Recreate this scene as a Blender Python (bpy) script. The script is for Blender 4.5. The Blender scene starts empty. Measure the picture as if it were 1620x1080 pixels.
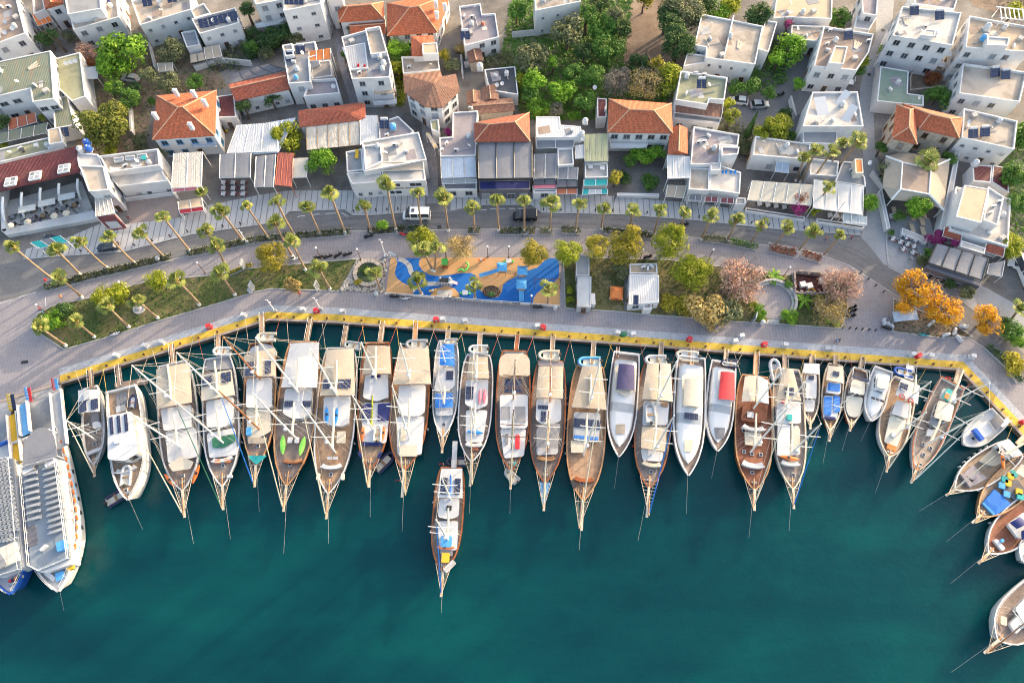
import bpy,bmesh,math,random
import mathutils;V,Matrix=mathutils.__dict__["Vector"],mathutils.Matrix
R=math.radians
U_=random.uniform
ORD='first second third fourth fifth sixth seventh eighth ninth tenth eleventh twelfth thirteenth fourteenth fifteenth sixteenth seventeenth eighteenth nineteenth twentieth'.split()
random.seed(11)
SC=bpy.context.scene
COL=SC.collection
# ------------------------------------------------------------------ camera, sky, sun, exposure
F_PX,CAM_H,TILT=1150.0,130.0,math.atan(480/1150)
cam_d=bpy.data.cameras.new('camera');cam=bpy.data.objects.new('camera',cam_d);COL.objects.link(cam)
cam.location=(0,0,CAM_H);cam.rotation_euler=(TILT,0,0)
cam_d.sensor_width=36;cam_d.lens=F_PX/1620*36;cam_d.clip_start=1;cam_d.clip_end=8000
SC.camera=cam
SUN_EL,SUN_AZ=R(12.5),R(39.7)
world=bpy.data.worlds.new('World');SC.world=world;world.use_nodes=True
wn=world.node_tree.nodes;wl=world.node_tree.links;wn.clear()
wo=wn.new('ShaderNodeOutputWorld');wb=wn.new('ShaderNodeBackground');ws=wn.new('ShaderNodeTexSky')
ws.sky_type='NISHITA';ws.sun_disc=False;ws.sun_elevation=SUN_EL;ws.sun_rotation=R(90)-SUN_AZ
ws.air_density=1.0;ws.dust_density=4.0;ws.ozone_density=0.4
wb.inputs['Strength'].default_value=0.15
wl.new(ws.outputs[0],wb.inputs[0]);wl.new(wb.outputs[0],wo.inputs[0])
sd=bpy.data.lights.new('sun','SUN');sd.energy=2.0;sd.angle=R(0.5);sd.color=(1.0,.80,.55)
sun=bpy.data.objects.new('sun',sd);COL.objects.link(sun)
sdir=V((math.cos(SUN_EL)*math.cos(SUN_AZ),math.cos(SUN_EL)*math.sin(SUN_AZ),math.sin(SUN_EL)))
sun.rotation_euler=sdir.to_track_quat('Z','Y').to_euler();sun.location=sdir*300
SC.view_settings.view_transform='Standard';SC.view_settings.look='None'
SC.view_settings.exposure=2.12;SC.view_settings.gamma=1;SC.view_settings.use_curve_mapping=False
SC.render.engine='CYCLES';SC.cycles.pixel_filter_type='BLACKMAN_HARRIS';SC.cycles.filter_width=1.1
WATER=-1.1
CT,ST=math.cos(TILT),math.sin(TILT)
def G(px,py,z=0.0):
 x,y=(px-810)/F_PX,(540-py)/F_PX
 t=(CAM_H-z)/(CT-y*ST)
 return V((x*t,(y*CT+ST)*t,z))
KEYS={'T1':(0,0,.25),'T2':(405,0,.25),'T3':(810,0,.25),'T4':(1215,0,.25),'T5':(0,220,.25),'T6':(405,220,.25),
  'T7':(810,220,.25),'T8':(1215,220,.25),'C1':(100,560,.2407),'C2':(220,530,.2778),'C3':(370,490,.315),
  'C4':(550,490,.287),'C5':(650,680,.25),'C6':(1150,540,.2594),'D2':(1280,560,.1852),'D3':(1420,560,.2222),
  'D4':(1500,700,.1945),'S5':(720,480,.3425),'S6':(940,500,.2964),'S8':(1400,640,.4074),'PL':(530,380,.2284),
  'FF':(1160,400,.1605),'EE':(1380,400,.2037),'P':(0,0,1)}
def K(key,x,y,z=0.0):
 if key=='W':return V((x,y,z))
 ox,oy,s=KEYS[key]
 return G(ox+s*x,oy+s*y,z)
def KP(key,pts,z=0.0):
 return[K(key,x,y,z)for x,y in pts]
# ------------------------------------------------------------------ mesh helpers
def area2(p):
 return sum(p[i][0]*p[(i+1)%len(p)][1]-p[(i+1)%len(p)][0]*p[i][1]for i in range(len(p)))/2
def ccw(p):
 return list(p)if area2(p)>0 else list(reversed(p))
def roundpoly(p,r,n=3):
 out=[];N=len(p)
 for i in range(N):
  a,b,c=V(p[i-1]),V(p[i]),V(p[(i+1)%N])
  d1,d2=a-b,c-b
  q=min(r,d1.length*.45,d2.length*.45)
  s,e=b+d1.normalized()*q,b+d2.normalized()*q
  for k in range(n+1):
   t=k/n
   out.append(s*(1-t)**2+b*2*t*(1-t)+e*t*t)
 return out
def inset(p,d):
 out=[];N=len(p)
 for i in range(N):
  a,b,c=V(p[i-1]).to_2d(),V(p[i]).to_2d(),V(p[(i+1)%N]).to_2d()
  u,v=(b-a).normalized(),(c-b).normalized()
  n1,n2=V((-u.y,u.x)),V((-v.y,v.x))
  m=n1+n2
  if m.length<1e-4:m=n1
  m.normalize()
  q=b+m*(d/max(.35,m.dot(n1)))
  out.append(V((q.x,q.y,p[i][2]if len(p[i])>2 else 0)))
 return out
class MB:
 def __init__(s):s.v=[];s.f=[];s.m=[];s.cur=0
 def add(s,vs,fs):
  b=len(s.v);s.v.extend([tuple(v)for v in vs])
  for f in fs:s.f.append([b+i for i in f]);s.m.append(s.cur)
 def face(s,vs):s.add(vs,[list(range(len(vs)))])
 def box(s,c,d,rz=0.0,tilt=None):
  x,y,z=d[0]/2,d[1]/2,d[2]/2
  vs=[V((sx*x,sy*y,sz*z))for sz in(-1,1)for sx,sy in((-1,-1),(1,-1),(1,1),(-1,1))]
  M=Matrix.Rotation(rz,4,'Z')
  if tilt:M=M@Matrix.Rotation(tilt,4,'X')
  c=V(c)
  s.add([c+M@v for v in vs],[(3,2,1,0),(4,5,6,7),(0,1,5,4),(1,2,6,5),(2,3,7,6),(3,0,4,7)])
 def prism(s,p,z0,z1,bottom=False,top=True):
  p=ccw(p);n=len(p)
  lo=[(q[0],q[1],z0)for q in p];hi=[(q[0],q[1],q[2]if z1 is None else z1)for q in p]
  fs=[(i,(i+1)%n,n+(i+1)%n,n+i)for i in range(n)]
  if top:fs.append(tuple(range(n,2*n)))
  if bottom:fs.append(tuple(reversed(range(n))))
  s.add(lo+hi,fs)
 def slab(s,p,th):
  p=ccw(p);n=len(p)
  hi=[V(q)for q in p];lo=[q-V((0,0,th))for q in hi]
  s.add(lo+hi,[(i,(i+1)%n,n+(i+1)%n,n+i)for i in range(n)]+[tuple(range(n,2*n)),tuple(reversed(range(n)))])
 def tube(s,a,b,r0,r1=None,n=6,cap=True):
  a,b=V(a),V(b);r1=r0 if r1 is None else r1
  d=b-a
  if d.length<1e-5:return
  q=d.to_track_quat('Z','Y')
  ring=[V((math.cos(2*math.pi*i/n),math.sin(2*math.pi*i/n),0))for i in range(n)]
  vs=[a+q@(v*r0)for v in ring]+[b+q@(v*r1)for v in ring]
  fs=[(i,(i+1)%n,n+(i+1)%n,n+i)for i in range(n)]
  if cap:fs+=[tuple(reversed(range(n))),tuple(range(n,2*n))]
  s.add(vs,fs)
 def path(s,pts,r,n=5):
  for a,b in zip(pts,pts[1:]):s.tube(a,b,r,r,n)
 def lathe(s,c,prof,n=10):
  c=V(c);vs=[];fs=[]
  for r,z in prof:
   vs+=[c+V((r*math.cos(2*math.pi*i/n),r*math.sin(2*math.pi*i/n),z))for i in range(n)]
  for k in range(len(prof)-1):
   for i in range(n):
    j=(i+1)%n
    fs.append((k*n+i,k*n+j,(k+1)*n+j,(k+1)*n+i))
  fs.append(tuple(range((len(prof)-1)*n,len(prof)*n)));fs.append(tuple(reversed(range(n))))
  s.add(vs,fs)
 def ell(s,c,r,n=8,m=5,half=False):
  c=V(c);vs=[];fs=[]
  a0=0 if half else-math.pi/2
  for k in range(m+1):
   a=a0+(math.pi/2-a0)*k/m
   for i in range(n):
    b=2*math.pi*i/n
    vs.append(c+V((r[0]*math.cos(a)*math.cos(b),r[1]*math.cos(a)*math.sin(b),r[2]*math.sin(a))))
  for k in range(m):
   for i in range(n):
    j=(i+1)%n
    fs.append((k*n+i,k*n+j,(k+1)*n+j,(k+1)*n+i))
  s.add(vs,fs)
 def sheet(s,quad,nx,ny,bump=0.0,th=.05,sag=0.0):
  a,b,c,d=[V(q)for q in quad];vs=[];fs=[]
  for layer in(0,1):
   for j in range(ny+1):
    v=j/ny
    for i in range(nx+1):
     u=i/nx
     p=(a*(1-u)+b*u)*(1-v)+(d*(1-u)+c*u)*v
     p=p+V((0,0,bump*(1-(2*u-1)**2)-sag*(1-(2*v-1)**2)-layer*th))
     vs.append(p)
  w=nx+1;N=w*(ny+1)
  for j in range(ny):
   for i in range(nx):
    k=j*w+i
    fs.append((k,k+1,k+w+1,k+w));fs.append((N+k+w,N+k+w+1,N+k+1,N+k))
  ring=[i for i in range(w)]+[w-1+j*w for j in range(1,ny+1)]+[ny*w+i for i in range(w-2,-1,-1)]+[j*w for j in range(ny-1,0,-1)]
  for q in range(len(ring)):
   x,y=ring[q],ring[(q+1)%len(ring)]
   fs.append((y,x,N+x,N+y))
  s.add(vs,fs)
 def mesh(s,name,mats,smooth=False):
  me=bpy.data.meshes.new(name);me.from_pydata(s.v,[],s.f)
  for m in(mats if isinstance(mats,(list,tuple))else[mats]):me.materials.append(MATS[m]if isinstance(m,str)else m)
  if max(s.m,default=0):me.polygons.foreach_set('material_index',s.m)
  if smooth:me.polygons.foreach_set('use_smooth',[True]*len(me.polygons))
  me.update()
  return me
def put(name,me,parent=None,loc=(0,0,0),rz=0.0,rot=None,scale=None,mat=None):
 o=bpy.data.objects.new(name,me);COL.objects.link(o)
 o.location=loc;o.rotation_euler=rot if rot else(0,0,rz)
 if scale:o.scale=scale if not isinstance(scale,(int,float))else(scale,)*3
 if parent:o.parent=parent
 if mat:
  for i,m in enumerate(mat if isinstance(mat,(list,tuple))else[mat]):
   o.material_slots[i].link='OBJECT';o.material_slots[i].material=MATS[m]if isinstance(m,str)else m
 return o
def pt(name,mb,mats,parent,smooth=False,lb=None,kind=None):
 o=put(name,mb.mesh(name,mats,smooth),parent)
 if lb:o['label']=lb
 if kind:o['kind']=kind
 return o
def tag(o,lb,cat,gp=None):
 o['label']=lb;o['category']=cat;o['kind']='thing'
 if gp:o['group']=gp
 return o
def tg(name,lb,cat,loc=(0,0,0),rz=0.0,gp=None):
 o=bpy.data.objects.new(name,None);COL.objects.link(o);o.empty_display_size=.3
 o.location=loc;o.rotation_euler=(0,0,rz)
 return tag(o,lb,cat,gp)
def sct(name,mb,mats,kind='structure'):
 o=put(name,mb.mesh(name,mats));o['kind']=kind
 return o
def catmull(pts,n=6):
 P=[V(p)for p in pts];out=[]
 for i in range(len(P)-1):
  p0,p1,p2,p3=P[max(i-1,0)],P[i],P[i+1],P[min(i+2,len(P)-1)]
  for k in range(n):
   t=k/n
   out.append(.5*((2*p1)+(p2-p0)*t+(2*p0-5*p1+4*p2-p3)*t*t+(3*p1-p0-3*p2+p3)*t**3))
 out.append(P[-1])
 return out
def itp(tab,t):
 for(a,u),(b,v)in zip(tab,tab[1:]):
  if t<=b:return u+(v-u)*(t-a)/(b-a)
 return tab[-1][1]
# ------------------------------------------------------------------ materials
MATS={}
def nodes(name):
 m=bpy.data.materials.new(name);m.use_nodes=True
 nt=m.node_tree;b=nt.nodes['Principled BSDF']
 MATS[name]=m
 return m,nt,b,nt.nodes.new,nt.links.new
def ramp(N,cols,pos):
 r=N('ShaderNodeValToRGB');e=r.color_ramp.elements
 while len(e)<len(cols):e.new(.5)
 for i,c in enumerate(cols):
  e[i].position=pos[i];e[i].color=(*c,1)
 return r
def mxc(N,Lk,fac,a,b,mode='MIX'):
 m=N('ShaderNodeMix');m.data_type='RGBA';m.blend_type=mode
 for sock,val in((0,fac),(6,a),(7,b)):
  if hasattr(val,'is_linked')or hasattr(val,'links'):Lk(val,m.inputs[sock])
  elif isinstance(val,(tuple,list)):m.inputs[sock].default_value=(*val[:3],1)
  else:m.inputs[sock].default_value=val
 return m.outputs[2]
def noise(N,Lk,vec,scale,detail=4,rough=.6):
 n=N('ShaderNodeTexNoise');n.inputs['Scale'].default_value=scale
 n.inputs['Detail'].default_value=detail;n.inputs['Roughness'].default_value=rough
 if vec is not None:Lk(vec,n.inputs['Vector'])
 return n.outputs['Fac']
def math_(N,Lk,op,a,b=0.0):
 m=N('ShaderNodeMath');m.operation=op
 for i,v in enumerate((a,b)):
  if hasattr(v,'links'):Lk(v,m.inputs[i])
  else:m.inputs[i].default_value=v
 return m.outputs[0]
def bump(N,Lk,b,h,st,dist=.05):
 n=N('ShaderNodeBump');n.inputs['Strength'].default_value=st;n.inputs['Distance'].default_value=dist
 Lk(h,n.inputs['Height']);Lk(n.outputs[0],b.inputs['Normal'])
def pln(name,col,rough=.7,var=.18,scale=.8,metal=0.0,spec=.4,grain=True):
 m,nt,b,N,Lk=nodes(name)
 tc=N('ShaderNodeTexCoord');oi=N('ShaderNodeObjectInfo')
 va=N('ShaderNodeVectorMath');va.operation='ADD'
 cmb=N('ShaderNodeCombineXYZ');rr=math_(N,Lk,'MULTIPLY',oi.outputs['Random'],40)
 Lk(rr,cmb.inputs[0]);Lk(rr,cmb.inputs[1])
 Lk(tc.outputs['Object'],va.inputs[0]);Lk(cmb.outputs[0],va.inputs[1])
 f1=noise(N,Lk,va.outputs[0],scale,5,.65);f2=noise(N,Lk,va.outputs[0],scale*6,3)
 dark=tuple(c*(1-var*1.6)for c in col);light=tuple(min(1,c*(1+var*.7))for c in col)
 r=ramp(N,[dark,col,light],[.28,.5,.75]);Lk(f1,r.inputs[0])
 c=mxc(N,Lk,math_(N,Lk,'MULTIPLY',f2,.35),r.outputs[0],tuple(x*.8 for x in col))
 Lk(c,b.inputs['Base Color']);b.inputs['Roughness'].default_value=rough
 b.inputs['Metallic'].default_value=metal;b.inputs['Specular IOR Level'].default_value=spec
 if grain:bump(N,Lk,b,f2,.25,.14 if name[:2]in('ca','cv')else .03)
 return m
def slope_uv(N,Lk):
 g=N('ShaderNodeNewGeometry')
 cr=N('ShaderNodeVectorMath');cr.operation='CROSS_PRODUCT';Lk(g.outputs['True Normal'],cr.inputs[0]);cr.inputs[1].default_value=(0,0.0001,1)
 nr=N('ShaderNodeVectorMath');nr.operation='NORMALIZE';Lk(cr.outputs[0],nr.inputs[0])
 c2=N('ShaderNodeVectorMath');c2.operation='CROSS_PRODUCT';Lk(nr.outputs[0],c2.inputs[0]);Lk(g.outputs['True Normal'],c2.inputs[1])
 du=N('ShaderNodeVectorMath');du.operation='DOT_PRODUCT';Lk(nr.outputs[0],du.inputs[0]);Lk(g.outputs['Position'],du.inputs[1])
 dv=N('ShaderNodeVectorMath');dv.operation='DOT_PRODUCT';Lk(c2.outputs[0],dv.inputs[0]);Lk(g.outputs['Position'],dv.inputs[1])
 cb=N('ShaderNodeCombineXYZ');Lk(du.outputs['Value'],cb.inputs[0]);Lk(dv.outputs['Value'],cb.inputs[1])
 return cb.outputs[0],du.outputs['Value'],dv.outputs['Value'],g
def tiles(name,col,old=.5):
 m,nt,b,N,Lk=nodes(name)
 uv,u,v,g=slope_uv(N,Lk)
 bt=N('ShaderNodeTexBrick');Lk(uv,bt.inputs['Vector']);bt.inputs['Scale'].default_value=1
 bt.inputs['Brick Width'].default_value=.26;bt.inputs['Row Height'].default_value=.36
 bt.inputs['Mortar Size'].default_value=.03;bt.offset=.5
 bt.inputs['Color1'].default_value=(*[c*1.15 for c in col],1);bt.inputs['Color2'].default_value=(*[c*.72 for c in col],1)
 bt.inputs['Mortar'].default_value=(*[c*.5 for c in col],1)
 f1=noise(N,Lk,g.outputs['Position'],.45,6,.7)
 r=ramp(N,[(0,0,0),(1,1,1)],[.48,.75]);Lk(f1,r.inputs[0])
 c=mxc(N,Lk,math_(N,Lk,'MULTIPLY',r.outputs[0],old),bt.outputs['Color'],(.22,.17,.13))
 f3=noise(N,Lk,g.outputs['Position'],2.2,3)
 r3=ramp(N,[(.75,)*3,(1.2,)*3],[.3,.7]);Lk(f3,r3.inputs[0])
 c=mxc(N,Lk,1.0,c,r3.outputs[0],'MULTIPLY')
 Lk(c,b.inputs['Base Color']);b.inputs['Roughness'].default_value=.8
 w=math_(N,Lk,'SINE',math_(N,Lk,'MULTIPLY',u,2*math.pi/.26))
 bump(N,Lk,b,w,.5,.05)
 return m
def ribbed(name,col,pitch=.35,rust=0.0,metal=0.0,rough=.5,along='u'):
 m,nt,b,N,Lk=nodes(name)
 uv,u,v,g=slope_uv(N,Lk)
 w=math_(N,Lk,'SINE',math_(N,Lk,'MULTIPLY',u if along=='u'else v,2*math.pi/pitch))
 f1=noise(N,Lk,g.outputs['Position'],.5,5,.7)
 r0=ramp(N,[tuple(c*.8 for c in col),col],[.3,.65]);Lk(f1,r0.inputs[0])
 ww=math_(N,Lk,'MULTIPLY',math_(N,Lk,'POWER',math_(N,Lk,'ABSOLUTE',w),8),.22)
 c=mxc(N,Lk,ww,r0.outputs[0],tuple(x*.35 for x in col))
 if rust:
  st=N('ShaderNodeVectorMath');st.operation='MULTIPLY';Lk(uv,st.inputs[0]);st.inputs[1].default_value=(2.2,.25,1)
  f2=noise(N,Lk,st.outputs[0],1.0,5,.7)
  r2=ramp(N,[(0,0,0),(1,1,1)],[.5,.72]);Lk(f2,r2.inputs[0])
  c=mxc(N,Lk,math_(N,Lk,'MULTIPLY',r2.outputs[0],rust),c,(.30,.17,.08))
 Lk(c,b.inputs['Base Color']);b.inputs['Roughness'].default_value=rough;b.inputs['Metallic'].default_value=metal
 bump(N,Lk,b,w,.35,.04)
 return m
def paving(name,c1,c2,mort,bw,bh,rot=0.0,patch=.25,mortar=.02,rough=.85):
 m,nt,b,N,Lk=nodes(name)
 g=N('ShaderNodeNewGeometry');mp=N('ShaderNodeMapping');Lk(g.outputs['Position'],mp.inputs['Vector'])
 mp.inputs['Rotation'].default_value=(0,0,rot)
 bt=N('ShaderNodeTexBrick');Lk(mp.outputs[0],bt.inputs['Vector']);bt.inputs['Scale'].default_value=1
 bt.inputs['Brick Width'].default_value=bw;bt.inputs['Row Height'].default_value=bh;bt.inputs['Mortar Size'].default_value=mortar
 for k,c in(('Color1',c1),('Color2',c2),('Mortar',mort)):bt.inputs[k].default_value=(*c,1)
 f1=noise(N,Lk,g.outputs['Position'],.09,6,.65);f2=noise(N,Lk,g.outputs['Position'],1.3,5,.7)
 r=ramp(N,[(1-patch*1.4,)*3,(1,)*3,(1+patch*.6,)*3],[.3,.5,.72]);Lk(f1,r.inputs[0])
 c=mxc(N,Lk,1.0,bt.outputs['Color'],r.outputs[0],'MULTIPLY')
 r2=ramp(N,[(.88,)*3,(1.06,)*3],[.32,.6]);Lk(f2,r2.inputs[0])
 c=mxc(N,Lk,1.0,c,r2.outputs[0],'MULTIPLY')
 Lk(c,b.inputs['Base Color']);b.inputs['Roughness'].default_value=rough
 bump(N,Lk,b,bt.outputs['Fac'],.15,.01)
 return m
def blotch(name,cols,pos,scale,detail=6,rough=.9,scale2=3.0,amt=.35,bumps=.4,stretch=None):
 m,nt,b,N,Lk=nodes(name)
 g=N('ShaderNodeNewGeometry');vec=g.outputs['Position']
 if stretch:
  st=N('ShaderNodeVectorMath');st.operation='MULTIPLY';Lk(vec,st.inputs[0]);st.inputs[1].default_value=stretch;vec=st.outputs[0]
 f1=noise(N,Lk,vec,scale,detail,.65);f2=noise(N,Lk,g.outputs['Position'],scale2,5,.7)
 r=ramp(N,cols,pos);Lk(f1,r.inputs[0])
 r2=ramp(N,[(1-amt,)*3,(1+amt*.5,)*3],[.3,.7]);Lk(f2,r2.inputs[0])
 c=mxc(N,Lk,1.0,r.outputs[0],r2.outputs[0],'MULTIPLY')
 Lk(c,b.inputs['Base Color']);b.inputs['Roughness'].default_value=rough
 if bumps:bump(N,Lk,b,f2,bumps,.08)
 return m
def leafy(name,c1,c2,c3,trans=.25):
 m,nt,b,N,Lk=nodes(name)
 tc=N('ShaderNodeTexCoord');oi=N('ShaderNodeObjectInfo');g=N('ShaderNodeNewGeometry')
 f1=noise(N,Lk,g.outputs['Position'],.9,3,.6);f2=noise(N,Lk,g.outputs['Position'],7,2)
 mix=math_(N,Lk,'ADD',math_(N,Lk,'MULTIPLY',f1,.65),math_(N,Lk,'MULTIPLY',f2,.35))
 r=ramp(N,[c1,c2,c3],[.36,.5,.64]);Lk(mix,r.inputs[0])
 hs=N('ShaderNodeHueSaturation');Lk(r.outputs[0],hs.inputs['Color'])
 Lk(math_(N,Lk,'ADD',math_(N,Lk,'MULTIPLY',oi.outputs['Random'],.4),.8),hs.inputs['Value'])
 Lk(hs.outputs[0],b.inputs['Base Color']);b.inputs['Roughness'].default_value=.65
 b.inputs['Specular IOR Level'].default_value=.25
 tr=N('ShaderNodeBsdfTranslucent');Lk(hs.outputs[0],tr.inputs[0])
 ms=N('ShaderNodeMixShader');ms.inputs[0].default_value=trans
 Lk(b.outputs[0],ms.inputs[1]);Lk(tr.outputs[0],ms.inputs[2])
 Lk(ms.outputs[0],nt.nodes['Material Output'].inputs['Surface'])
 return m
def planks(name,c1,c2,width=.14,rough=.6,gloss=.4):
 m,nt,b,N,Lk=nodes(name)
 tc=N('ShaderNodeTexCoord');mp=N('ShaderNodeMapping');Lk(tc.outputs['Object'],mp.inputs['Vector'])
 mp.inputs['Rotation'].default_value=(0,0,R(90))
 bt=N('ShaderNodeTexBrick');Lk(mp.outputs[0],bt.inputs['Vector']);bt.inputs['Scale'].default_value=1
 bt.inputs['Brick Width'].default_value=3.2;bt.inputs['Row Height'].default_value=width;bt.inputs['Mortar Size'].default_value=.014
 bt.inputs['Color1'].default_value=(*c1,1);bt.inputs['Color2'].default_value=(*c2,1);bt.inputs['Mortar'].default_value=(*[x*.3 for x in c1],1)
 f1=noise(N,Lk,tc.outputs['Object'],.7,5,.7)
 r=ramp(N,[(.6,)*3,(1,)*3,(1.3,)*3],[.3,.5,.72]);Lk(f1,r.inputs[0])
 Lk(mxc(N,Lk,1.0,bt.outputs['Color'],r.outputs[0],'MULTIPLY'),b.inputs['Base Color'])
 b.inputs['Roughness'].default_value=rough;b.inputs['Specular IOR Level'].default_value=gloss
 return m
def glassy(name,col,rough=.12,metal=0.0):
 m,nt,b,N,Lk=nodes(name)
 g=N('ShaderNodeObjectInfo')
 r=ramp(N,[tuple(c*.5 for c in col),tuple(c*1.5 for c in col)],[0,1]);Lk(g.outputs['Random'],r.inputs[0])
 Lk(r.outputs[0],b.inputs['Base Color']);b.inputs['Roughness'].default_value=rough;b.inputs['Metallic'].default_value=metal
 return m
def solar_mat(name):
 m,nt,b,N,Lk=nodes(name)
 tc=N('ShaderNodeTexCoord');bt=N('ShaderNodeTexBrick');Lk(tc.outputs['Object'],bt.inputs['Vector']);bt.offset=0
 bt.inputs['Scale'].default_value=1;bt.inputs['Brick Width'].default_value=.33;bt.inputs['Row Height'].default_value=.33;bt.inputs['Mortar Size'].default_value=.012
 bt.inputs['Color1'].default_value=(.014,.02,.06,1);bt.inputs['Color2'].default_value=(.02,.03,.08,1);bt.inputs['Mortar'].default_value=(.18,.2,.25,1)
 Lk(bt.outputs['Color'],b.inputs['Base Color']);b.inputs['Roughness'].default_value=.18
 return m
def water_mat():
 m,nt,b,N,Lk=nodes('harbour_water')
 g=N('ShaderNodeNewGeometry')
 f1=noise(N,Lk,g.outputs['Position'],.022,6,.6)
 st=N('ShaderNodeMapping');Lk(g.outputs['Position'],st.inputs['Vector']);st.inputs['Rotation'].default_value=(0,0,R(-35));st.inputs['Scale'].default_value=(.03,.11,1)
 f2=noise(N,Lk,st.outputs[0],1,5,.6)
 mx=math_(N,Lk,'ADD',math_(N,Lk,'MULTIPLY',f1,.55),math_(N,Lk,'MULTIPLY',f2,.45))
 r=ramp(N,[(.0006,.022,.035),(.0009,.043,.051),(.0020,.076,.073)],[.3,.5,.72]);Lk(mx,r.inputs[0])
 Lk(r.outputs[0],b.inputs['Base Color']);b.inputs['Roughness'].default_value=.07;b.inputs['IOR'].default_value=1.33;b.inputs['Specular IOR Level'].default_value=.4
 b.subsurface_method='BURLEY';b.inputs['Subsurface Weight'].default_value=1;b.inputs['Subsurface Radius'].default_value=(1,1,1);b.inputs['Subsurface Scale'].default_value=2.5
 w1=noise(N,Lk,g.outputs['Position'],1.6,5,.7);w2=noise(N,Lk,g.outputs['Position'],.25,3)
 h=math_(N,Lk,'ADD',math_(N,Lk,'MULTIPLY',w1,.6),w2)
 bump(N,Lk,b,h,.34,.25)
 return m
WHITE=(.76,.76,.78)
pln('plaster',(.64,.635,.645),.85,.15,.28);pln('plaster_cream',(.60,.56,.49),.85,.09,.35);pln('plaster_grey',(.5,.5,.51),.85,.14,.35)
pln('stone_wall',(.42,.37,.31),.9,.3,1.6)
pln('rf_cream',(.41,.35,.295),.9,.36,.22);pln('rf_mauve',(.29,.255,.27),.9,.22,.25);pln('rf_grey',(.27,.27,.285),.9,.25,.25)
pln('rf_white',(.49,.46,.435),.85,.28,.25);pln('rf_brown',(.30,.23,.19),.9,.28,.3);pln('rf_olive',(.25,.255,.17),.9,.22,.3)
pln('rf_navy',(.06,.065,.08),.8,.3,.4);pln('rf_sand',(.50,.38,.27),.9,.14,.3)
pln('rf_green',(.20,.26,.21),.85,.2,.3)
tiles('tl_orange',(.49,.125,.052),.14);tiles('tl_red',(.37,.092,.052),.2);tiles('tl_brown',(.26,.125,.085),.45);tiles('tl_maroon',(.16,.035,.04),.2)
ribbed('sh_green',(.18,.205,.15),.5,.8);ribbed('sh_white',(.56,.56,.575),.45,.12);ribbed('sh_rusty',(.58,.53,.47),.5,.5)
ribbed('sh_yellow',(.42,.42,.24),.4,.2);ribbed('sh_grey',(.36,.37,.40),.4,.1);ribbed('sh_beige',(.5,.46,.40),.9,.3)
ribbed('sh_red',(.38,.10,.07),.5,.15);ribbed('sh_blue',(.45,.52,.62),.4,.1)
pln('cv_beige',(.45,.385,.305),.85,.09,.5);pln('cv_cream',(.54,.485,.40),.85,.08,.5);pln('cv_white',(.53,.53,.54),.8,.07,.5);pln('cv_tan',(.38,.32,.255),.85,.1,.5)
pln('cv_dark',(.13,.13,.15),.8,.2,.5);pln('cv_slate',(.185,.19,.215),.75,.12,.5);pln('cv_blue',(.015,.16,.55),.7,.15,.6);pln('cv_navy',(.02,.03,.14),.75,.25,.6)
pln('cv_violet',(.055,.05,.13),.75,.3,.6);pln('cv_red',(.62,.05,.06),.75,.15,.6);pln('cv_teal',(.03,.36,.36),.75,.15,.6);pln('cv_orange',(.75,.22,.06),.75,.12,.6)
pln('cv_maroon',(.22,.07,.08),.8,.2,.6);pln('cv_terracotta',(.42,.13,.07),.8,.15,.6);pln('cv_yellow',(.72,.42,.03),.7,.12,.6);pln('cv_green',(.03,.15,.09),.8,.3,.8)
pln('awning_glass',(.42,.45,.46),.35,.12,.5)
pln('gl_white',(.57,.57,.585),.25,.04,.5,grain=False);pln('gl_grey',(.38,.40,.43),.35,.1,.5,grain=False);pln('gl_cream',(.64,.59,.49),.4,.06,.5,grain=False);pln('gl_blue',(.02,.10,.45),.3,.1,.5,grain=False)
pln('gl_navy',(.02,.025,.07),.3,.1,.5,grain=False);pln('gl_ltblue',(.10,.36,.68),.35,.1,.5,grain=False)
pln('vsh',(.30,.10,.035),.3,.3,.9,grain=False);pln('vsh_light',(.42,.23,.11),.35,.25,.9,grain=False);pln('vsh_dark',(.13,.055,.03),.35,.3,.9,grain=False);pln('hull_red',(.30,.05,.04),.5,.2,.6,grain=False)
pln('mast_white',(.75,.74,.71),.4,.06,.5,grain=False);pln('mast_brown',(.34,.13,.045),.45,.2,.6,grain=False);pln('spar_tan',(.56,.48,.38),.6,.15,.6);pln('sail_cream',(.72,.63,.47),.85,.1,.6)
pln('gl_bright',(.70,.70,.71),.25,.04,.5,grain=False);pln('top_deck',(.215,.25,.295),.7,.1,.4);planks('dk_brown',(.275,.21,.18),(.225,.17,.145));planks('dk_grey',(.29,.24,.21),(.22,.18,.16));planks('dk_orange',(.38,.25,.16),(.32,.20,.125));planks('dk_red',(.27,.095,.05),(.21,.07,.035));planks('dk_tan',(.38,.27,.19),(.31,.22,.15))
pln('dk_pale',(.50,.52,.55),.7,.1,.4)
glassy('pane',(.05,.055,.065));glassy('pane_light',(.25,.27,.30),.2);pln('fm_white',(.75,.75,.76),.5,.05);pln('fm_brown',(.28,.14,.06),.6,.2);pln('fm_blue',(.08,.30,.55),.5,.1);pln('shutter',(.42,.43,.45),.6,.15);pln('fm_dark',(.06,.06,.065),.5,.2)
solar_mat('solar')
pln('steel',(.45,.46,.48),.35,.1,.8,metal=.7);pln('wm',(.78,.78,.79),.4,.06);pln('bm',(.03,.03,.032),.5,.2);pln('brown_metal',(.10,.05,.035),.5,.2);pln('rubber',(.03,.03,.03),.8,.2)
pln('rope',(.50,.45,.36),.9,.2,2);pln('rope_yellow',(.55,.42,.10),.9,.2,2);pln('rope_red',(.45,.10,.05),.9,.2,2);pln('wire',(.58,.56,.53),.5,.1)
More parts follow.
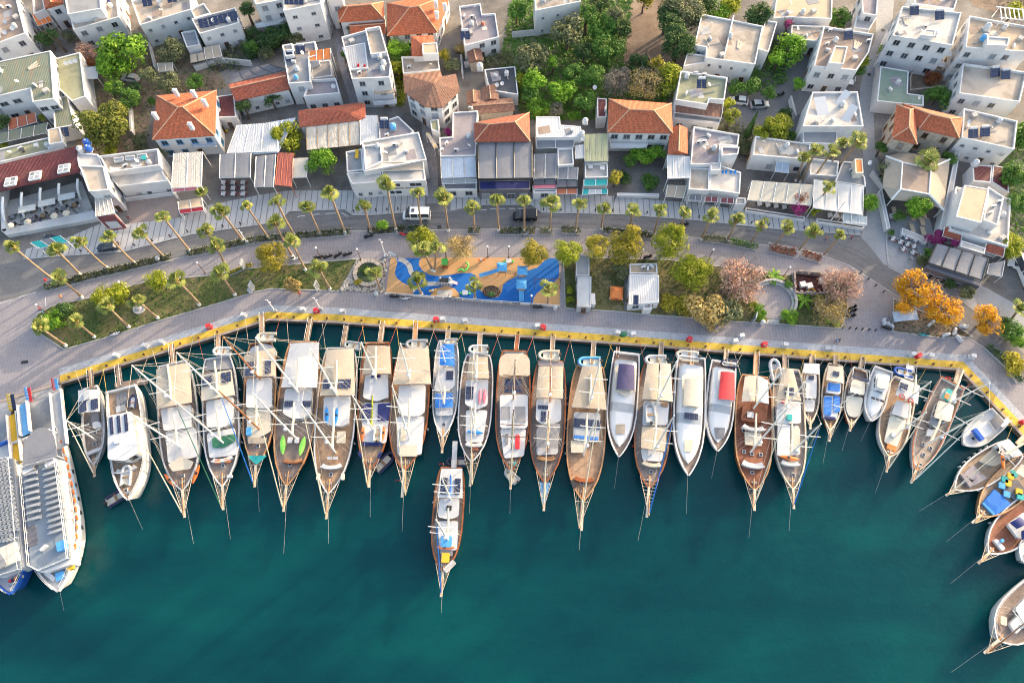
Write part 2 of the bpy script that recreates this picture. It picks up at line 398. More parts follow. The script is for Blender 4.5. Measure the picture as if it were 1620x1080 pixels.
pln('red_paint',(.60,.03,.04),.5,.15);pln('orange_paint',(.75,.17,.03),.5,.12);pln('pink_paint',(.75,.20,.26),.5,.1);pln('blue_paint',(.02,.22,.62),.4,.12);pln('green_paint',(.10,.55,.10),.5,.12);pln('lime_paint',(.25,.68,.10),.5,.12);pln('yellow_paint',(.75,.50,.04),.5,.12);pln('teal_paint',(.05,.42,.45),.5,.1)
pln('car_white',(.80,.80,.81),.2,.03,.5,grain=False);pln('car_black',(.012,.013,.018),.15,.1,.5,grain=False);pln('car_blue',(.03,.04,.06),.2,.1,.5,grain=False);pln('car_silver',(.42,.44,.47),.25,.05,.5,grain=False)
pln('lamp_lens',(.85,.85,.82),.2,.02,grain=False)
pln('bark',(.13,.095,.07),.95,.3,3);pln('bark_palm',(.29,.205,.135),.95,.35,4);pln('bark_grey',(.24,.20,.17),.95,.3,3);pln('lime_wash',(.78,.77,.74),.9,.08,3)
leafy('lf_palm',(.09,.125,.025),(.20,.24,.055),(.40,.39,.12),.3);leafy('lf_palm_dry',(.20,.135,.06),(.33,.235,.10),(.46,.36,.17),.25)
leafy('lf_green',(0.042,0.112,0.018),(0.087,0.188,0.03),(0.165,0.285,0.0525));leafy('lf_pine',(.05,.075,.012),(.12,.14,.022),(.23,.225,.04),.25);leafy('lf_hedge',(.03,.045,.016),(.06,.08,.026),(.11,.13,.045),.2);leafy('lf_bright',(0.081,0.203,0.0162),(0.162,0.338,0.0297),(0.324,0.486,0.054),.35);leafy('lf_dark',(0.0288,0.0672,0.0192),(0.0544,0.112,0.032),(0.104,0.168,0.0512))
leafy('lf_olive',(0.091,0.111,0.052),(0.169,0.189,0.091),(0.286,0.293,0.156));leafy('lf_yellow',(.15,.15,.018),(.33,.29,.03),(.52,.43,.06),.3);leafy('lf_lime',(0.13,0.169,0.013),(0.273,0.312,0.0234),(0.468,0.468,0.0455),.3)
leafy('lf_autumn',(.56,.24,.012),(.80,.42,.02),(.88,.55,.05),.4);leafy('lf_pink',(.36,.20,.155),(.52,.33,.26),(.66,.46,.36),.3);leafy('lf_straw',(.30,.22,.08),(.45,.34,.13),(.58,.46,.2),.3)
leafy('lf_magenta',(.28,.02,.13),(.42,.05,.22),(.52,.12,.3),.3);leafy('lf_russet',(.14,.04,.02),(.27,.09,.035),(.38,.16,.06),.2);leafy('lf_grey',(.11,.105,.085),(.19,.175,.145),(.29,.26,.22),.2)
blotch('town_ground',[(.10,.09,.085),(.18,.165,.155),(.26,.24,.225)],[.34,.5,.66],.12,6)
blotch('earth',[(.12,.08,.055),(.215,.15,.11),(.32,.245,.18)],[.34,.5,.66],.12,6)
blotch('lawn',[(.045,.075,.018),(.095,.10,.03),(.165,.135,.058),(.22,.165,.09)],[.36,.46,.56,.7],.13,6)
blotch('lawn_dry',[(.05,.075,.018),(.11,.11,.035),(.20,.16,.07),(.27,.20,.12)],[.34,.45,.55,.68],.12,6)
blotch('asphalt',[(.115,.115,.12),(.15,.148,.155),(.185,.182,.188)],[.3,.5,.7],.07,6,amt=.2,bumps=.15,scale2=1.5)
blotch('asphalt_pale',[(.23,.235,.25),(.29,.295,.31),(.34,.34,.35)],[.3,.5,.7],.09,6,amt=.16,bumps=.15,scale2=1.5)
blotch('asphalt_worn',[(.10,.10,.105),(.135,.13,.14),(.17,.165,.17)],[.3,.5,.7],.15,6,amt=.2,bumps=.1,scale2=1.5)
paving('promenade_paving',(.254,.234,.25),(.243,.223,.239),(.22,.20,.215),.62,3.2,0,.12,.07)
paving('strip_paving',(.34,.36,.40),(.27,.30,.345),(.36,.36,.38),.9,.62,R(-4),.14,.09)
paving('cobble',(.29,.27,.28),(.21,.20,.21),(.15,.14,.15),1.0,.3,R(80),.2,.03)
paving('court_paving',(.33,.26,.235),(.27,.215,.20),(.18,.15,.14),.4,.4,R(12),.2,.03)
pln('slab_stone',(.41,.405,.415),.85,.12,.35);pln('joint',(.20,.195,.20),.9,.2,.5);pln('kerb_stone',(.40,.39,.38),.9,.14,.7);pln('quay_yellow',(.62,.40,.05),.8,.36,.5);pln('coping',(.36,.29,.25),.9,.25,.7);pln('quay_wall',(.10,.09,.08),.9,.3,.6)
pln('line_white',(.62,.62,.62),.8,.25,.8);pln('rubber_tan',(.50,.29,.135),.9,.06,.4);pln('rubber_blue',(.006,.12,.42),.85,.08,.4);pln('rock',(.36,.33,.30),.95,.3,2);pln('brick_pale',(.42,.36,.30),.95,.25,2);pln('pond',(.055,.075,.025),.25,.4,1)
pln('concrete',(.42,.41,.40),.9,.2,.6);pln('wood',(.30,.19,.10),.8,.25,1.2);pln('skin',(.45,.27,.19),.6,.05,grain=False);pln('hair',(.03,.02,.015),.7,.1,grain=False)
water_mat()
M=MATS
# ------------------------------------------------------------------ the setting: water, land, quay, road, lawns
mb=MB();mb.face([(-3000,-3000,WATER),(3000,-3000,WATER),(3000,600,WATER),(-3000,600,WATER)]);sct('water',mb,'harbour_water')
QUAY=[(-700,850),(-60,655),(0,636),(96,607),(330,536),(425,506),(530,510),(780,529),(1020,547),(1240,564),(1519,585),(1620,692),(1800,890),(2300,1400)]
QW=[G(x,y)for x,y in QUAY]
land=[(q.x,q.y)for q in QW]+[(2500,QW[-1].y),(2500,3500),(-2500,3500),(-2500,QW[0].y)]
mb=MB();mb.prism(land,-3.2,0.0);sct('ground',mb,'town_ground')
mb=MB()
for a,b in zip(QW,QW[1:]):
 d=(b-a).normalized();n=V((-d.y,d.x,0))
 mb.slab(ccw([a-n*.12,b-n*.12,b+n*.004,a+n*.004]),2.9)
sct('quay_wall',mb,'quay_wall')
def band(pts,w0,w1,z):
 P=[V((p.x,p.y))for p in pts];L=[];Rr=[]
 for i,p in enumerate(P):
  d1=(p-P[i-1]).normalized()if i else(P[1]-P[0]).normalized()
  d2=(P[i+1]-p).normalized()if i<len(P)-1 else d1
  t=(d1+d2).normalized();n=V((-t.y,t.x));k=1/max(.5,t.dot(d1))
  L.append(p+n*w0*k);Rr.append(p+n*w1*k)
 return[[(L[i].x,L[i].y,z),(L[i+1].x,L[i+1].y,z),(Rr[i+1].x,Rr[i+1].y,z),(Rr[i].x,Rr[i].y,z)]for i in range(len(P)-1)]
qmain=QW[3:]
mb=MB()
for q in band(QW[1:],-.13,.32,.10):mb.slab(ccw([V(v)for v in q]),.14)
sct('quay_coping',mb,'coping')
mb=MB()
for q in band(qmain,.33,1.75,.028):mb.face(ccw(q))
sct('yellow_quay_edge',mb,'quay_yellow')
mb=MB()
for q in band(qmain,1.75,3.2,.022):mb.face(ccw(q))
sct('quayside_paving_strip',mb,'strip_paving')
def sheet(name,pts,z,mat,key='P'):
 mb=MB();p=[K(key,x,y)for x,y in pts];mb.face(ccw([(q.x,q.y,z)for q in p]));return sct(name,mb,M[mat])
PROM=[(-260,720),(-60,655),(96,607),(330,536),(425,506),(530,510),(780,529),(1020,547),(1240,564),(1519,585),(1620,692),(1900,1000),(1980,960),(1700,700),
  (1620,609),(1555,549),(1506,518),(1455,491),(1415,466),(1345,421),(1305,406),(1215,389),(1105,377),(935,364),(810,363),(555,366),(405,379),(270,412),(72,460),(-60,492),(-300,560)]
sheet('promenade',PROM,.012,'promenade_paving')
sheet('tour_jetty',[(-60,656),(0,637),(97,607.5),(92,640),(84,676),(34,686),(30,640),(18,641),(14,725),(-60,740)],.018,'asphalt_pale')
mb=MB();mb.prism(KP('P',[(-70,655),(0,634),(97,606),(92,640),(84,676),(34,686),(30,640),(18,641),(14,725),(-70,742)]),-3,.0);sct('jetty_body',mb,'quay_wall')
ROAD_N=[(-60,432),(37,411),(82,407),(195,399),(300,372),(405,357),(440,351),(458,335),(545,332),(558,341),(590,341),(670,336),(720,335),(765,326),(840,325),(857,337),(985,340),(1110,350),(1215,362),(1362,374),(1404,420),(1433,437),(1523,481),(1584,522),(1620,560),(1760,690)]
ROAD_S=[(1760,760),(1620,607),(1555,547),(1506,516),(1455,489),(1415,464),(1345,419),(1305,404),(1215,387),(1105,375),(935,362),(810,361),(555,364),(405,377),(270,410),(72,458),(-60,490)]
sheet('road',ROAD_N+ROAD_S,.02,'asphalt')
sheet('side_street',[(1388,-40),(1418,-40),(1412,30),(1388,107),(1381,160),(1384,230),(1395,290),(1405,358),(1405,420),(1362,375),(1372,330),(1369,290),(1362,200),(1360,142),(1368,107),(1385,60)],.024,'asphalt_pale')
sheet('junction_paving',[(1362,372),(1405,358),(1404,420),(1398,418)],.028,'asphalt_pale')
sheet('alley',[(664,150),(672,150),(684,215),(692,260),(694,322),(676,322),(676,260),(668,215)],.03,'cobble')
sheet('lane',[(520,20),(531,20),(545,100),(568,165),(556,170),(538,110)],.03,'cobble')
sheet('courtyard_paving',[(195,305),(277,300),(283,352),(205,358)],.03,'court_paving')
sheet('terrace_paving',[(1405,358),(1420,340),(1470,345),(1480,380),(1468,420),(1560,455),(1640,500),(1640,545),(1584,520),(1523,479),(1433,436),(1405,420)],.034,'asphalt_pale')
sheet('yard_ground',[(810,0),(1075,0),(1090,150),(960,190),(830,190),(790,110)],.01,'earth')
sheet('garden_ground',[(120,60),(330,70),(360,140),(245,150),(225,245),(120,250)],.01,'earth')
sheet('parking_ground',[(1150,130),(1290,80),(1275,220),(1170,215)],.01,'asphalt')
sheet('hillside_earth',[(1500,-60),(1800,-60),(1800,60),(1640,40),(1540,10)],.012,'earth')
mb=MB()
rs=[G(x,y)for x,y in reversed(ROAD_S[1:-1])]
for o1,o2 in((.9,1.5),(2.5,3.1),(3.7,4.0)):
 for q in band(rs,o1,o2,.027):mb.face(ccw(q))
sct('tyre_tracks',mb,'asphalt_worn')
mb=MB()
def line(a,b,w,z,mb):
 a,b=G(*a),G(*b);d=(b-a).normalized();n=V((-d.y,d.x,0))*w/2;up=V((0,0,z))
 mb.face(ccw([a-n+up,b-n+up,b+n+up,a+n+up]))
for seq in([(0,480),(30,470),(72,458)],[(470,343),(490,340),(515,338),(540,337),(556,345)],[(760,333),(775,331),(790,330),(805,330),(820,330),(838,331)]):
 for a,b in zip(seq,seq[1:]):
  m1=(a[0]+(b[0]-a[0])*.65,a[1]+(b[1]-a[1])*.65);line(a,m1,.13,.034,mb)
for k in range(8):line((1345+k*9+2,423+k*5.6),(1345+k*9+8,423+k*5.6+3.6),.12,.034,mb)
line((72,470),(72,484),.13,.034,mb);line((405,374),(556,361),.1,.034,mb);line((1215,384),(1310,403),.1,.034,mb);line((1405,422),(1520,481),.1,.034,mb)
sct('road_markings',mb,'line_white')
KN=[(37,411),(82,407),(195,399),(300,372),(405,357),(440,351),(458,335),(545,332),(558,341),(590,341),(672,334)]
KN2=[(712,334),(765,325),(840,325),(857,337),(985,340),(1110,350),(1215,362),(1362,373)]
BN=[(30,398),(110,375),(165,352),(200,355),(285,345),(330,325),(410,309),(455,302),(550,302),(676,300)]
BN2=[(700,305),(840,304),(960,310),(1050,318),(1100,322),(1180,333),(1368,358)]
def yat(poly,x):
 for a,b in zip(poly,poly[1:]):
  if a.x<=x<=b.x:return a.y+(b.y-a.y)*(x-a.x)/max(1e-6,b.x-a.x)
 return poly[0].y if x<poly[0].x else poly[-1].y
for KK,BB in((KN,BN),(KN2,BN2)):
 ks,bs=[G(*p)for p in KK],[G(*p)for p in BB]
 mb=MB();mb.prism([(q.x,q.y)for q in ks]+[(q.x,q.y)for q in reversed(bs)],0,.10);sw=sct('sidewalk',mb,'joint')
 x0,x1=max(ks[0].x,bs[0].x),min(ks[-1].x,bs[-1].x);n=int((x1-x0)/1.25);w=(x1-x0)/n
 for i in range(n):
  a,b=x0+i*w+.09,x0+(i+1)*w-.09
  mb=MB();h=.125+U_(-.004,.004)
  mb.prism([(a,yat(ks,a)+.22,h),(b,yat(ks,b)+.22,h),(b,yat(bs,b),h),(a,yat(bs,a),h)],.1,None)
  put('paving_slab',mb.mesh('paving_slab','slab_stone'),sw)
 mb=MB()
 for q in band(ks,0.0,.2,.135):mb.slab(ccw([V(v)for v in q]),.135)
 sct('kerb',mb,'kerb_stone')
mb=MB()
for seq in([(1404,358),(1402,385),(1405,418)],):
 for q in band([G(*p)for p in seq],-.15,.15,.14):mb.slab(ccw([V(v)for v in q]),.14)
for q in band([G(x,y)for x,y in reversed(ROAD_S[1:-1])],-.28,-.1,.06):mb.slab(ccw([V(v)for v in q]),.06)
sct('kerb',mb,'kerb_stone')
def bed(name,pts,mat,z=.06,key='P'):
 p=ccw([(q.x,q.y)for q in KP(key,pts)])
 mb=MB();mb.prism(p,0,z);o=sct(name,mb,M[mat])
 mb=MB();pp=[V((a,b,0))for a,b in p];pp.append(pp[0])
 for q in band(pp,-.18,.02,.11):mb.slab(ccw([V(v)for v in q]),.11)
 sct('kerb',mb,'kerb_stone')
 return p
LAWN_A=[(102,552),(50,518),(60,497),(82,485),(140,472),(235,445),(325,437),(405,424),(565,410),(540,455),(535,460),(430,456),(405,461),(330,484),(255,506),(180,530)]
LAWN_B=[(892,412),(932,408),(1060,412),(1120,420),(1200,428),(1222,434),(1262,436),(1340,450),(1340,485),(1330,519),(1232,512),(1160,508),(1079,501),(1033,498),(985,493),(895,487)]
LAWN_C=[(1414,473),(1451,490),(1510,514),(1537,532),(1488,534),(1413,524)]
bed('lawn',LAWN_A,'lawn');bed('lawn',LAWN_B,'lawn_dry');bed('lawn',LAWN_C,'earth')
def inside(p,x,y):
 c=False;j=len(p)-1
 for i in range(len(p)):
  if(p[i][1]>y)!=(p[j][1]>y)and x<(p[j][0]-p[i][0])*(y-p[i][1])/(p[j][1]-p[i][1])+p[i][0]:c=not c
  j=i
 return c
SEAT=K('FF',395,470)
def scatter(poly,n,size,mat,name,z=.08,hz=.25):
 mb=MB();xs=[q[0]for q in poly];ys=[q[1]for q in poly];k=0;zb=z
 while k<n:
  x,y=U_(min(xs),max(xs)),U_(min(ys),max(ys));k+=1
  if not inside(poly,x,y)or(x-SEAT.x)**2+(y-SEAT.y)**2<22:continue
  s=U_(.5,1.2)*size;a=U_(0,6.3);c,d=math.cos(a)*s,math.sin(a)*s;h=U_(.05,.25);z=zb+random.random()**2*hz if hz>.3 else zb
  mb.add([(x-c,y-d,z),(x+c,y+d,z),(x+c*.4-d*.4,y+d*.4+c*.4,z+h)],[(0,1,2)])
 return sct(name,mb,M[mat],'stuff')
for poly,n,mat in((LAWN_A,9000,'lf_green'),(LAWN_B,5000,'lf_green'),(LAWN_B,4000,'lf_olive'),(LAWN_C,1400,'lf_olive')):
 scatter([(q.x,q.y)for q in KP('P',poly)],n,.22,mat,'grass_tufts')
scatter([(q.x,q.y)for q in KP('P',[(810,0),(1000,0),(985,100),(1080,130),(1060,160),(960,190),(830,190),(790,110)])],12000,.75,'lf_green','undergrowth',.02)
scatter([(q.x,q.y)for q in KP('P',[(120,60),(330,70),(360,140),(245,150),(225,245),(120,250)])],3000,.6,'lf_olive','undergrowth',.02)
for pts,n,mat in(([(1545,205),(1660,190),(1660,430),(1600,420),(1590,330)],5000,'lf_green'),([(385,50),(455,62),(440,80),(395,98),(380,75)],2500,'lf_dark'),([(300,58),(396,62),(380,112),(330,112)],2000,'lf_olive'),([(1150,95),(1240,60),(1245,130),(1210,150),(1165,140)],2500,'lf_green'),([(1090,180),(1190,205),(1185,250),(1150,240)],1500,'lf_olive'),([(715,80),(810,85),(815,105),(760,110)],1500,'lf_olive'),([(640,60),(652,60),(640,170),(620,170)],1500,'lf_lime'),([(1570,-40),(1700,-40),(1700,40),(1590,30)],1500,'lf_olive')):
 scatter([(q.x,q.y)for q in KP('P',pts)],n,.5,mat,'undergrowth',.02,1.6)
pl=[(q.x,q.y)for q in KP('PL',[(385,122),(1560,120),(1555,466),(350,378)])]
mb=MB();mb.prism(pl,0,.07);sct('playground_floor',mb,'rubber_tan')
blue=[(430,124),(600,124),(585,140),(580,170),(600,205),(650,240),(720,250),(800,240),(880,228),(940,228),(975,245),(982,290),(1000,340),(1040,385),(1095,401),(1135,390),(1155,358),(1165,310),(1200,280),(1260,250),(1310,220),(1400,190),(1470,124),(1556,124),(1553,250),(1520,290),(1450,330),(1400,365),(1376,400),(1370,442),(865,404),(860,370),(830,335),(770,315),(715,330),(670,365),(660,386),(545,376),(540,345),(525,320),(470,295),(430,265),(415,235),(422,190),(432,160)]
mb=MB();mb.face(ccw([(q.x,q.y,.076)for q in KP('PL',blue)]));sct('playground_blue_river',mb,'rubber_blue')
for seq,w in(([(440,130),(480,145),(515,180),(525,215),(545,245)],1.1),([(605,300),(660,303),(720,303)],1.0)):
 P=catmull([K('PL',x,y,0)for x,y in seq],3)
 root=put('playground_path',None);root['kind']='structure'
 for q in band(P,-w/2,w/2,.09):
  mb=MB();qq=[V(v)for v in q];c=sum(qq,V())/4
  mb.slab(ccw([c+(v-c)*.94 for v in qq]),.02);put('path_slab',mb.mesh('path_slab','concrete'),root)
mb=MB();mb.box(K('PL',760,372,.085),(3.0,1.7,.03));sct('playground_mat',mb,'concrete')
sheet('park_path',[(888,407),(906,407),(903,487),(886,487)],.02,'promenade_paving')
# ------------------------------------------------------------------ buildings
ME={}
def memo(key,fn):
 if key not in ME:ME[key]=fn()
 return ME[key]
def win_meshes(w,h,fm,pm):
 def fr():
  mb=MB();t=.09
  for x in(-w/2+t/2,w/2-t/2):mb.box((x,-.03,h/2),(t,.12,h))
  for z in(t/2,h-t/2):mb.box((0,-.03,z),(w-2*t,.12,t))
  mb.box((0,-.02,h/2),(.05,.08,h-2*t));mb.box((0,-.07,-.04),(w+.16,.22,.07))
  return mb.mesh('window',M[fm])
 def pn():
  mb=MB();mb.box((0,-.006,h/2),(w-.16,.03,h-.16));return mb.mesh('pane',M[pm])
 return memo(('wf',w,h,fm),fr),memo(('wp',w,h,pm),pn)
def add_window(parent,loc,rz,w=1.1,h=1.3,fm='fm_white',pm='pane',name='window'):
 a,b=win_meshes(w,h,fm,pm)
 o=put(name,a,parent,loc,rz);put('pane',b,o)
 return o
def facade(root,p,H,z0=0.0,spacing=2.6,w=1.3,h=1.4,fm='shutter',pm='pane',floors=None,door=True,edges=None,floor_h=3.0,awn=None):
 n=len(p);nf=floors if floors else max(1,int((H-z0)/floor_h+.3))
 base=root.location
 for i in range(n):
  if edges is not None and i not in edges:continue
  a,b=V(p[i]).to_2d(),V(p[(i+1)%n]).to_2d();d=b-a;L=d.length
  if L<2.2:continue
  d.normalize();nrm=V((d.y,-d.x));mid=(a+b)/2+base.to_2d()
  if nrm.dot(-mid.normalized())<.12:continue
  k=max(1,int(L/spacing));rz=math.atan2(d.y,d.x)
  for f in range(nf):
   zb=z0+(H-z0)/nf*f+(.95 if h<1.8 else .25)
   for j in range(k):
    if random.random()<.12 and k>2:continue
    q=a+d*(L*(j+.5)/k)
    if f==0 and door and j==k//2 and z0<.5:
     add_window(root,(q.x,q.y,.06),rz,1.0,2.1,'fm_brown','pane','door')
    else:add_window(root,(q.x,q.y,zb),rz,w,h,fm,'pane_light'if pm=='pane'and random.random()<.3 else pm)
def hip_faces(e,rise,ridge=None):
 e=[V(v)for v in e]
 if(e[1]-e[0]).length+(e[3]-e[2]).length<(e[2]-e[1]).length+(e[0]-e[3]).length:e=e[1:]+e[:1]
 hw=((e[2]-e[1]).length+(e[0]-e[3]).length)/4
 ma,mb_=(e[0]+e[3])/2,(e[1]+e[2])/2;d=(mb_-ma);L=d.length;d.normalize()
 q=min(hw,L*.48)if ridge is None else ridge*L
 up=V((0,0,rise));r0,r1=ma+d*q+up,mb_-d*q+up
 return e,r0,r1
def tiled_roof(root,eaves,rise,mat,gable=False,caps=True,chimneys=()):
 e,r0,r1=hip_faces(eaves,rise,0.0 if gable else None)
 mb=MB();dn=V((0,0,-.16))
 mb.add(e+[r0,r1],[(0,1,5,4),(1,2,5),(2,3,4,5),(3,0,4)])
 mb.add([v for v in e]+[v+dn for v in e],[(0,4,5,1),(1,5,6,2),(2,6,7,3),(3,7,4,0),(4,7,6,5)])
 o=pt('roof',mb,M[mat],root)
 if caps:
  mb=MB();lines=[(r0,r1)]+([]if gable else[(e[0],r0),(e[3],r0),(e[1],r1),(e[2],r1)])
  for a,b in lines:mb.tube(a+V((0,0,.02)),b+V((0,0,.02)),.13,.13,5)
  pt('ridge_tiles',mb,'tl_cap',o)
 for c in chimneys:
  mb=MB();c=V(c);mb.box(c,(.75,.6,1.7));mb.box(c+V((0,0,.95)),(.95,.8,.16));mb.box(c+V((0,0,1.12)),(.5,.35,.18));pt('chimney',mb,'plaster',o)
 return o
pln('tl_cap',(.52,.33,.22),.85,.2,1.0)
HOUSES={};ROOFS=[]
def house(name,lb,key,pts,H,roof='flat',wall='plaster',mat='rf_cream',par=.55,rise=None,z0=0.0,gp='town buildings',cat='building',win=True,chim=(),parent=None,door=True,over=.35,**fw):
 P=ccw(KP(key,pts,H));c=sum(P,V())/len(P);base=V((c.x,c.y,0))
 if parent is None:root=tg(name,lb,cat,base,0,gp)
 else:root=parent;base=V(root.location)
 p=[V((q.x-base.x,q.y-base.y,H))for q in P]
 if roof=='flat':
  inn=inset(p,.24);n=len(p)
  mb=MB();mb.prism(p,z0,H,top=False)
  for i in range(n):
   j=(i+1)%n
   mb.add([p[i],p[j],inn[j],inn[i]],[(0,1,2,3)])
   mb.add([inn[i],inn[j],inn[j]-V((0,0,par)),inn[i]-V((0,0,par))],[(0,1,2,3)])
  pt('wall',mb,M[wall],root)
  mb=MB();mb.prism(inset(p,.2),H-par-.2,H-par);pt('roof',mb,M[mat],root);zt=H-par
 elif roof in('hip','gable'):
  q=inset(p,over);mb=MB()
  mb.prism(q,z0,H-.17)
  if roof=='gable':
   e,r0,r1=hip_faces(q,(rise or 1.5)*.93,0.0)
   up=V((0,0,-.17));mb.add([e[0]+up,e[3]+up,r0+up,e[1]+up,e[2]+up,r1+up],[(0,2,1),(3,4,5)])
  pt('wall',mb,M[wall],root)
  ww=min((p[1]-p[0]).length,(p[2]-p[1]).length)
  ch=[V(v)-base for v in(K(key,x,y,H+(rise or ww*.2)*.75+.3)for x,y in chim)]
  tiled_roof(root,p,rise or ww*.2,mat,roof=='gable',True,ch);p=q;zt=H
 elif roof=='poly':
  q=inset(p,over);mb=MB();mb.prism(q,z0,H-.17);pt('wall',mb,M[wall],root)
  pk=V((sum(v.x for v in p)/len(p),sum(v.y for v in p)/len(p),H+(rise or 1.4)))
  mb=MB();n=len(p);mb.add(p+[pk],[(i,(i+1)%n,n)for i in range(n)]);mb.slab(p,.16);pt('roof',mb,M[mat],root);p=q;zt=H
 if win:facade(root,p,H-(.3 if roof=='flat'else .2),z0,door=door and parent is None,**fw)
 HOUSES[name+str(len(HOUSES))]=root
 if roof=='flat'and parent is None and area2(P)>28 and H>3.4:ROOFS.append((lb,P,H-par,root))
 return root,p,zt
def blk(root,key,pts,H,z0,mat='rf_cream',wall='plaster',par=.4,win=False,**fw):
 return house('','',key,pts,H,'flat',wall,mat,par,z0=z0,parent=root,win=win,**fw)
def blc(root,key,a,b,z,depth=1.3,mat='plaster',rail='wm'):
 A,B=K(key,*a,z)-root.location,K(key,*b,z)-root.location;d=(B-A).normalized();n=V((d.y,-d.x,0))
 if n.y>0:n=-n
 c=(A+B)/2+n*depth/2;L=(B-A).length;rz=math.atan2(d.y,d.x)
 mb=MB();mb.box(c,(L,depth,.18),rz);o=pt('balcony',mb,M[mat],root)
 mb=MB();e0,e1=A+n*depth,B+n*depth;up=V((0,0,1.0))
 for s,t in((A,e0),(e0,e1),(e1,B)):
  mb.tube(s+up,t+up,.035,n=4);k=max(1,int((t-s).length/.35))
  for i in range(k+1):q=s+(t-s)*i/k;mb.tube(q,q+up,.02,n=4,cap=False)
 pt('railing',mb,M[rail],o)
def cpy(name,lb,key,pts,Hs,mat,n=3,frame='wm',cat='awning',gp='awnings over the terraces',th=.06,posts=True,gap=.06,skirt=False,fr=.06):
 hb,hf=Hs if isinstance(Hs,tuple)else(Hs,Hs)
 w=[K(key,*pts[0],hb),K(key,*pts[1],hb),K(key,*pts[2],hf),K(key,*pts[3],hf)]
 c=sum(w,V())/4;base=V((c.x,c.y,0));w=[q-base for q in w]
 root=tg(name,lb,cat,base,0,gp);mats=mat if isinstance(mat,(list,tuple))else[mat]
 for i in range(n):
  a,b=i/n,(i+1)/n;ga,gb=a+gap/n/2,b-gap/n/2
  q=[w[0]+(w[1]-w[0])*ga,w[0]+(w[1]-w[0])*gb,w[3]+(w[2]-w[3])*gb,w[3]+(w[2]-w[3])*ga]
  mb=MB();mb.sheet(q,3,4,.05,th,.10);pt('roof_panel',mb,M[mats[i%len(mats)]],root)
 mb=MB();dz=V((0,0,-.09))
 for i in range(n+1):mb.tube(w[0]+(w[1]-w[0])*i/n+dz*.2,w[3]+(w[2]-w[3])*i/n+dz*.2,fr,n=4)
 mb.tube(w[0]+dz,w[1]+dz,fr,n=4);mb.tube(w[3]+dz,w[2]+dz,fr,n=4)
 pt('frame',mb,M[frame],root)
 if posts:
  for q in w:mb=MB();mb.tube((q.x,q.y,0),q+dz,.07,n=5);pt('post',mb,M[frame],root)
 return root,w
def chain(name,lb,cat,loc,rz,gp):return tg(name,lb,cat,loc,rz,gp)
def solh(key,x,y,z,rz,lb,n=2,tank=True,gp='solar water heaters on the roofs'):
 r=tg('solar_water_heater',lb,'solar heater',K(key,x,y,z),rz,gp)
 for i in range(n):put('solar_panel',memo('shp',lambda:pbox((1.0,1.9,.08),'solar')),r,((i-(n-1)/2)*1.08,0,.75),rot=(R(32),0,0))
 def st():
  mb=MB()
  for sx in(-.9,.9):mb.tube((sx,-.75,0),(sx,-.75,.32),.03,n=4);mb.tube((sx,.75,0),(sx,.75,1.2),.03,n=4);mb.tube((sx,-.75,.28),(sx,.75,1.18),.03,n=4)
  return mb.mesh('stand','steel')
 put('stand',memo('shs',st),r)
 if tank:put('tank',memo('sht',lambda:ptube((-.75,.95,1.35),(.75,.95,1.35),.3,'gl_white')),r)
 return r
def pbox(d,mat,c=(0,0,0)):
 mb=MB();mb.box(c,d);return mb.mesh('panel',M[mat])
def ptube(a,b,r,mat,n=10):
 mb=MB();mb.tube(a,b,r,r,n);return mb.mesh('tube',M[mat])
def wtk(key,x,y,z,mat,lb,s=1.0):
 r=tg('water_tank',lb,'water tank',K(key,x,y,z),0,'water tanks on the roofs')
 def body():
  mb=MB();mb.lathe((0,0,.15),[(.62,0),(.66,.1),(.66,.5),(.63,.55),(.66,.6),(.66,1.1),(.5,1.3),(.22,1.36)],12);return mb.mesh('body','gl_white')
 put('body',memo('wtb',body),r,scale=s,mat=M[mat])
 def lid():
  mb=MB();mb.lathe((0,0,1.5),[(.24,0),(.24,.1),(.1,.14)],8);mb.box((0,0,.07),(1.3,1.3,.14));return mb.mesh('lid','gl_grey')
 put('lid',memo('wtl',lid),r,scale=s)
def dish(key,x,y,z,lb,rz=0.4,s=1.0):
 r=tg('satellite_dish',lb,'satellite dish',K(key,x,y,z),rz,'satellite dishes on the roofs')
 def bowl():
  mb=MB();n=12;vs=[(0,0,0)];fs=[]
  for k,rr in enumerate((.25,.5)):vs+=[(rr*math.cos(2*math.pi*i/n),rr*math.sin(2*math.pi*i/n),rr*rr*.5)for i in range(n)]
  fs=[(0,1+i,1+(i+1)%n)for i in range(n)]+[(1+i,1+n+i,1+n+(i+1)%n,1+(i+1)%n)for i in range(n)]
  mb.add(vs,fs);mb.tube((.0,-.45,.1),(0,0,.55),.02,n=4);return mb.mesh('reflector','gl_white')
 put('reflector',memo('dsb',bowl),r,(0,0,.9),rot=(R(42),0,0),scale=s)
 put('mast',memo('dsm',lambda:ptube((0,.1,0),(0,.1,.9),.04,'steel',6)),r)
def ac_unit(key,x,y,z,rz,lb):
 r=tg('air_conditioner',lb,'air conditioner',K(key,x,y,z),rz,'air conditioners on the roofs')
 def bd():
  mb=MB();mb.box((0,0,.38),(.95,.38,.65));mb.box((-.3,0,.03),(.08,.45,.06));mb.box((.3,0,.03),(.08,.45,.06));return mb.mesh('body','gl_white')
 put('body',memo('acb',bd),r)
 def fn():
  mb=MB();mb.tube((-.15,-.19,.38),(-.15,-.21,.38),.26,n=12);return mb.mesh('fan_grille','bm')
 put('fan_grille',memo('acf',fn),r)
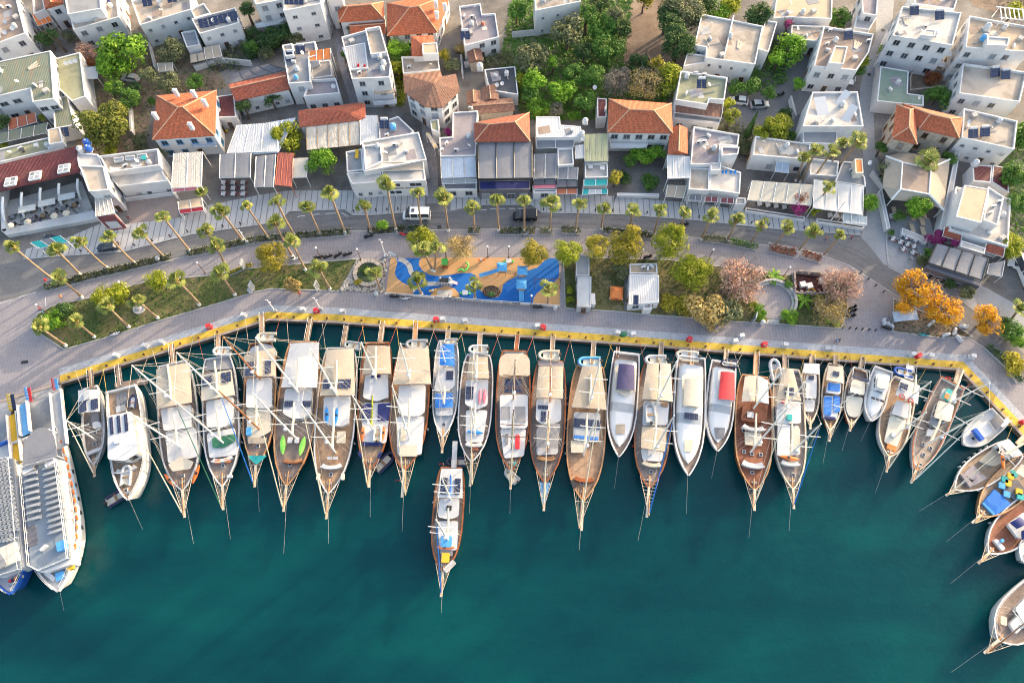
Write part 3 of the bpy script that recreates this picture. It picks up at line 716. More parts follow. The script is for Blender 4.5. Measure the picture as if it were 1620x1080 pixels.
def furn(kind):
 mb=MB()
 if kind=='table':
  mb.box((0,0,.73),(.95,.95,.05));mb.tube((0,0,.04),(0,0,.71),.05,n=6);mb.box((0,0,.02),(.5,.5,.04));return mb
 if kind=='long_table':
  mb.box((0,0,.73),(2.0,.9,.05))
  for sx in(-.9,.9):
   for sy in(-.38,.38):mb.box((sx,sy,.35),(.07,.07,.7))
  return mb
 if kind=='chair':
  mb.box((0,0,.44),(.46,.46,.06));mb.box((0,.22,.72),(.46,.05,.5))
  for sx in(-.2,.2):
   for sy in(-.2,.2):mb.box((sx,sy,.21),(.05,.05,.42))
  return mb
 if kind=='sofa':
  mb.box((0,0,.22),(1.9,.8,.4));mb.box((0,.33,.55),(1.9,.2,.5));mb.box((-.87,0,.45),(.18,.8,.3));mb.box((.87,0,.45),(.18,.8,.3));return mb
 if kind=='lounger':
  mb.box((0,-.2,.3),(.65,1.4,.1));mb.box((0,.75,.5),(.65,.75,.1),0,R(40))
  for sx in(-.28,.28):
   for sy in(-.8,.4):mb.box((sx,sy,.12),(.06,.06,.25))
  return mb
def place(kind,key,x,y,rz,mat,lb,gp,z=0.0,cat=None):
 me=memo(('fu',kind),lambda:furn(kind).mesh(kind,'fm_white'))
 o=put(kind,me,None,K(key,x,y,z),rz,mat=M[mat])
 return tag(o,lb,cat or kind.replace('_',' '),gp)
def parasol(key,x,y,mat,lb,z=0.0,r=1.5):
 t=tg('parasol',lb,'parasol',K(key,x,y,z),U_(0,1),'parasols')
 mb=MB();n=8;top=V((0,0,2.7))
 ring=[V((r*math.cos(2*math.pi*i/n),r*math.sin(2*math.pi*i/n),2.25))for i in range(n)]
 mb.add([top]+ring+[v-V((0,0,.18))for v in ring],[(0,1+i,1+(i+1)%n)for i in range(n)]+[(1+i,1+n+i,1+n+(i+1)%n,1+(i+1)%n)for i in range(n)])
 pt('canopy',mb,M[mat],t);mb=MB();mb.tube((0,0,0),(0,0,2.75),.04,n=6);pt('pole',mb,'wm',t)
 mb=MB();mb.box((0,0,.06),(.6,.6,.12));pt('foot',mb,'concrete',t)
# ------------------------------------------------------------------ the town, from the upper left corner to the upper right
h=house
# --- upper left
r,p,z=h('white_house','white house with brown roof terrace in the upper left corner','T1',[(-60,-40),(95,-45),(160,210),(-60,290)],7.2,mat='rf_brown')
dish('T1',45,225,6.7,'left satellite dish on the brown roof terrace in the upper left corner');dish('T1',95,200,6.7,'right satellite dish on the brown roof terrace in the upper left corner')
ac_unit('T1',60,50,6.7,.2,'air conditioner amid clutter on the brown terrace roof, upper left corner')
r,p,z=h('tiled_house','small white house with orange tiled roof at the upper left edge','T1',[(262,-50),(392,-55),(400,25),(285,58)],6.6,'gable',mat='tl_orange',rise=1.2)
h('','','T1',[(200,-60),(262,-50),(285,58),(212,90)],5.2,mat='rf_brown',parent=r)
cpy('awning','orange awning in front of the small tiled house, upper left','T1',[(205,95),(292,75),(335,135),(238,165)],(3.6,3.0),'cv_orange',3)
r,p,z=h('white_house','wide white house with grey penthouse roof and cream terrace','T1',[(400,-80),(730,-100),(752,108),(462,190)],6.2,mat='rf_cream',wall='plaster')
blk(r,'T1',[(400,-60),(630,-88),(640,55),(428,92)],8.4,5.6,'rf_grey',par=.15)
place('lounger','T1',690,20,.3,'cv_navy','dark blue lounger on the cream roof terrace, upper left','roof loungers',5.7)
ac_unit('T1',620,240,1.2,.2,'air conditioner on the front wall of the wide white house')
r,p,z=h('white_house','white house with cream roof beside the row of garden trees','T1',[(830,5),(1200,-80),(1210,60),(885,160)],6.6,mat='rf_cream',h=.9,w=.8)
dish('T1',1015,25,6.1,'satellite dish on the cream roof beside the garden trees');solh('T1',940,30,6.1,.2,'solar water heater on the cream roof beside the garden trees');solh('T1',1095,5,6.1,.2,'second solar water heater near a dish on the cream roof',2)
blk(r,'T1',[(1205,60),(1290,20),(1335,85),(1230,115)],6.2,0,'rf_cream',win=True)
blk(r,'T1',[(1060,95),(1200,45),(1215,90),(1085,130)],4.6,0,'rf_white',win=True)
r,p,z=h('white_house','white house with a roof full of dark solar panels','T1',[(1212,120),(1490,48),(1512,145),(1262,215)],6.2,mat='rf_grey',h=.9,w=.9)
for i in range(4):solh('T1',1295+i*62,165-i*15,5.7,.22,['first','second','third','fourth'][i]+' solar collector from the left on the grey roof of the solar house',2,False,'solar collectors in a row')
blk(r,'T1',[(1145,205),(1235,190),(1265,285),(1180,300)],4.2,0,'rf_grey')
cpy('awning','pale brown terrace awning below the house with solar panels','T1',[(1290,300),(1385,285),(1405,355),(1300,375)],(3.2,2.7),'cv_tan',2)
cpy('awning','small sand coloured shed roof under the garden trees','T1',[(995,400),(1090,395),(1095,445),(1005,455)],(2.8,2.5),'cv_tan',2)
cpy('awning','brown lean-to roof left of the solar panel house','T1',[(1200,350),(1290,330),(1300,380),(1205,400)],(3.0,2.7),'cv_tan',2,'fm_dark')
# --- green roofed hotel on the left edge
r,p,z=h('green_roofed_building','large building with stained green sheet roof at the left edge','T1',[(-60,400),(320,320),(342,625),(205,645),(190,560),(-60,620)],7.6,mat='sh_green',par=.12,spacing=2.2,w=1.7,h=1.2)
blk(r,'T1',[(352,370),(505,330),(540,610),(455,640),(368,560)],5.2,0,'rf_olive',par=.2)
blk(r,'T1',[(332,635),(425,600),(475,790),(345,815)],4.4,0,'sh_green',par=.1)
for i,x in enumerate((432,462,490)):dish('T1',x,420-i*8,5.0,['left','middle','right'][i]+' of three dishes in a line on the olive terrace roof')
cpy('awning','terracotta tiled awning below the green sheet roof','T1',[(48,755),(222,712),(232,770),(55,825)],(3.4,2.8),'cv_terracotta',3)
cpy('awning','long pale green awning left of the cream roof hut','T1',[(-30,850),(300,775),(290,840),(-30,910)],(3.2,2.8),'sh_green',4)
cpy('sun_sail','white sun sail stretched beside the bright green tree','T1',[(515,430),(620,420),(618,495),(525,502)],(3.4,3.2),'cv_white',1,cat='sun sail')
h('roof_hut','small cream roof hut above the maroon roof','T1',[(300,820),(375,803),(398,900),(308,915)],6.0,mat='rf_sand',par=.1,win=False,z0=4.5)
solh('T1',415,850,4.6,.1,'dark solar collector beside the cream roof hut',2,False)
h('garden_terrace','roof garden terrace with pots behind the maroon roof','T1',[(-40,950),(300,870),(400,930),(-40,1035)],4.6,mat='rf_olive',par=.25,win=False)
for i,(x,y)in enumerate([(150,960),(240,930),(330,945)]):place('table','T1',x,y,.3,'fm_dark'if i==0 else'cv_white',['dark table at the left','round white table in the middle','white table at the right'][i]+' of the roof garden terrace','roof garden tables',4.35)
base=K('T5',250,150);root=tg('maroon_roofed_restaurant','long restaurant with maroon roof and three white skylights','restaurant',base,0,'town buildings')
q=[v-base for v in(K('T5',-60,175,6.6),K('T5',480,45,6.6),K('T5',505,210,5.2),K('T5',-60,345,5.2))]
mb=MB();mb.slab(ccw(q),.22);roof=pt('roof',mb,'tl_maroon',root)
mb=MB();qq=[V((v.x,v.y,0))for v in q]
for a,b,hh in((0,1,6.35),(1,2,5.1),(3,0,5.1)):mb.prism(ccw([qq[a],qq[b],qq[b]+V((0,-.3,0)),qq[a]+V((.3,-.3,0))]),0,hh)
pt('wall',mb,'plaster',root)
for x,y in((68,270),(223,232),(405,187)):
 c=K('T5',x,y,6.05)-base;sk=MB();sk.box(c,(2.3,2.4,.34),.23,R(-11));o=pt('skylight',sk,'fm_white',roof)
 for sx in(-.52,.52):
  for sy in(-.55,.55):
   mb=MB();mb.box(c+Matrix.Rotation(.23,4,'Z')@V((sx,sy,.16+sy*-.19+.0)),(.85,.85,.12),.23,R(-11));pt('pane',mb,'pane_light',o)
for k in range(5):
 x=20+k*118;y=365-k*28
 a,b=K('T5',x,y,4.4)-base,K('T5',x+20,y+180-k*12,0)-base
 mb=MB();P=[a,a+(b-a)*.3+V((0,0,.5)),a+(b-a)*.65+V((0,0,.75)),V((b.x,b.y,0.1))]
 mb.path(catmull(P,4),.26,5);pt('arch_rib',mb,'wm',root)
mb=MB();mb.prism([v-base for v in KP('T5',[(40,400),(520,270),(610,500),(70,590)])],0,.3);pt('terrace_floor',mb,'concrete',root)
for k,pts in enumerate([[(30,590),(610,470),(640,520),(60,625)],[(20,340),(45,335),(60,600),(30,600)]]):
 mb=MB();mb.prism([v-base for v in KP('T5',pts)],0,1.1);pt('planter_wall',mb,'plaster_grey',root)
for i in range(3):
 mb=MB();a=K('T5',170+i*125,440-i*38,2.9+i*.1)-base;mb.box(a,(3.4,1.5,.07),.25);pt('glass_awning',mb,'awning_glass',root)
cpy('teal_awning','teal bus shelter awning below the maroon roofed restaurant','T5',[(190,655),(380,610),(430,650),(250,690)],(2.9,2.6),['cv_teal','cv_slate'],3)
for i in range(7):
 for j in range(2):
  x,y=90+i*65,560-i*22-j*60
  w=['front','rear'][j]+' row '+ORD[i]+' table from the left under the maroon roof'
  place('table','T5',x,y,.25,'cv_slate'if(i+j)%3 else'wood','small '+w,'tables on the maroon roof terrace',.3)
  place('chair','T5',x+18,y-14,.25+math.pi*(j),'fm_dark','dark chair right of the '+w,'chairs on the maroon roof terrace',.3)
  place('chair','T5',x-16,y+12,.25+math.pi*(1-j),'fm_dark','dark chair left of the '+w,'chairs on the maroon roof terrace',.3)
for i,(x,y)in enumerate([(105,560),(215,535),(380,497),(455,480)]):parasol('T5',x,y+25,'cv_cream',['far left','second','third','far right'][i]+' small cream parasol on the terrace under the maroon roof',.3,.75)
# --- white cafe complex with furnished roof terrace
r,p,z=h('white_restaurant','white restaurant with furnished roof terrace behind a paved court','T5',[(628,105),(1000,60),(1010,165),(680,210)],6.2,mat='rf_cream',par=.7,win=False)
blk(r,'T5',[(680,215),(1010,170),(1060,265),(745,300)],4.6,0,'rf_white',par=.12,win=True,h=1.0,w=1.0,spacing=2.0)
blk(r,'T5',[(775,335),(1085,285),(1100,335),(785,378)],1.2,0,'court_paving',par=.2)
for i,(x,y)in enumerate([(760,140),(830,130),(905,118)]):place('sofa','T5',x,y,.15,'cv_white',['left','middle','right'][i]+' white sofa on the furnished roof terrace','roof terrace sofas',5.5)
for i,(x,y)in enumerate([(740,195),(870,175)]):place('lounger','T5',x,y,1.7,'cv_white',['left','right'][i]+' white lounger along the front of the furnished roof terrace','roof terrace loungers',5.5)
place('table','T5',920,130,0,'cv_teal','teal table on the furnished white roof terrace','roof terrace tables',5.5)
r,p,z=h('white_tower','narrow white stair tower beside the maroon roof','T5',[(500,165),(655,170),(690,320),(605,330),(560,330)],7.6,mat='rf_cream',par=.3)
blk(r,'T5',[(480,85),(620,95),(650,170),(500,180)],6.0,0,'rf_white',par=.3)
wtk('T5',520,80,5.7,'gl_white','white water tank on the roof beside the round pine');wtk('T5',570,72,5.7,'gl_blue','blue water tank nearest the white tank by the round pine');wtk('T5',560,35,5.7,'gl_blue','rear blue water tank on the roof by the round pine')
r2,w_=cpy('slatted_shop','beige slatted roof over a shop with a red banner','T5',[(600,345),(690,330),(725,470),(605,490)],5.2,'sh_rusty',4,cat='roof',gp='town buildings')
mb=MB();a,b=w_[3],w_[2];mb.slab([V((a.x,a.y,.2)),V((b.x,b.y,.2)),V((b.x,b.y-.3,.2)),V((a.x,a.y-.3,.2))],.2);mb.box(((a.x+b.x)/2,(a.y+b.y)/2,2.7),((b-a).length,.3,4.4),.1);pt('shop_wall',mb,'cv_maroon',r2)
mb=MB();mb.box(((a.x+b.x)/2+.1,(a.y+b.y)/2-.25,1.9),((b-a).length*.62,.1,2.4),.1);pt('sign_board',mb,'gl_white',r2)
cpy('pergola','tall white pergola with rust stained cloth by the court','T5',[(1098,90),(1280,80),(1275,300),(1085,310)],(5.4,5.0),'sh_rusty',2,'wm',cat='pergola')
cpy('cafe_kiosk','cafe kiosk with sand roof and red awning on the pale pavement','T5',[(1125,395),(1275,370),(1285,425),(1130,445)],(3.3,3.1),'rf_sand',2,cat='kiosk')
cpy('red_awning','short red awning on the front of the sand roofed kiosk','T5',[(1130,445),(1280,422),(1290,450),(1140,472)],(2.9,2.4),'cv_red',2)
cpy('pink_awning','narrow pink awning below the rust stained pergola','T5',[(1085,318),(1245,302),(1250,318),(1090,334)],(3.2,2.9),'pink_paint',2)
for i,(x,y,rz)in enumerate([(870,365,.2),(960,360,.2),(985,358,.2)]):place('table','T5',x,y,rz,'wood',['left','middle','right'][i]+' wooden table at the edge of the paved court','tables at the paved court',.05)
# --- orange hip roofed house with chimneys
r,p,z=h('orange_roofed_house','white house with big orange hip roof and five chimneys','T1',[(990,605),(1370,572),(1362,858),(962,885)],6.4,'hip',mat='tl_orange',rise=2.4,chim=[(1115,590),(1228,598),(1297,655),(985,738),(1210,802)],fm='fm_blue',spacing=3.0)
blc(r,'T1',(1225,900),(1375,890),3.2,1.6,'plaster','blue_paint')
h('maroon_annex','small maroon roofed annex beside the big orange hip roof','T1',[(1372,610),(1480,595),(1495,740),(1370,745)],3.8,mat='tl_maroon',par=.05)
dish('T1',1392,712,3.8,'satellite dish on the small maroon annex roof')
parasol('T1',1415,790,'cv_orange','round orange parasol in the patio beside the orange hip roof',.1,1.4)
place('chair','T1',1415,840,.4,'yellow_paint','yellow chair below the orange parasol','patio chairs');place('chair','T1',1440,835,2,'yellow_paint','yellow chair right of the orange parasol foot','patio chairs')
r,p,z=h('red_roofed_house','low white house with weathered red gable roof and dark awning behind','T1',[(1445,535),(1810,450),(1835,565),(1490,640)],5.0,'gable',mat='tl_red',rise=1.3,h=.9,w=.9,spacing=2.2)
cpy('dark_awning','dark grey sheet roof behind the weathered red gable','T1',[(1452,475),(1700,405),(1810,440),(1460,530)],(4.0,4.2),'cv_dark',4,'fm_dark')
mb=MB()
# --- left centre awnings
cpy('awning','wide white corrugated roof behind the grey retractable awning','T1',[(1500,792),(1750,776),(1760,960),(1435,970)],(5.2,4.6),'sh_white',3,'steel')
cpy('retractable_awning','grey retractable awning over tables beside the pavement','T5',[(1392,95),(1588,88),(1582,240),(1388,245)],(4.6,4.2),'cv_slate',2,'wm')
for i in range(3):
 for j in range(3):
  w=['back','middle','front'][i]+' row '+['left','centre','right'][j]+' table by the grey retractable awning';place('table','T5',1420+j*62,285+i*36,0,'cv_white','white '+w,'tables by the grey awning',.1)
  place('chair','T5',1408+j*62,285+i*36,1.57,'cv_maroon','dark red chair left of the '+w,'chairs by the grey awning',.1)
  place('chair','T5',1436+j*62,285+i*36,-1.57,'cv_maroon','dark red chair right of the '+w,'chairs by the grey awning',.1)
cpy('awning','second dark grey awning left of the red slatted pergola','T6',[(0,110),(125,95),(110,300),(-10,300)],(4.4,4.0),'cv_slate',2,'wm')
cpy('red_pergola','red slatted pergola roof beside the bright green terrace tree','T6',[(140,85),(235,90),(225,300),(120,290)],(4.2,3.9),'sh_red',3,'cv_terracotta',cat='pergola')
cpy('awning','small cream awning between the red pergola and the green tree','T6',[(235,122),(328,118),(320,240),(228,245)],(3.9,3.6),'cv_cream',1)
cpy('awning','pale blue sheet roof left of the yellow green terrace tree','T2',[(0,790),(250,745),(140,965),(-20,975)],(4.8,4.4),'sh_blue',3,'steel')
r,p,z=h('red_roofed_house','long low house with faded red roof above the beige sheet roof','T2',[(265,700),(640,652),(690,655),(695,745),(660,760),(275,805)],5.2,'poly',wall='plaster',mat='tl_red',rise=1.1,win=False)
cpy('sheet_roof','wide beige sheet roof of weathered panels above the terrace trees','T2',[(318,800),(655,762),(660,915),(322,950)],(5.0,4.5),'sh_beige',5,'wood',cat='roof')
cpy('awning','white sheet roof right of the weathered beige panels','T2',[(658,732),(770,730),(775,900),(662,915)],(5.2,4.9),'sh_white',1,'steel')
# --- white cafe house with blue tank
r,p,z=h('white_house','white corner house with pale roof and black framed windows by the alley','T6',[(670,15),(1030,-45),(1080,130),(680,205)],6.6,mat='rf_white',par=.35,win=False)
blk(r,'T2',[(680,920),(790,910),(800,1020),(690,1075)],6.8,5.8,'rf_cream',par=.8)
blk(r,'T2',[(775,775),(900,735),(1000,830),(905,905),(780,905)],5.2,0,'rf_mauve',par=.4)
blk(r,'T6',[(572,215),(790,200),(800,270),(608,285)],5.2,0,'rf_white',par=.1,win=True,spacing=1.6,h=1.0,w=.8)
blk(r,'T6',[(795,195),(1065,190),(1075,262),(800,270)],5.4,0,'rf_white',par=.1,win=True,spacing=3.2,w=2.6,h=1.3,fm='fm_white')
blk(r,'T6',[(568,80),(668,60),(680,195),(575,208)],5.3,0,'rf_grey',par=.5)
cpy('awning','brown striped awning strip on the white corner house by the alley','T6',[(795,150),(1060,145),(1062,192),(797,200)],(6.3,6.0),'cv_tan',1,posts=False)
cpy('awning','terracotta shop awning at the foot of the white corner house','T6',[(870,272),(1070,262),(1072,310),(875,320)],(3.6,3.2),'cv_tan',3)
place('lounger','T6',640,105,0,'cv_yellow','yellow lounger on the small grey roof by the alley','roof loungers',4.9)
wtk('T2',870,815,5.0,'gl_ltblue','pale blue water tank on the mauve roof by the alley');solh('T2',815,800,5.0,0,'blue solar collector beside the pale blue water tank',2)
ac_unit('T2',880,920,6.3,0,'air conditioner beside the chimney of the white corner house');ac_unit('T2',830,860,5.0,.4,'air conditioner on the mauve roof by the alley')
# --- white tower apartment, houses at the top centre left
r,p,z=h('white_apartment_house','tall white apartment house with three rows of windows','T2',[(178,-60),(425,-75),(408,25),(172,70)],10.2,mat='rf_white',spacing=3.2,h=.9,w=1.1,door=False)
solh('T2',245,20,9.9,0,'dark solar collector on the tall white apartment house',4,False)
r,p,z=h('white_house','white house with balcony left of the tall apartment house','T2',[(-50,-70),(165,-85),(180,-5),(0,30)],8.5,mat='rf_white',spacing=3)
blc(r,'T2',(0,150),(170,120),3.0,1.5)
r,p,z=h('white_house','white house half cut by the top edge right of the tall apartment house','T2',[(420,-90),(535,-85),(545,-10),(455,0)],8.4,mat='rf_white',spacing=3)
r,p,z=h('white_house','white house with two blue roof panels and orange awning beside the lane','T2',[(165,292),(375,262),(385,350),(335,365),(345,520),(205,530)],6.6,mat='rf_grey',par=.4)
blk(r,'T2',[(335,505),(505,495),(530,590),(300,610)],5.0,0,'rf_mauve',par=.7,win=True)
blk(r,'T2',[(338,395),(470,380),(482,480),(345,500)],3.6,0,'rf_grey',par=.2)
blk(r,'T2',[(165,285),(230,275),(240,350),(185,355)],7.6,6.0,'rf_cream',par=.5)
cpy('orange_awning','orange roof awning on the white house beside the lane','T2',[(335,325),(470,305),(475,375),(335,385)],(6.9,6.3),'cv_orange',3)
solh('T2',225,372,6.2,0,'left blue solar panel pair on the roof beside the lane');solh('T2',285,332,6.2,0,'right blue solar panel pair on the roof beside the lane')
wtk('T2',255,498,6.2,'gl_ltblue','pale blue tank on the grey roof beside the lane',.7);dish('T2',495,565,4.3,'satellite dish on the mauve terrace beside the lane')
h('orange_roofed_house','house with orange hip roof at the top of the lane','T2',[(515,40),(805,12),(812,120),(525,142)],5.2,'hip',mat='tl_orange',rise=1.9)
h('','','T2',[(590,140),(815,120),(822,215),(600,230)],3.6,'gable',mat='tl_orange',rise=.8,parent=HOUSES[list(HOUSES)[-1]],win=False)
r,p,z=h('orange_roofed_house','largest orange hip roof at the top centre with pale ridge lines','T2',[(828,20),(1235,-40),(1150,205),(830,228)],5.4,'hip',mat='tl_orange',rise=2.6,chim=[(1140,35),(1195,50),(1145,100)],over=.5)
r,p,z=h('white_house','tall narrow white house between the lane and the green courtyard','T2',[(540,235),(785,165),(855,408),(845,490),(605,500)],9.0,mat='rf_grey',par=.6,spacing=3.0,floors=3)
blk(r,'T2',[(690,180),(785,165),(830,330),(725,345)],9.6,8.0,'rf_cream',par=.9)
blk(r,'T2',[(545,300),(690,270),(710,430),(600,440)],8.9,8.3,'sh_grey',par=.05)
blc(r,'T2',(745,570),(880,560),5.2,1.2,'rf_sand');blc(r,'T2',(745,640),(890,630),2.4,1.2)
for i,(x,y)in enumerate([(650,430),(690,435)]):place('chair','T2',x,y,0,'red_paint',['left','right'][i]+' red chair on the roof of the tall narrow house','red roof chairs',8.4)
wtk('T2',785,370,8.4,'gl_white','white tank on the roof of the tall narrow house',.9);wtk('T2',810,415,8.4,'gl_white','front white tank on the roof of the tall narrow house',.9)
# --- brown roofed corner house with glazed storey
base=None
r,p,z=h('brown_roofed_house','corner house with patched brown roof over a glazed top storey','T2',[(930,475),(1165,448),(1180,485),(1265,468),(1290,575),(1180,682),(1070,678),(938,585)],7.4,'poly',mat='tl_brown',rise=1.0,spacing=1.9,w=1.5,h=1.6,floors=3,over=.5)
r,p,z=h('white_house','small white house with orange roof behind the patched brown roof','T2',[(920,360),(1150,350),(1165,440),(930,465)],5.2,mat='rf_cream',win=False)
h('','','T2',[(980,230),(1120,222),(1150,345),(1050,355),(985,355)],6.8,'poly',mat='tl_orange',rise=.9,parent=r,win=False)
blk(r,'T2',[(1050,275),(1145,270),(1155,340),(1055,345)],8.0,6.0,'rf_sand',par=.1)
cpy('awning','narrow yellow awning beside the paved alley','T6',[(1075,-38),(1092,-42),(1150,50),(1130,60)],(3.2,2.9),'cv_yellow',3)
h('shed','small sand roofed balcony block beside the brown corner house','T2',[(1100,760),(1155,755),(1160,840),(1110,820)],4.2,mat='rf_olive',par=.1,win=False)
r,p,z=h('grey_roofed_house','house with slate grey roof terrace and white parapet at the top centre','T2',[(1285,40),(1420,22),(1432,90),(1515,85),(1538,235),(1320,290)],5.4,mat='rf_mauve',par=.5,wall='plaster')
wtk('T2',1435,160,4.9,'cv_terracotta','terracotta coloured tank on the slate grey terrace',.6);solh('T2',1325,240,4.9,.1,'solar collector at the front of the slate grey terrace',2);ac_unit('T2',1320,110,4.9,1.5,'air conditioner at the left parapet of the slate grey terrace')
h('white_garage','white garage with double doors below the slate grey terrace','T2',[(1415,245),(1535,235),(1540,265),(1420,275)],3.6,mat='rf_white',par=.1,w=2.4,h=2.2)
h('dark_roofed_shed','low shed with dark navy flat roof beside the wooded yard','T2',[(1445,440),(1640,420),(1660,600),(1475,570)],3.6,mat='rf_navy',par=.12,win=False)
dish('T2',1525,555,3.6,'satellite dish at the edge of the dark navy roof',s=.9)
for i,(pts,lab)in enumerate([([(1330,580),(1420,575),(1425,650),(1335,660)],'weathered red shed roof below the dark navy roof'),([(1425,560),(1530,535),(1540,630),(1430,640)],'patched red roof between the navy roof and the red hip roof'),([(1330,640),(1620,620),(1640,700),(1420,720)],'long low ruin with broken red tiles behind the red hip roof'),([(1330,310),(1420,300),(1440,380),(1350,400)],'brown shed roof left of the white garage')]):
 h('old_shed',lab,'T2',pts,3.4,'gable','stone_wall','tl_brown',rise=.5,win=False)
wtk('T2',1418,440,3.2,'gl_white','white tank standing in the cluttered yard left of the navy roof',1.1)
r,p,z=h('grey_terrace_house','house with bare grey roof terrace between alley and red hip roof','T2',[(1245,710),(1405,700),(1390,985),(1165,990),(1160,870),(1240,865)],5.2,mat='rf_mauve',par=.3,win=False)
ac_unit('T2',1268,955,4.9,0,'lone white unit in the middle of the bare grey terrace');ac_unit('T2',1360,690,4.9,0,'white unit at the back of the bare grey terrace');ac_unit('T2',1175,955,4.9,1,'white unit at the alley corner of the bare grey terrace')
cpy('shop_awning','blue grey corrugated shop roof beside the mouth of the alley','T6',[(1168,120),(1388,112),(1395,240),(1172,248)],(4.9,4.3),'sh_blue',3,'steel')
cpy('shop_awning','white lower awning over the shop front at the alley mouth','T6',[(1175,252),(1395,248),(1398,275),(1178,282)],(3.6,3.2),'gl_grey',3)
h('small_shop','dark shop front below the blue grey corrugated roof','T6',[(1185,278),(1395,274),(1398,318),(1188,322)],3.0,mat='cv_dark',par=.1,w=1.6,h=1.5,z0=0,door=False)
# --- red hip roof with dark panel pergola
r,p,z=h('red_roofed_house','house with red hip roof behind the big dark panel pergola','T2',[(1380,775),(1730,712),(1735,895),(1382,898)],6.6,'hip',mat='tl_red',rise=2.0,win=False)
cpy('panel_pergola','big pergola of three dark grey panels in the row of shops','T6',[(1405,20),(1745,15),(1745,245),(1408,250)],(6.0,5.5),'cv_slate',3,'fm_dark',fr=.14,cat='pergola')
h('small_shop','dark glass shop front below the three panel pergola','T6',[(1410,262),(1735,258),(1735,318),(1412,322)],3.6,mat='cv_navy',par=.1,w=1.7,h=2.0,spacing=2.2,wall='cv_dark',door=False)
# --- white corrugated and dark awning shops
r,p,z=h('white_roofed_shop','shop with white corrugated roof left of the yellow green roof','T3',[(152,738),(302,738),(308,790),(435,800),(445,865),(155,870)],6.6,mat='sh_white',par=.05,win=False)
cpy('awning','pale grey awning strip under the white corrugated roof','T3',[(155,885),(395,880),(390,930),(158,938)],(5.6,5.2),'cv_slate',2,posts=False)
cpy('shop_awning','left dark sheet awning of the shop with the pink strip','T7',[(140,95),(280,90),(278,245),(138,248)],(4.7,4.2),'cv_slate',2,'wm')
cpy('shop_awning','right dark sheet awning of the shop with the orange strip','T7',[(292,180),(418,178),(415,250),(290,250)],(4.3,4.0),'cv_slate',2,'wm')
h('roof_terrace','small grey roof terrace between the two dark shop awnings','T7',[(288,60),(385,55),(392,160),(290,170)],5.0,mat='rf_grey',par=.3,win=False)
cpy('awning','short white roof right of the small grey terrace','T7',[(398,40),(458,35),(460,120),(400,125)],(5.0,4.7),'sh_white',1,'steel')
cpy('shop_awning','black shop awning edged in pink on the pavement','T7',[(135,255),(280,252),(280,285),(135,290)],(3.6,3.3),'cv_dark',2,'fm_dark')
cpy('shop_awning','pink strip awning over the striped shop front','T7',[(132,292),(282,290),(280,308),(132,312)],(3.1,2.9),'pink_paint',1)
cpy('shop_awning','dark long awning above the orange shop strip','T7',[(284,260),(415,258),(415,300),(284,305)],(3.7,3.3),'cv_dark',2,'fm_dark')
cpy('shop_awning','orange brown strip awning on the pavement beside the teal shop','T7',[(280,315),(412,315),(412,345),(280,347)],(2.9,2.6),'cv_terracotta',2)
h('small_shop','shop front with dark windows under the pink and black awnings','T7',[(135,318),(278,316),(278,338),(135,340)],2.6,mat='cv_dark',par=.1,w=1.6,h=1.5,door=False)
wtk('T3',462,780,5.6,'gl_white','left white tank behind the yellow green corrugated roof',.9);wtk('T3',440,860,6.1,'gl_white','front white tank on the white corrugated roof edge',.9);dish('T3',445,895,5.4,'satellite dish between the white and the yellow green roofs')
cpy('corrugated_roof','yellow green corrugated roof above the teal shop awnings','T3',[(455,850),(605,845),(608,1020),(460,1022)],(5.4,4.8),'sh_yellow',4,'steel',cat='roof')
h('teal_shop','white shop with an upper patio above two teal awnings','T7',[(462,150),(605,148),(608,240),(462,245)],4.0,mat='rf_white',par=.6,win=False)
place('table','T7',495,185,0,'cv_white','left white table on the patio of the teal shop','patio tables',3.4);place('table','T7',570,195,0,'cv_white','right white table on the patio of the teal shop','patio tables',3.4)
cpy('teal_awning','upper teal awning of the small teal shop','T7',[(455,258),(605,255),(602,290),(455,295)],(3.9,3.5),'cv_teal',2)
cpy('teal_awning','lower teal and white awning of the small teal shop','T7',[(450,318),(605,316),(605,345),(445,350)],(3.2,2.8),['cv_teal','cv_white','cv_white','cv_teal'],4)
# --- orange roofed garden restaurant
r,p,z=h('orange_roofed_house','white house with orange hip roof above the vine covered garden','T3',[(612,625),(1010,655),(1018,845),(605,838)],6.6,'hip',mat='tl_orange',rise=2.1,spacing=2.4,w=1.5,h=1.5)
blc(r,'T3',(620,905),(850,905),3.1,1.4)
h('maroon_annex','narrow maroon sheet annex left of the orange hip roof','T3',[(538,620),(600,625),(598,740),(540,745)],3.6,mat='tl_maroon',par=.05,win=False)
dish('T3',520,572,3.2,'white satellite dish on a pole in the wooded yard')
ac_unit('T3',590,700,3.6,1.5,'air conditioner on the narrow maroon annex')
h('garden_wall','low white garden wall along the pale pavement','T7',[(665,340),(930,345),(932,362),(665,355)],1.0,par=.05,mat='rf_white',win=False,cat='wall')
cpy('passage_cafe','narrow white ribbed glass roof over the passage cafe','T7',[(985,100),(1125,110),(1128,245),(985,250)],(5.2,4.7),'cv_white',4,'wm',cat='roof')
r,p,z=h('narrow_house','narrow house with steep orange gable right of the garden restaurant','T3',[(1000,808),(1110,812),(1112,975),(985,975)],5.4,'gable',mat='tl_orange',rise=1.0,win=False)
cpy('awning','brown striped awnings on the front of the passage cafe','T7',[(985,290),(1105,295),(1085,372),(972,362)],(3.4,2.8),'cv_tan',2)
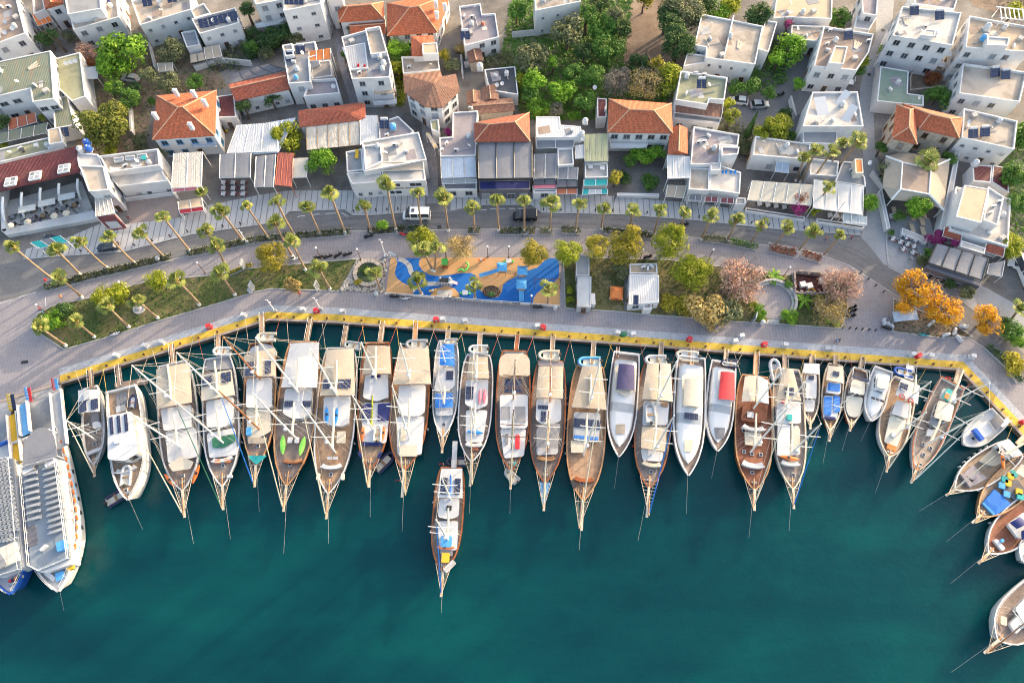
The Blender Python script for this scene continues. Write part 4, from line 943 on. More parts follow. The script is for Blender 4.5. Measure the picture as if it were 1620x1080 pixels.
# --- white house with three maroon awnings
r,p,z=h('white_house','white house with mauve roof terrace above three maroon awnings','T3',[(1150,800),(1440,850),(1430,925),(1320,915),(1315,1040),(1130,1040)],5.6,mat='rf_mauve',par=.5,wall='plaster',win=False)
blk(r,'T7',[(1325,45),(1440,50),(1432,95),(1328,105)],6.6,0,'rf_mauve',par=.3,win=True,spacing=1.8,h=.9,w=.7,floors=1)
blk(r,'T7',[(1258,145),(1450,210),(1442,345),(1250,320)],4.2,0,'rf_white',par=.3)
blk(r,'T7',[(1128,180),(1250,185),(1250,325),(1118,318)],4.6,0,'rf_cream',par=.3,win=True,spacing=2.0,h=.9,w=.8,floors=1)
blk(r,'T7',[(1255,150),(1325,150),(1320,195),(1258,200)],5.6,4.0,'rf_white',par=.2)
for i,x in enumerate((1330,1352,1382,1408)):place('chair','T7',x,222,0,'blue_paint','blue chair '+['at the left end','left of the middle','right of the middle','at the right end'][i]+' of the row on the white terrace','blue terrace chairs',3.95)
for i,x in enumerate((1160,1262,1362)):cpy('maroon_awning',['left','middle','right'][i]+' maroon shop awning below the white terrace','T7',[(x-38,358+i*8),(x+42,358+i*8),(x+38,388+i*10),(x-42,385+i*8)],(3.3,2.8),'cv_maroon'if i else'cv_slate',2)
for i,(x,y)in enumerate([(1180,905),(1215,900),(1270,940)]):ac_unit('T3',x,y,5.1,.1,['left','middle','right'][i]+' white unit on the mauve terrace of the white house')
h('gatehouse','small brown gate shelter beside the white terrace house','T7',[(1420,370),(1480,372),(1478,415),(1412,412)],2.6,mat='rf_grey',par=.1,wall='plaster',win=False)
# --- centre right: flat olive roof, cream roofs, white block at top
r,p,z=h('olive_roofed_house','house with olive flat roof and two solar panels above the cypress','T3',[(1068,448),(1365,490),(1345,632),(1250,625),(1240,662),(1035,632)],7.0,mat='rf_olive',par=.5,win=False)
cpy('sloping_roof','brown sloping porch roof in front of the olive flat roof','T3',[(1035,645),(1340,640),(1325,745),(1025,710)],(5.8,5.0),'tl_brown',1,'plaster',cat='roof')
h('','','T3',[(1030,700),(1325,745),(1315,780),(1020,745)],3.8,mat='rf_white',parent=r,win=True)
solh('T3',1195,545,6.5,0,'pair of solar panels in the middle of the olive roof');ac_unit('T3',1160,470,6.5,0,'left white unit at the back of the olive roof');ac_unit('T3',1215,480,6.5,0,'right white unit at the back of the olive roof');dish('T3',1240,648,5.9,'satellite dish at the front corner of the olive roof')
r,p,z=h('white_house','big white house with two part cream roof at the upper right centre','T3',[(1200,88),(1590,165),(1540,408),(1440,395),(1225,365),(1230,300),(1155,285)],6.4,mat='rf_cream',par=.4,h=.8,w=.7,spacing=2.2)
blk(r,'T3',[(1108,335),(1228,350),(1225,395),(1085,420)],5.4,0,'rf_cream',par=.3)
mb=MB();a,b=K('T3',1400,110,6.1)-r.location,K('T3',1340,370,6.1)-r.location;mb.slab(ccw([a+V((-.15,0,.5)),a+V((.15,0,.5)),b+V((.15,0,.5)),b+V((-.15,0,.5))]),1.0);pt('parapet',mb,'plaster',r)
h('white_house','white house edge right of the two part cream roof','T3',[(1605,128),(1680,140),(1625,330),(1545,305)],5.6,mat='rf_cream',par=.4,win=False)
r,p,z=h('white_house','white block with four tiny windows at the top of the wooded yard','T3',[(140,-60),(440,-65),(435,10),(150,68)],7.6,mat='rf_cream',par=.5,h=.8,w=.6,spacing=3.0)
# --- upper right
r,p,z=h('brown_roofed_house','low house with wide brown roof at the top right of centre','T4',[(60,-50),(410,-60),(405,120),(140,110),(35,115)],4.8,mat='rf_sand',par=.3,win=False)
h('white_terrace','white roof terrace with pink flowers at its corner','T4',[(150,160),(355,165),(350,265),(145,245)],4.2,mat='rf_cream',par=.4)
r,p,z=h('white_house','white house with cluttered brown roof and penthouse beside the side street','T4',[(355,165),(670,215),(640,330),(560,445),(290,420)],7.6,mat='rf_brown',par=.6,floors=2)
blk(r,'T4',[(425,290),(505,295),(480,405),(385,400)],9.4,7.0,'rf_sand',par=.2)
blc(r,'T4',(265,470),(540,505),3.6,1.4)
for i,(x,y)in enumerate([(390,200),(505,225),(630,265),(370,285)]):ac_unit('T4',x,y,7.0,.3,['back left','back middle','right','left front'][i]+' white unit on the cluttered brown roof')
solh('T4',500,240,7.0,.2,'solar heater on the cluttered brown roof beside the side street')
h('white_house','narrow white house at the head of the side street','T4',[(590,-50),(700,-45),(690,100),(600,85)],5.6,mat='rf_mauve',par=.4)
h('','','T4',[(560,105),(690,110),(640,190),(545,175)],4.2,mat='rf_white',parent=HOUSES[list(HOUSES)[-1]],win=False)
r,p,z=h('grey_roofed_house','white house with grey roof and loose white boards by the side street','T4',[(282,582),(568,580),(605,800),(220,800)],7.0,mat='rf_white',par=.6,win=False)
mb=MB();mb.box((0,0,.6),(4.5,5.5,.1),.3);
blk(r,'T4',[(220,812),(440,815),(438,912),(222,905)],5.2,0,'rf_grey',par=.15,win=True)
for i,(x,y,rz,s)in enumerate([(345,705,.15,(2.6,6.5,.12)),(455,645,-.7,(1.6,6,.12)),(500,745,-.6,(1.8,6.5,.12))]):
 o=put('roof_board',pbox(s,'gl_white'),None,K('T4',x,y,6.55),rot=(R(14),0,rz));tag(o,['large white board leaning at the left of the grey roof','white board at the back of the grey roof','white board at the right of the grey roof'][i],'board','loose boards on the roof')
r,p,z=h('stepped_apartment_house','white apartment house with two rows of balconies right of the side street','T4',[(850,40),(1225,80),(1170,288),(790,225)],9.6,mat='rf_white',par=.5,floors=3,w=1.4,h=1.5)
blc(r,'T4',(785,265),(1160,325),6.3,1.5);blc(r,'T4',(775,330),(1120,395),3.2,1.5)
blk(r,'T4',[(1000,185),(1065,190),(1055,230),(965,222)],10.6,9.0,'rf_white',par=.1)
solh('T4',915,85,9.1,.1,'left dark solar panel pair on the balcony apartment house');solh('T4',1075,115,9.1,.1,'right dark solar panel pair on the balcony apartment house')
h('white_house','pale flat roof behind the balcony apartment house at the top edge','T4',[(920,-60),(1215,-50),(1180,60),(930,25)],7.5,mat='rf_mauve',par=.4,win=False)
r,p,z=h('large_apartment_house','large white building with stepped brown roofs in the upper right corner','T4',[(1275,100),(1640,165),(1660,330),(1250,300)],10.2,mat='rf_sand',par=.6,floors=3)
blk(r,'T4',[(1235,400),(1640,455),(1595,645),(1210,590)],7.2,0,'rf_cream',par=.6,win=True)
blk(r,'T4',[(1390,230),(1530,240),(1520,290),(1385,285)],11.4,9.5,'rf_white',par=.2)
wtk('T4',1375,190,9.7,'gl_white','white tank on the sand coloured roof, upper right',1.1);wtk('T4',1355,255,9.7,'gl_ltblue','pale blue tank on the sand coloured roof, upper right',1.0)
solh('T4',1425,475,6.7,.1,'left blue solar heater on the middle roof, upper right');solh('T4',1490,490,6.7,.1,'right blue solar heater on the middle roof, upper right')
base=K('T4',1540,140,10.2);t=tg('white_pergola','white beam pergola on the roof in the upper right corner','pergola',base)
for i in range(9):mb=MB();mb.box((-3.6+i*.95,0,2.2),(.14,3.2,.16),-.15);pt('beam',mb,'wm',t)
mb=MB();mb.box((.2,-1.55,2.08),(8.5,.14,.16),-.15);mb.box((.2,1.55,2.08),(8.5,.14,.16),-.15)
for sx in(-3.4,3.8):
 for sy in(-1.5,1.5):mb.tube((sx,sy-sx*.15,-.6),(sx,sy-sx*.15,2.05),.09,n=5)
pt('frame',mb,'wm',t)
h('green_roofed_garage','low garage with pale green flat roof beside the side street','T4',[(712,420),(890,450),(885,590),(985,605),(985,670),(690,640)],3.6,mat='rf_green',par=.15,win=False)
h('walled_garden','small walled garden right of the pale green roof','T4',[(940,420),(1150,450),(1145,545),(900,570),(900,480)],1.4,mat='earth',par=1.2,wall='stone_wall',win=False,cat='wall')
r,p,z=h('stone_house','stone house with L shaped orange hip roof and brown windows','T4',[(815,660),(935,690),(945,915),(785,875)],7.0,'hip','stone_wall','tl_orange',rise=1.7,fm='fm_brown',w=1.1,h=1.6,spacing=2.6)
h('','','T4',[(850,655),(1235,745),(1210,875),(955,815)],6.9,'hip','stone_wall','tl_orange',rise=1.7,parent=r,fm='fm_brown',w=1.1,h=1.6)
place('sofa','T4',1040,945,-.15,'cv_white','long white sofa in the court of the stone house','court sofas')
r,p,z=h('white_house','white house with pale roof right of the L shaped orange roof','T4',[(1240,685),(1580,765),(1560,945),(1225,870)],6.6,mat='rf_cream',par=.5,h=.7,w=.9)
solh('T4',1285,860,6.1,.1,'left blue solar heater on the pale roof right of the orange L');solh('T4',1360,850,6.1,.1,'right blue solar heater on the pale roof right of the orange L');dish('T4',1255,790,6.1,'satellite dish on the pale roof right of the orange L')
root=None;base=K('T8',930,250);root=tg('garden_pavilion','beige canvas pavilion with a brown square centre and white ribs','pavilion',base)
outer=[v-base for v in KP('T8',[(745,110),(850,80),(1150,130),(1145,190),(1110,450),(1000,400),(780,385),(725,300)],3.4)];inn_=[v-base for v in KP('T8',[(850,150),(850,150),(1030,185),(1030,185),(1018,350),(1018,350),(838,318),(838,318)],4.8)]
for i in range(8):
 j=(i+1)%8;q=[outer[i],outer[j],inn_[j],inn_[i]]
 if(q[2]-q[3]).length<.1:q=q[:3]
 mb=MB();mb.slab(ccw(q),.05);pt('roof_panel',mb,'cv_tan',root)
 if i%2==0:mb=MB();mb.tube(inn_[i]+V((0,0,.08)),outer[i]+V((0,0,.08)),.22,n=5);pt('rib',mb,'wm',root)
 mb=MB();mb.tube((outer[i].x*.96,outer[i].y*.96,0),outer[i]*.96,.1,n=5);pt('post',mb,'wm',root)
mb=MB();mb.slab(ccw([inn_[0],inn_[2],inn_[4],inn_[6]]),.1);pt('centre_roof',mb,'rf_brown',root)
mb=MB();c4=[inn_[0],inn_[2],inn_[4],inn_[6]]
for i in range(4):mb.tube(c4[i]+V((0,0,.06)),c4[(i+1)%4]+V((0,0,.06)),.14,n=5)
pt('ring_beam',mb,'wm',root)
h('garden_wall','tall white garden wall right of the beige pavilion','T8',[(1200,20),(1225,30),(1130,580),(1085,570)],2.6,mat='rf_white',par=.05,win=False,cat='wall')
r,p,z=h('white_restaurant','white building with sand coloured roof slab and clutter at the right edge','T8',[(1190,300),(1540,375),(1520,680),(1150,570)],4.6,mat='rf_white',par=.5)
blk(r,'T8',[(1245,290),(1400,315),(1350,530),(1190,490)],7.6,4.0,'rf_sand',par=.06)
blk(r,'T8',[(1395,300),(1495,365),(1455,545),(1365,510)],6.4,4.0,'rf_white',par=.4)
for i,(x,y)in enumerate([(1420,430),(1455,400),(1400,470)]):ac_unit('T8',x,y,6.0,.3,['middle','right','left'][i]+' white unit on the cluttered roof at the right edge')
cpy('slatted_awning','slatted white pergola strip below the sand coloured roof slab','T8',[(1190,500),(1330,540),(1320,560),(1180,515)],(5.6,5.4),'awning_glass',6,posts=False)
for i,(pts,lab)in enumerate([([(1295,160),(1420,170),(1410,275),(1300,265)],'left maroon sheet roof at the right edge'),([(1425,165),(1525,185),(1525,340),(1415,270)],'right maroon sheet roof at the right edge')]):h('maroon_roofed_shed',lab,'T8',pts,3.8,mat='tl_maroon',par=.05,win=False)
wtk('T8',1300,165,3.8,'gl_white','white tank beside the left maroon sheet roof')
cpy('tile_awning','left red tiled awning above the grey panel canopy','T8',[(1120,555),(1235,585),(1220,648),(1105,612)],(4.2,3.4),'tl_red',1,cat='roof')
cpy('tile_awning','right red tiled awning above the grey panel canopy','T8',[(1385,660),(1500,690),(1490,745),(1365,708)],(4.2,3.4),'tl_red',1,cat='roof')
cpy('panel_canopy','dark canopy of four grey panels on the lower right restaurant','T8',[(1070,660),(1395,755),(1355,890),(1015,780)],(4.4,4.0),'cv_slate',4,'fm_dark',fr=.16,cat='canopy')
h('glazed_restaurant','dark glazed front wall below the four grey panels','T8',[(1010,790),(1355,900),(1345,930),(1003,815)],3.4,mat='cv_dark',wall='cv_dark',par=.05,w=2.2,h=1.8,spacing=2.6,door=False)
h('white_shop','white shop wall between the two red tiled awnings','T8',[(1225,640),(1380,690),(1370,725),(1215,680)],4.0,mat='rf_white',par=.1,win=True,h=1.0,w=.8)
cpy('grey_parasol_roof','pointed grey tent roof right of the four panel canopy','T8',[(1400,790),(1500,770),(1480,870),(1385,850)],(3.2,2.8),'cv_slate',1)
r,p,z=h('white_restaurant','low restaurant with pale roof among the tall leaning palms','T8',[(-80,-20),(270,30),(260,130),(-95,100)],5.0,mat='rf_cream',par=.3)
h('','','T8',[(270,120),(450,140),(440,235),(265,225)],4.0,mat='rf_white',parent=r,win=False)
cpy('cream_awning','long cream awning with dark tables under its front edge','T8',[(-100,262),(290,290),(272,420),(-130,385)],(4.2,3.6),'cv_cream',5,'wm')
cpy('white_awning','bright white awning of four strips left of the side street','T8',[(292,255),(605,300),(600,480),(285,435)],(4.4,3.8),'cv_white',4,'wm')
cpy('grey_awning','pale grey awning at the corner of the side street','T8',[(480,470),(625,490),(625,540),(475,530)],(3.2,2.8),'awning_glass',3,'wm')
h('planter_wall','long white planter wall in front of the cream awning','T8',[(-140,432),(235,490),(232,512),(-142,455)],.9,par=.2,mat='earth',win=False,cat='wall')
h('planter_wall','white planter wall in front of the bright white awning','T8',[(310,500),(610,545),(606,568),(305,522)],.9,par=.2,mat='earth',win=False,cat='wall')
r,p,z=h('corner_kiosk','small grey roofed kitchen block at the bend of the side street','T8',[(475,140),(545,145),(615,240),(620,300),(425,270)],4.2,mat='rf_grey',par=.3)
h('roof_hut','orange stair hut on the kitchen block by the side street','T8',[(548,125),(598,125),(605,215),(555,215)],5.8,mat='cv_orange',par=.08,win=False,z0=3.9,wall='plaster_cream')
dish('T8',630,165,3.9,'satellite dish beside the orange stair hut');ac_unit('T8',525,200,3.9,.1,'white unit on the kitchen block by the side street')
cpy('blue_pergola','pale blue panelled pergola in the restaurant with leaning palms','T8',[(55,140),(135,145),(130,215),(45,205)],(3.4,3.0),'sh_blue',2)
for i in range(4):
 x=-60+i*52;place('table','T8',x,420+i*7,.1,'cv_white',['first','second','third','fourth'][i]+' white table from the left under the cream awning edge','tables by the cream awning',.12)
 place('chair','T8',x-15,414+i*7,1.6,'fm_dark','dark chair left of the '+ORD[i]+' table under the cream awning','chairs by the cream awning',.12);place('chair','T8',x+15,425+i*7,-1.5,'fm_dark','dark chair right of the '+ORD[i]+' table under the cream awning','chairs by the cream awning',.12)
for i in range(3):place('table','T8',385+i*42,492+i*6,.1,'cv_white',['left','middle','right'][i]+' white table in the gap below the bright white awning','tables by the white awning',.12)
h('terrace_wall','low white terrace wall around the grey dining terrace at the junction','T8',[(850,560),(1010,625),(1005,660),(845,600)],1.0,par=.1,mat='rf_white',win=False,cat='wall')
h('terrace_wall','white curved boundary wall along the side street corner','T8',[(700,330),(722,310),(775,560),(752,572)],1.3,par=.1,mat='rf_white',win=False,cat='wall')
for i,(x,y)in enumerate([(868,632),(925,648),(978,664),(830,660),(874,674),(915,688),(848,705),(908,726),(955,748),(782,640)]):
 w=['front left under the terrace wall','front middle under the terrace wall','front right under the terrace wall','second row left','second row middle','second row right','third row left','third row middle','third row right','by the kerb'][i]
 place('table','T8',x,y,.2+i*.3,'cv_white','white cafe table at the junction, '+w,'white cafe tables at the junction',.05)
 for k in range(2):place('chair','T8',x+(-1)**k*17,y+(-1)**k*7,1.57*(-1)**k,'fm_dark'if(i+k)%3 else'cv_maroon',('dark'if(i+k)%3 else'dark red')+' chair '+['right','left'][k]+' of the junction cafe table '+w,'dark chairs at the junction'if(i+k)%3 else'dark red chairs at the junction',.05)
for i,(x,y)in enumerate([(903,575),(970,592),(905,500),(965,530),(975,490),(790,468)]):place('long_table','T8',x,y,1.6,'rf_sand',['front left','front right','left','middle','back right','back left'][i]+' tan table on the grey dining terrace','tan tables on the dining terrace',.1)
for i,(x,y,c)in enumerate([(790,492,'cv_white'),(1290,470,'cv_white')]):place('sofa','T8',x,y,.3,c,['white sofa under the trees of the grey dining terrace','white sofa on the roof beside the sand slab'][i],'terrace sofas',.1 if i==0 else 4.2)
for i in range(7):place('chair','T8',1083+i*5,550-i*20,1.2,'bm',ORD[i]+' black chair from the front along the tall white garden wall','black chairs along the wall',.05)
for key,a,b,w in[('T1',(1240,450),(1400,400),'white wall below the solar panel house'),('T1',(1400,400),(1600,420),'white wall behind the dark grey sheet roof'),('T1',(960,300),(1000,460),'wall left of the sand coloured shed roof'),('T1',(840,700),(850,860),'wall beside the round pine'),('T2',(0,310),(170,255),'wall below the balcony house'),('T2',(1320,430),(1440,400),'wall in the yard left of the navy roof'),('T2',(1300,380),(1310,500),'brown yard wall right of the patched brown roof'),('T3',(0,240),(150,225),'wall at the left of the wooded yard'),('T4',(0,320),(40,180),'wall left of the bright green tree'),('T4',(130,640),(160,760),'white fence wall of the parking yard'),('T4',(680,430),(670,640),'white wall beside the pale green roof'),('T4',(1160,460),(1190,720),'tall white wall left of the middle roof, upper right'),('T8',(640,230),(720,330),'pale wall along the side street'),('T8',(1350,650),(1500,760),'wall behind the right red tiled awning')]:
 A,B=K(key,*a),K(key,*b);d=B-A;t=tg('boundary_wall',w,'wall',(A+B)/2,math.atan2(d.y,d.x),'walls between the houses');mb=MB();mb.box((0,0,.8),(d.length,.3,1.6));pt('wall',mb,'plaster',t);mb=MB();mb.box((0,0,1.64),(d.length+.1,.42,.09));pt('coping',mb,'kerb_stone',t)
def plank_pile():
 mb=MB()
 for i in range(5):mb.box((i*.28-.5,(i%2)*.2,.06+.05*(i%2)),(.24,2.2,.08),.1*i)
 return mb.mesh('plank_pile','spar_tan')
bpy.context.view_layer.update();DG=bpy.context.evaluated_depsgraph_get()
for lab,P,zr,rt in ROOFS:
 J=inset(P,1.6);c=sum(J,V())/len(J)
 for i in range(7):
  q=random.choice(J)*(1-i/7)+random.choice(J)*i/7
  if not inside(J,q.x,q.y):continue
  q-=rt.location;q.z=zr+.004*i;mb=MB();a=random.choice((.23,.25,1.8))
  if i%3:mb.box(q,(U_(.8,2.4),U_(.8,3),.03),a);pt('roof_patch',mb,random.choice(['rf_grey','rf_brown','rf_white','rf_mauve','concrete']),rt)
  else:d=V((math.cos(a),math.sin(a),0))*1.5;mb.tube(q-d+V((0,0,.12)),q+d+V((0,0,.12)),.08,n=5);pt('pipe',mb,'gl_grey',rt)
 I=inset(P,1.1);xs=[q.x for q in I];ys=[q.y for q in I];k=0;spots=[]
 for _ in range(60):
  x,y=U_(min(xs),max(xs)),U_(min(ys),max(ys));q=V((x,y,zr+.3))
  if not inside(I,x,y)or any((x-a)**2+(y-b)**2<4 for a,b in spots):continue
  if SC.ray_cast(DG,q+V((0,0,6)),V((0,0,-1)),distance=6.15)[0]:continue
  spots.append((x,y));w=' atop the '+' '.join(lab.split()[:12])
  if k==0:ac_unit('W',x,y,zr,U_(0,3),'cooling unit'+w)
  elif k==1:dish('W',x,y,zr,'dish aerial'+w,U_(0,3),.9)
  elif k==2:wtk('W',x,y,zr,'gl_white','white cistern'+w,.75)
  elif k==3:tag(put('roof_hatch',memo('rfh',lambda:pbox((1.1,1.0,.7),'concrete',(0,0,.35))),None,(x,y,zr),U_(0,1)),'concrete hatch'+w,'hatch','hatches on flat roofs')
  elif k==4:tag(put('plank_pile',memo('plp',lambda:plank_pile()),None,(x,y,zr),U_(0,3)),'plank pile'+w,'planks','plank piles on flat roofs')
  k+=1
  if k>1+min(4,area2(P)/40):break
# ------------------------------------------------------------------ boats
GUL=[(0,.70),(.05,.82),(.12,.91),(.22,.97),(.36,1),(.5,1),(.62,.98),(.74,.89),(.84,.71),(.92,.44),(.97,.2),(1,.03)]
YAC=[(0,.86),(.1,.93),(.25,.98),(.45,1),(.6,.98),(.72,.88),(.82,.70),(.9,.47),(.96,.23),(1,.03)]
SML=[(0,.66),(.06,.80),(.15,.92),(.3,.99),(.48,1),(.62,.94),(.75,.80),(.86,.56),(.94,.30),(1,.04)]
class Boat:
 def __init__(s,name,lb,key,stern,bow,width,fb=1.7,prof=GUL,hull='gl_white',boot='hull_red',deck='dk_brown',rail='vsh',cat='boat',gp='wooden sailing boats moored along the quay',sprit=None,ladder=False,low=.42,transom=.06):
  s.key=key;a,b=K(key,*stern,WATER+fb),K(key,*bow,WATER+fb*1.3)
  a.z=b.z=WATER;s.L=(b-a).length;d=(b-a)/s.L;s.rz=math.atan2(-d.x,d.y)
  s.o=a;s.fb=fb;s.prof=prof;s.Mi=(Matrix.Translation(a)@Matrix.Rotation(s.rz,4,'Z')).inverted()
  m=KEYS[key];mid=K(key,(stern[0]+bow[0])/2,(stern[1]+bow[1])/2,WATER+fb);e=K(key,(stern[0]+bow[0])/2+width,(stern[1]+bow[1])/2,WATER+fb)
  s.B=abs(d.y)*(e-mid).length if abs(d.y)>.8 else(e-mid).length
  s.low=low;s.parts={}
  s.root=tg(name,lb,cat,a,s.rz,gp)
  s.build_hull(hull,boot,deck,rail)
  if sprit:s.bsp(sprit,ladder)
 def q(s,x,y,z):
  return s.Mi@K(s.key,x,y,WATER+z)
 def w(s,t):return itp(s.prof,max(0,min(1,t)))*s.B*.51
 def sheer(s,t):
  return s.fb*(1+(.50*((t-.4)/.6)**2 if t>.4 else .18*((.4-t)/.4)**2))
 def deck_z(s,t):return s.sheer(t)-s.low
 def build_hull(s,hull,boot,deck,rail):
  N=26;mb=MB();rows=[]
  for i in range(N+1):
   t=i/N;w,zs=s.w(t),s.sheer(t);rk=max(0,t-.72)/.28;back=.075*s.L*rk*rk;sb=.03*s.L*max(0,.12-t)/.12
   prof=[(w,zs,0),(w*.985,zs*.62,.35),(w*.92*(1-.25*rk),.32,.8),(w*.90*(1-.3*rk),.30,.8),(w*.55*(1-.5*rk),-.5,1.0)]
   right=[(x,s.L*t-back*k+sb*k*2,z)for x,z,k in prof]
   rows.append(right+[(-x,y,z)for x,y,z in reversed(right)])
  b=10
  vs=[v for r in rows for v in r];fs=[];mi=[]
  for i in range(N):
   for k in range(b-1):
    fs.append((i*b+k,i*b+k+1,(i+1)*b+k+1,(i+1)*b+k));mi.append(1 if k in(3,4,5)else 0)
  fs.append(tuple(range(b)));mi.append(0)
  mb.v=vs;mb.f=fs;mb.m=mi
  s.hull=pt('hull',mb,[M[hull],M[boot]],s.root)
  mb=MB();vs=[];fs=[]
  for i in range(N+1):
   t=i/N;w,zs=max(.02,s.w(t)-.10),s.sheer(t);y=min(s.L*t,s.L-.15);z=s.deck_z(t)
   vs+=[(w,y,zs),(w,y,z-.05),(-w,y,z-.05),(-w,y,zs)]
  for i in range(N):
   fs+=[(i*4,(i+1)*4,(i+1)*4+1,i*4+1),(i*4+2,(i+1)*4+2,(i+1)*4+3,i*4+3)]
  fs.append((0,1,2,3));mb.add(vs,fs);pt('bulwark',mb,M[hull],s.root)
  mb=MB();vs=[];fs=[]
  for i in range(N+1):
   t=i/N;w=max(.02,s.w(t)-.09);vs+=[(w,min(s.L*t,s.L-.1),s.deck_z(t)),(-w,min(s.L*t,s.L-.1),s.deck_z(t))]
  for i in range(N):fs.append((i*2,(i+1)*2,(i+1)*2+1,i*2+1))
  mb.add(vs,fs);pt('deck',mb,M[deck],s.root)
  mb=MB();vs=[];fs=[];n=N+1
  for sd in(1,-1):
   for i in range(n):
    t=i/N;w,zs=s.w(t),s.sheer(t);wi=max(.0,w-.20);y=s.L*t
    vs+=[(sd*(w+.05),y,zs-.04),(sd*(w+.05),y,zs+.05),(sd*wi,y-(.2 if i==N else 0),zs+.05),(sd*wi,y-(.2 if i==N else 0),zs-.04)]
  for sd in(0,1):
   o=sd*n*4
   for i in range(n-1):
    for k in range(4):fs.append((o+i*4+k,o+i*4+(k+1)%4,o+(i+1)*4+(k+1)%4,o+(i+1)*4+k))
  mb.add(vs,fs);w0=s.w(0);mb.box((0,-.02,s.sheer(0)),(2*w0,.28,.1));pt('rail',mb,M[rail],s.root)
 def poly(s,name,pts,z,mat,z0=None,rnd=.35,lb=None,key=None):
  P=[s.q(x,y,z)for x,y in pts];P=ccw(P)
  if rnd:P=ccw(roundpoly(P,rnd))
  yc=sum(p.y for p in P)/len(P);mb=MB()
  mb.prism([(p.x,p.y)for p in P],s.deck_z(yc/s.L)-.1 if z0 is None else z0,z,True)
  return pt(name,mb,M[mat],s.root,lb=lb),P
 def cabin(s,pts,z,mat='gl_white',glass=True,over=.18,wall='gl_white'):
  P=ccw([s.q(x,y,z)for x,y in pts]);R_=ccw(roundpoly(P,.5));I=inset(R_,over)
  zc=s.deck_z(sum(p.y for p in P)/len(P)/s.L)
  mb=MB();mb.prism([(p.x,p.y)for p in I],zc-.4,z-.02,top=False);c=pt('cabin',mb,M[wall],s.root)
  mb=MB();mb.prism([(p.x,p.y)for p in R_],z-.12,z,True);pt('cabin_roof',mb,M[mat],s.root)
  if glass and z-zc>.7:
   J=inset(I,-.025);n=len(J);m=zc+(z-zc)*.42
   for i in range(n):
    a,b=J[i],J[(i+1)%n];L=(b-a).length
    if L<.9:continue
    k=max(1,int(L/1.1));d=(b-a)/k
    for j in range(k):
     u,v=a+d*(j+.12),a+d*(j+.88)
     mb=MB();mb.add([(u.x,u.y,m),(v.x,v.y,m),(v.x,v.y,z-.25),(u.x,u.y,z-.25)],[(0,1,2,3)]);pt('cabin_window',mb,'pane',s.root)
  return P
 def cpy(s,pts,z,mat,bump=.22,frame=True,name='canopy'):
  P=[s.q(x,y,z)for x,y in pts];mb=MB()
  if len(P)==4:mb.sheet(P,8,6,bump,.05,.04)
  else:P=roundpoly(P,.6);mb.slab(ccw(P),.06)
  o=pt(name,mb,M[mat],s.root,smooth=False)
  if frame:
   Q=P if len(P)==4 else P[::max(1,len(P)//6)]
   for p in Q:mb=MB();mb.tube((p.x*.97,p.y,s.deck_z(p.y/s.L)-.1),(p.x,p.y,p.z-.03),.035,n=5);pt('canopy_post',mb,'steel',s.root)
   if len(P)==4:
    for k in range(5):
     v=k/4;a,b=P[0]+(P[3]-P[0])*v,P[1]+(P[2]-P[1])*v;c=(a+b)/2+V((0,0,bump-.06));mb=MB();mb.path([a-V((0,0,.07)),(a+c)/2+V((0,0,bump*.2-.04)),c,(b+c)/2+V((0,0,bump*.2-.04)),b-V((0,0,.07))],.025,4);pt('canopy_hoop',mb,'steel',o)
  return o
 def pnl(s,x0,y0,x1,y1,z,nx=2,ny=2,mat='solar',gap=.06,name='solar_panel'):
  a,b=s.q(x0,y0,z),s.q(x1,y1,z);W,H=(b.x-a.x)/nx,(b.y-a.y)/ny
  for i in range(nx):
   for j in range(ny):
    mb=MB();w_,h_=abs(W)-gap,abs(H)-gap
    mb.box((0,0,.04),(w_,h_,.08));put(name,mb.mesh(name,M[mat]),s.root,(a.x+W*(i+.5),a.y+H*(j+.5),z+.01))
 def pad(s,name,x,y,z,d,mat,rz=0.0,rnd=True):
  c=s.q(x,y,z);mb=MB();a,b=d[0]/2,d[1]/2
  P=roundpoly([V((-a,-b,0)),V((a,-b,0)),V((a,b,0)),V((-a,b,0))],.18)if rnd else[V((-a,-b,0)),V((a,-b,0)),V((a,b,0)),V((-a,b,0))]
  mb.prism([(p.x,p.y)for p in P],0,d[2]);return put(name,mb.mesh(name,M[mat]),s.root,c,rz)
 def arcb(s,x,y,z,w,mat='gl_white',back='gl_white',depth=.9):
  c=s.q(x,y,z);mb=MB();n=9;P=[]
  for i in range(n+1):
   a=math.pi*(.18+.64*i/n);P.append((math.cos(a)*w/2,math.sin(a)*w*.22))
  for(x0,y0),(x1,y1)in zip(P,P[1:]):mb.prism(ccw([(x0,y0,0),(x1,y1,0),(x1*.8,y1-depth*.6,0),(x0*.8,y0-depth*.6,0)]),-.5,.1)
  o=put('bow_bench',mb.mesh('bow_bench',M[mat]),s.root,c)
  mb=MB()
  for(x0,y0),(x1,y1)in zip(P,P[1:]):mb.prism(ccw([(x0,y0,0),(x1,y1,0),(x1*1.08,y1+.16,0),(x0*1.08,y0+.16,0)]),-.4,.5)
  put('backrest',mb.mesh('backrest',M[back]),o)
 def mast(s,bx,by,tx,ty,mat='mast_white',sp=(2.4,2.0),r=.18,boom=None,sail='sail_cream',radar=True,boomz=2.2,stay=True,spmat=None):
  zb=boomz+1.0 if s.fb>1.6 else s.fb+.4;f=s.q(bx,by,zb);t=f.y/s.L
  key=s.key;best=None
  for k in range(60):
   H=5+k*.4;p=s.q(tx,ty,f.z+H);e=(p.x-f.x)**2+(p.y-f.y)**2
   if best is None or e<best[0]:best=(e,p)
  tip=best[1];ax=(tip-f)/(tip.z-f.z);f=f+ax*(s.deck_z(t)-f.z);H=tip.z-f.z
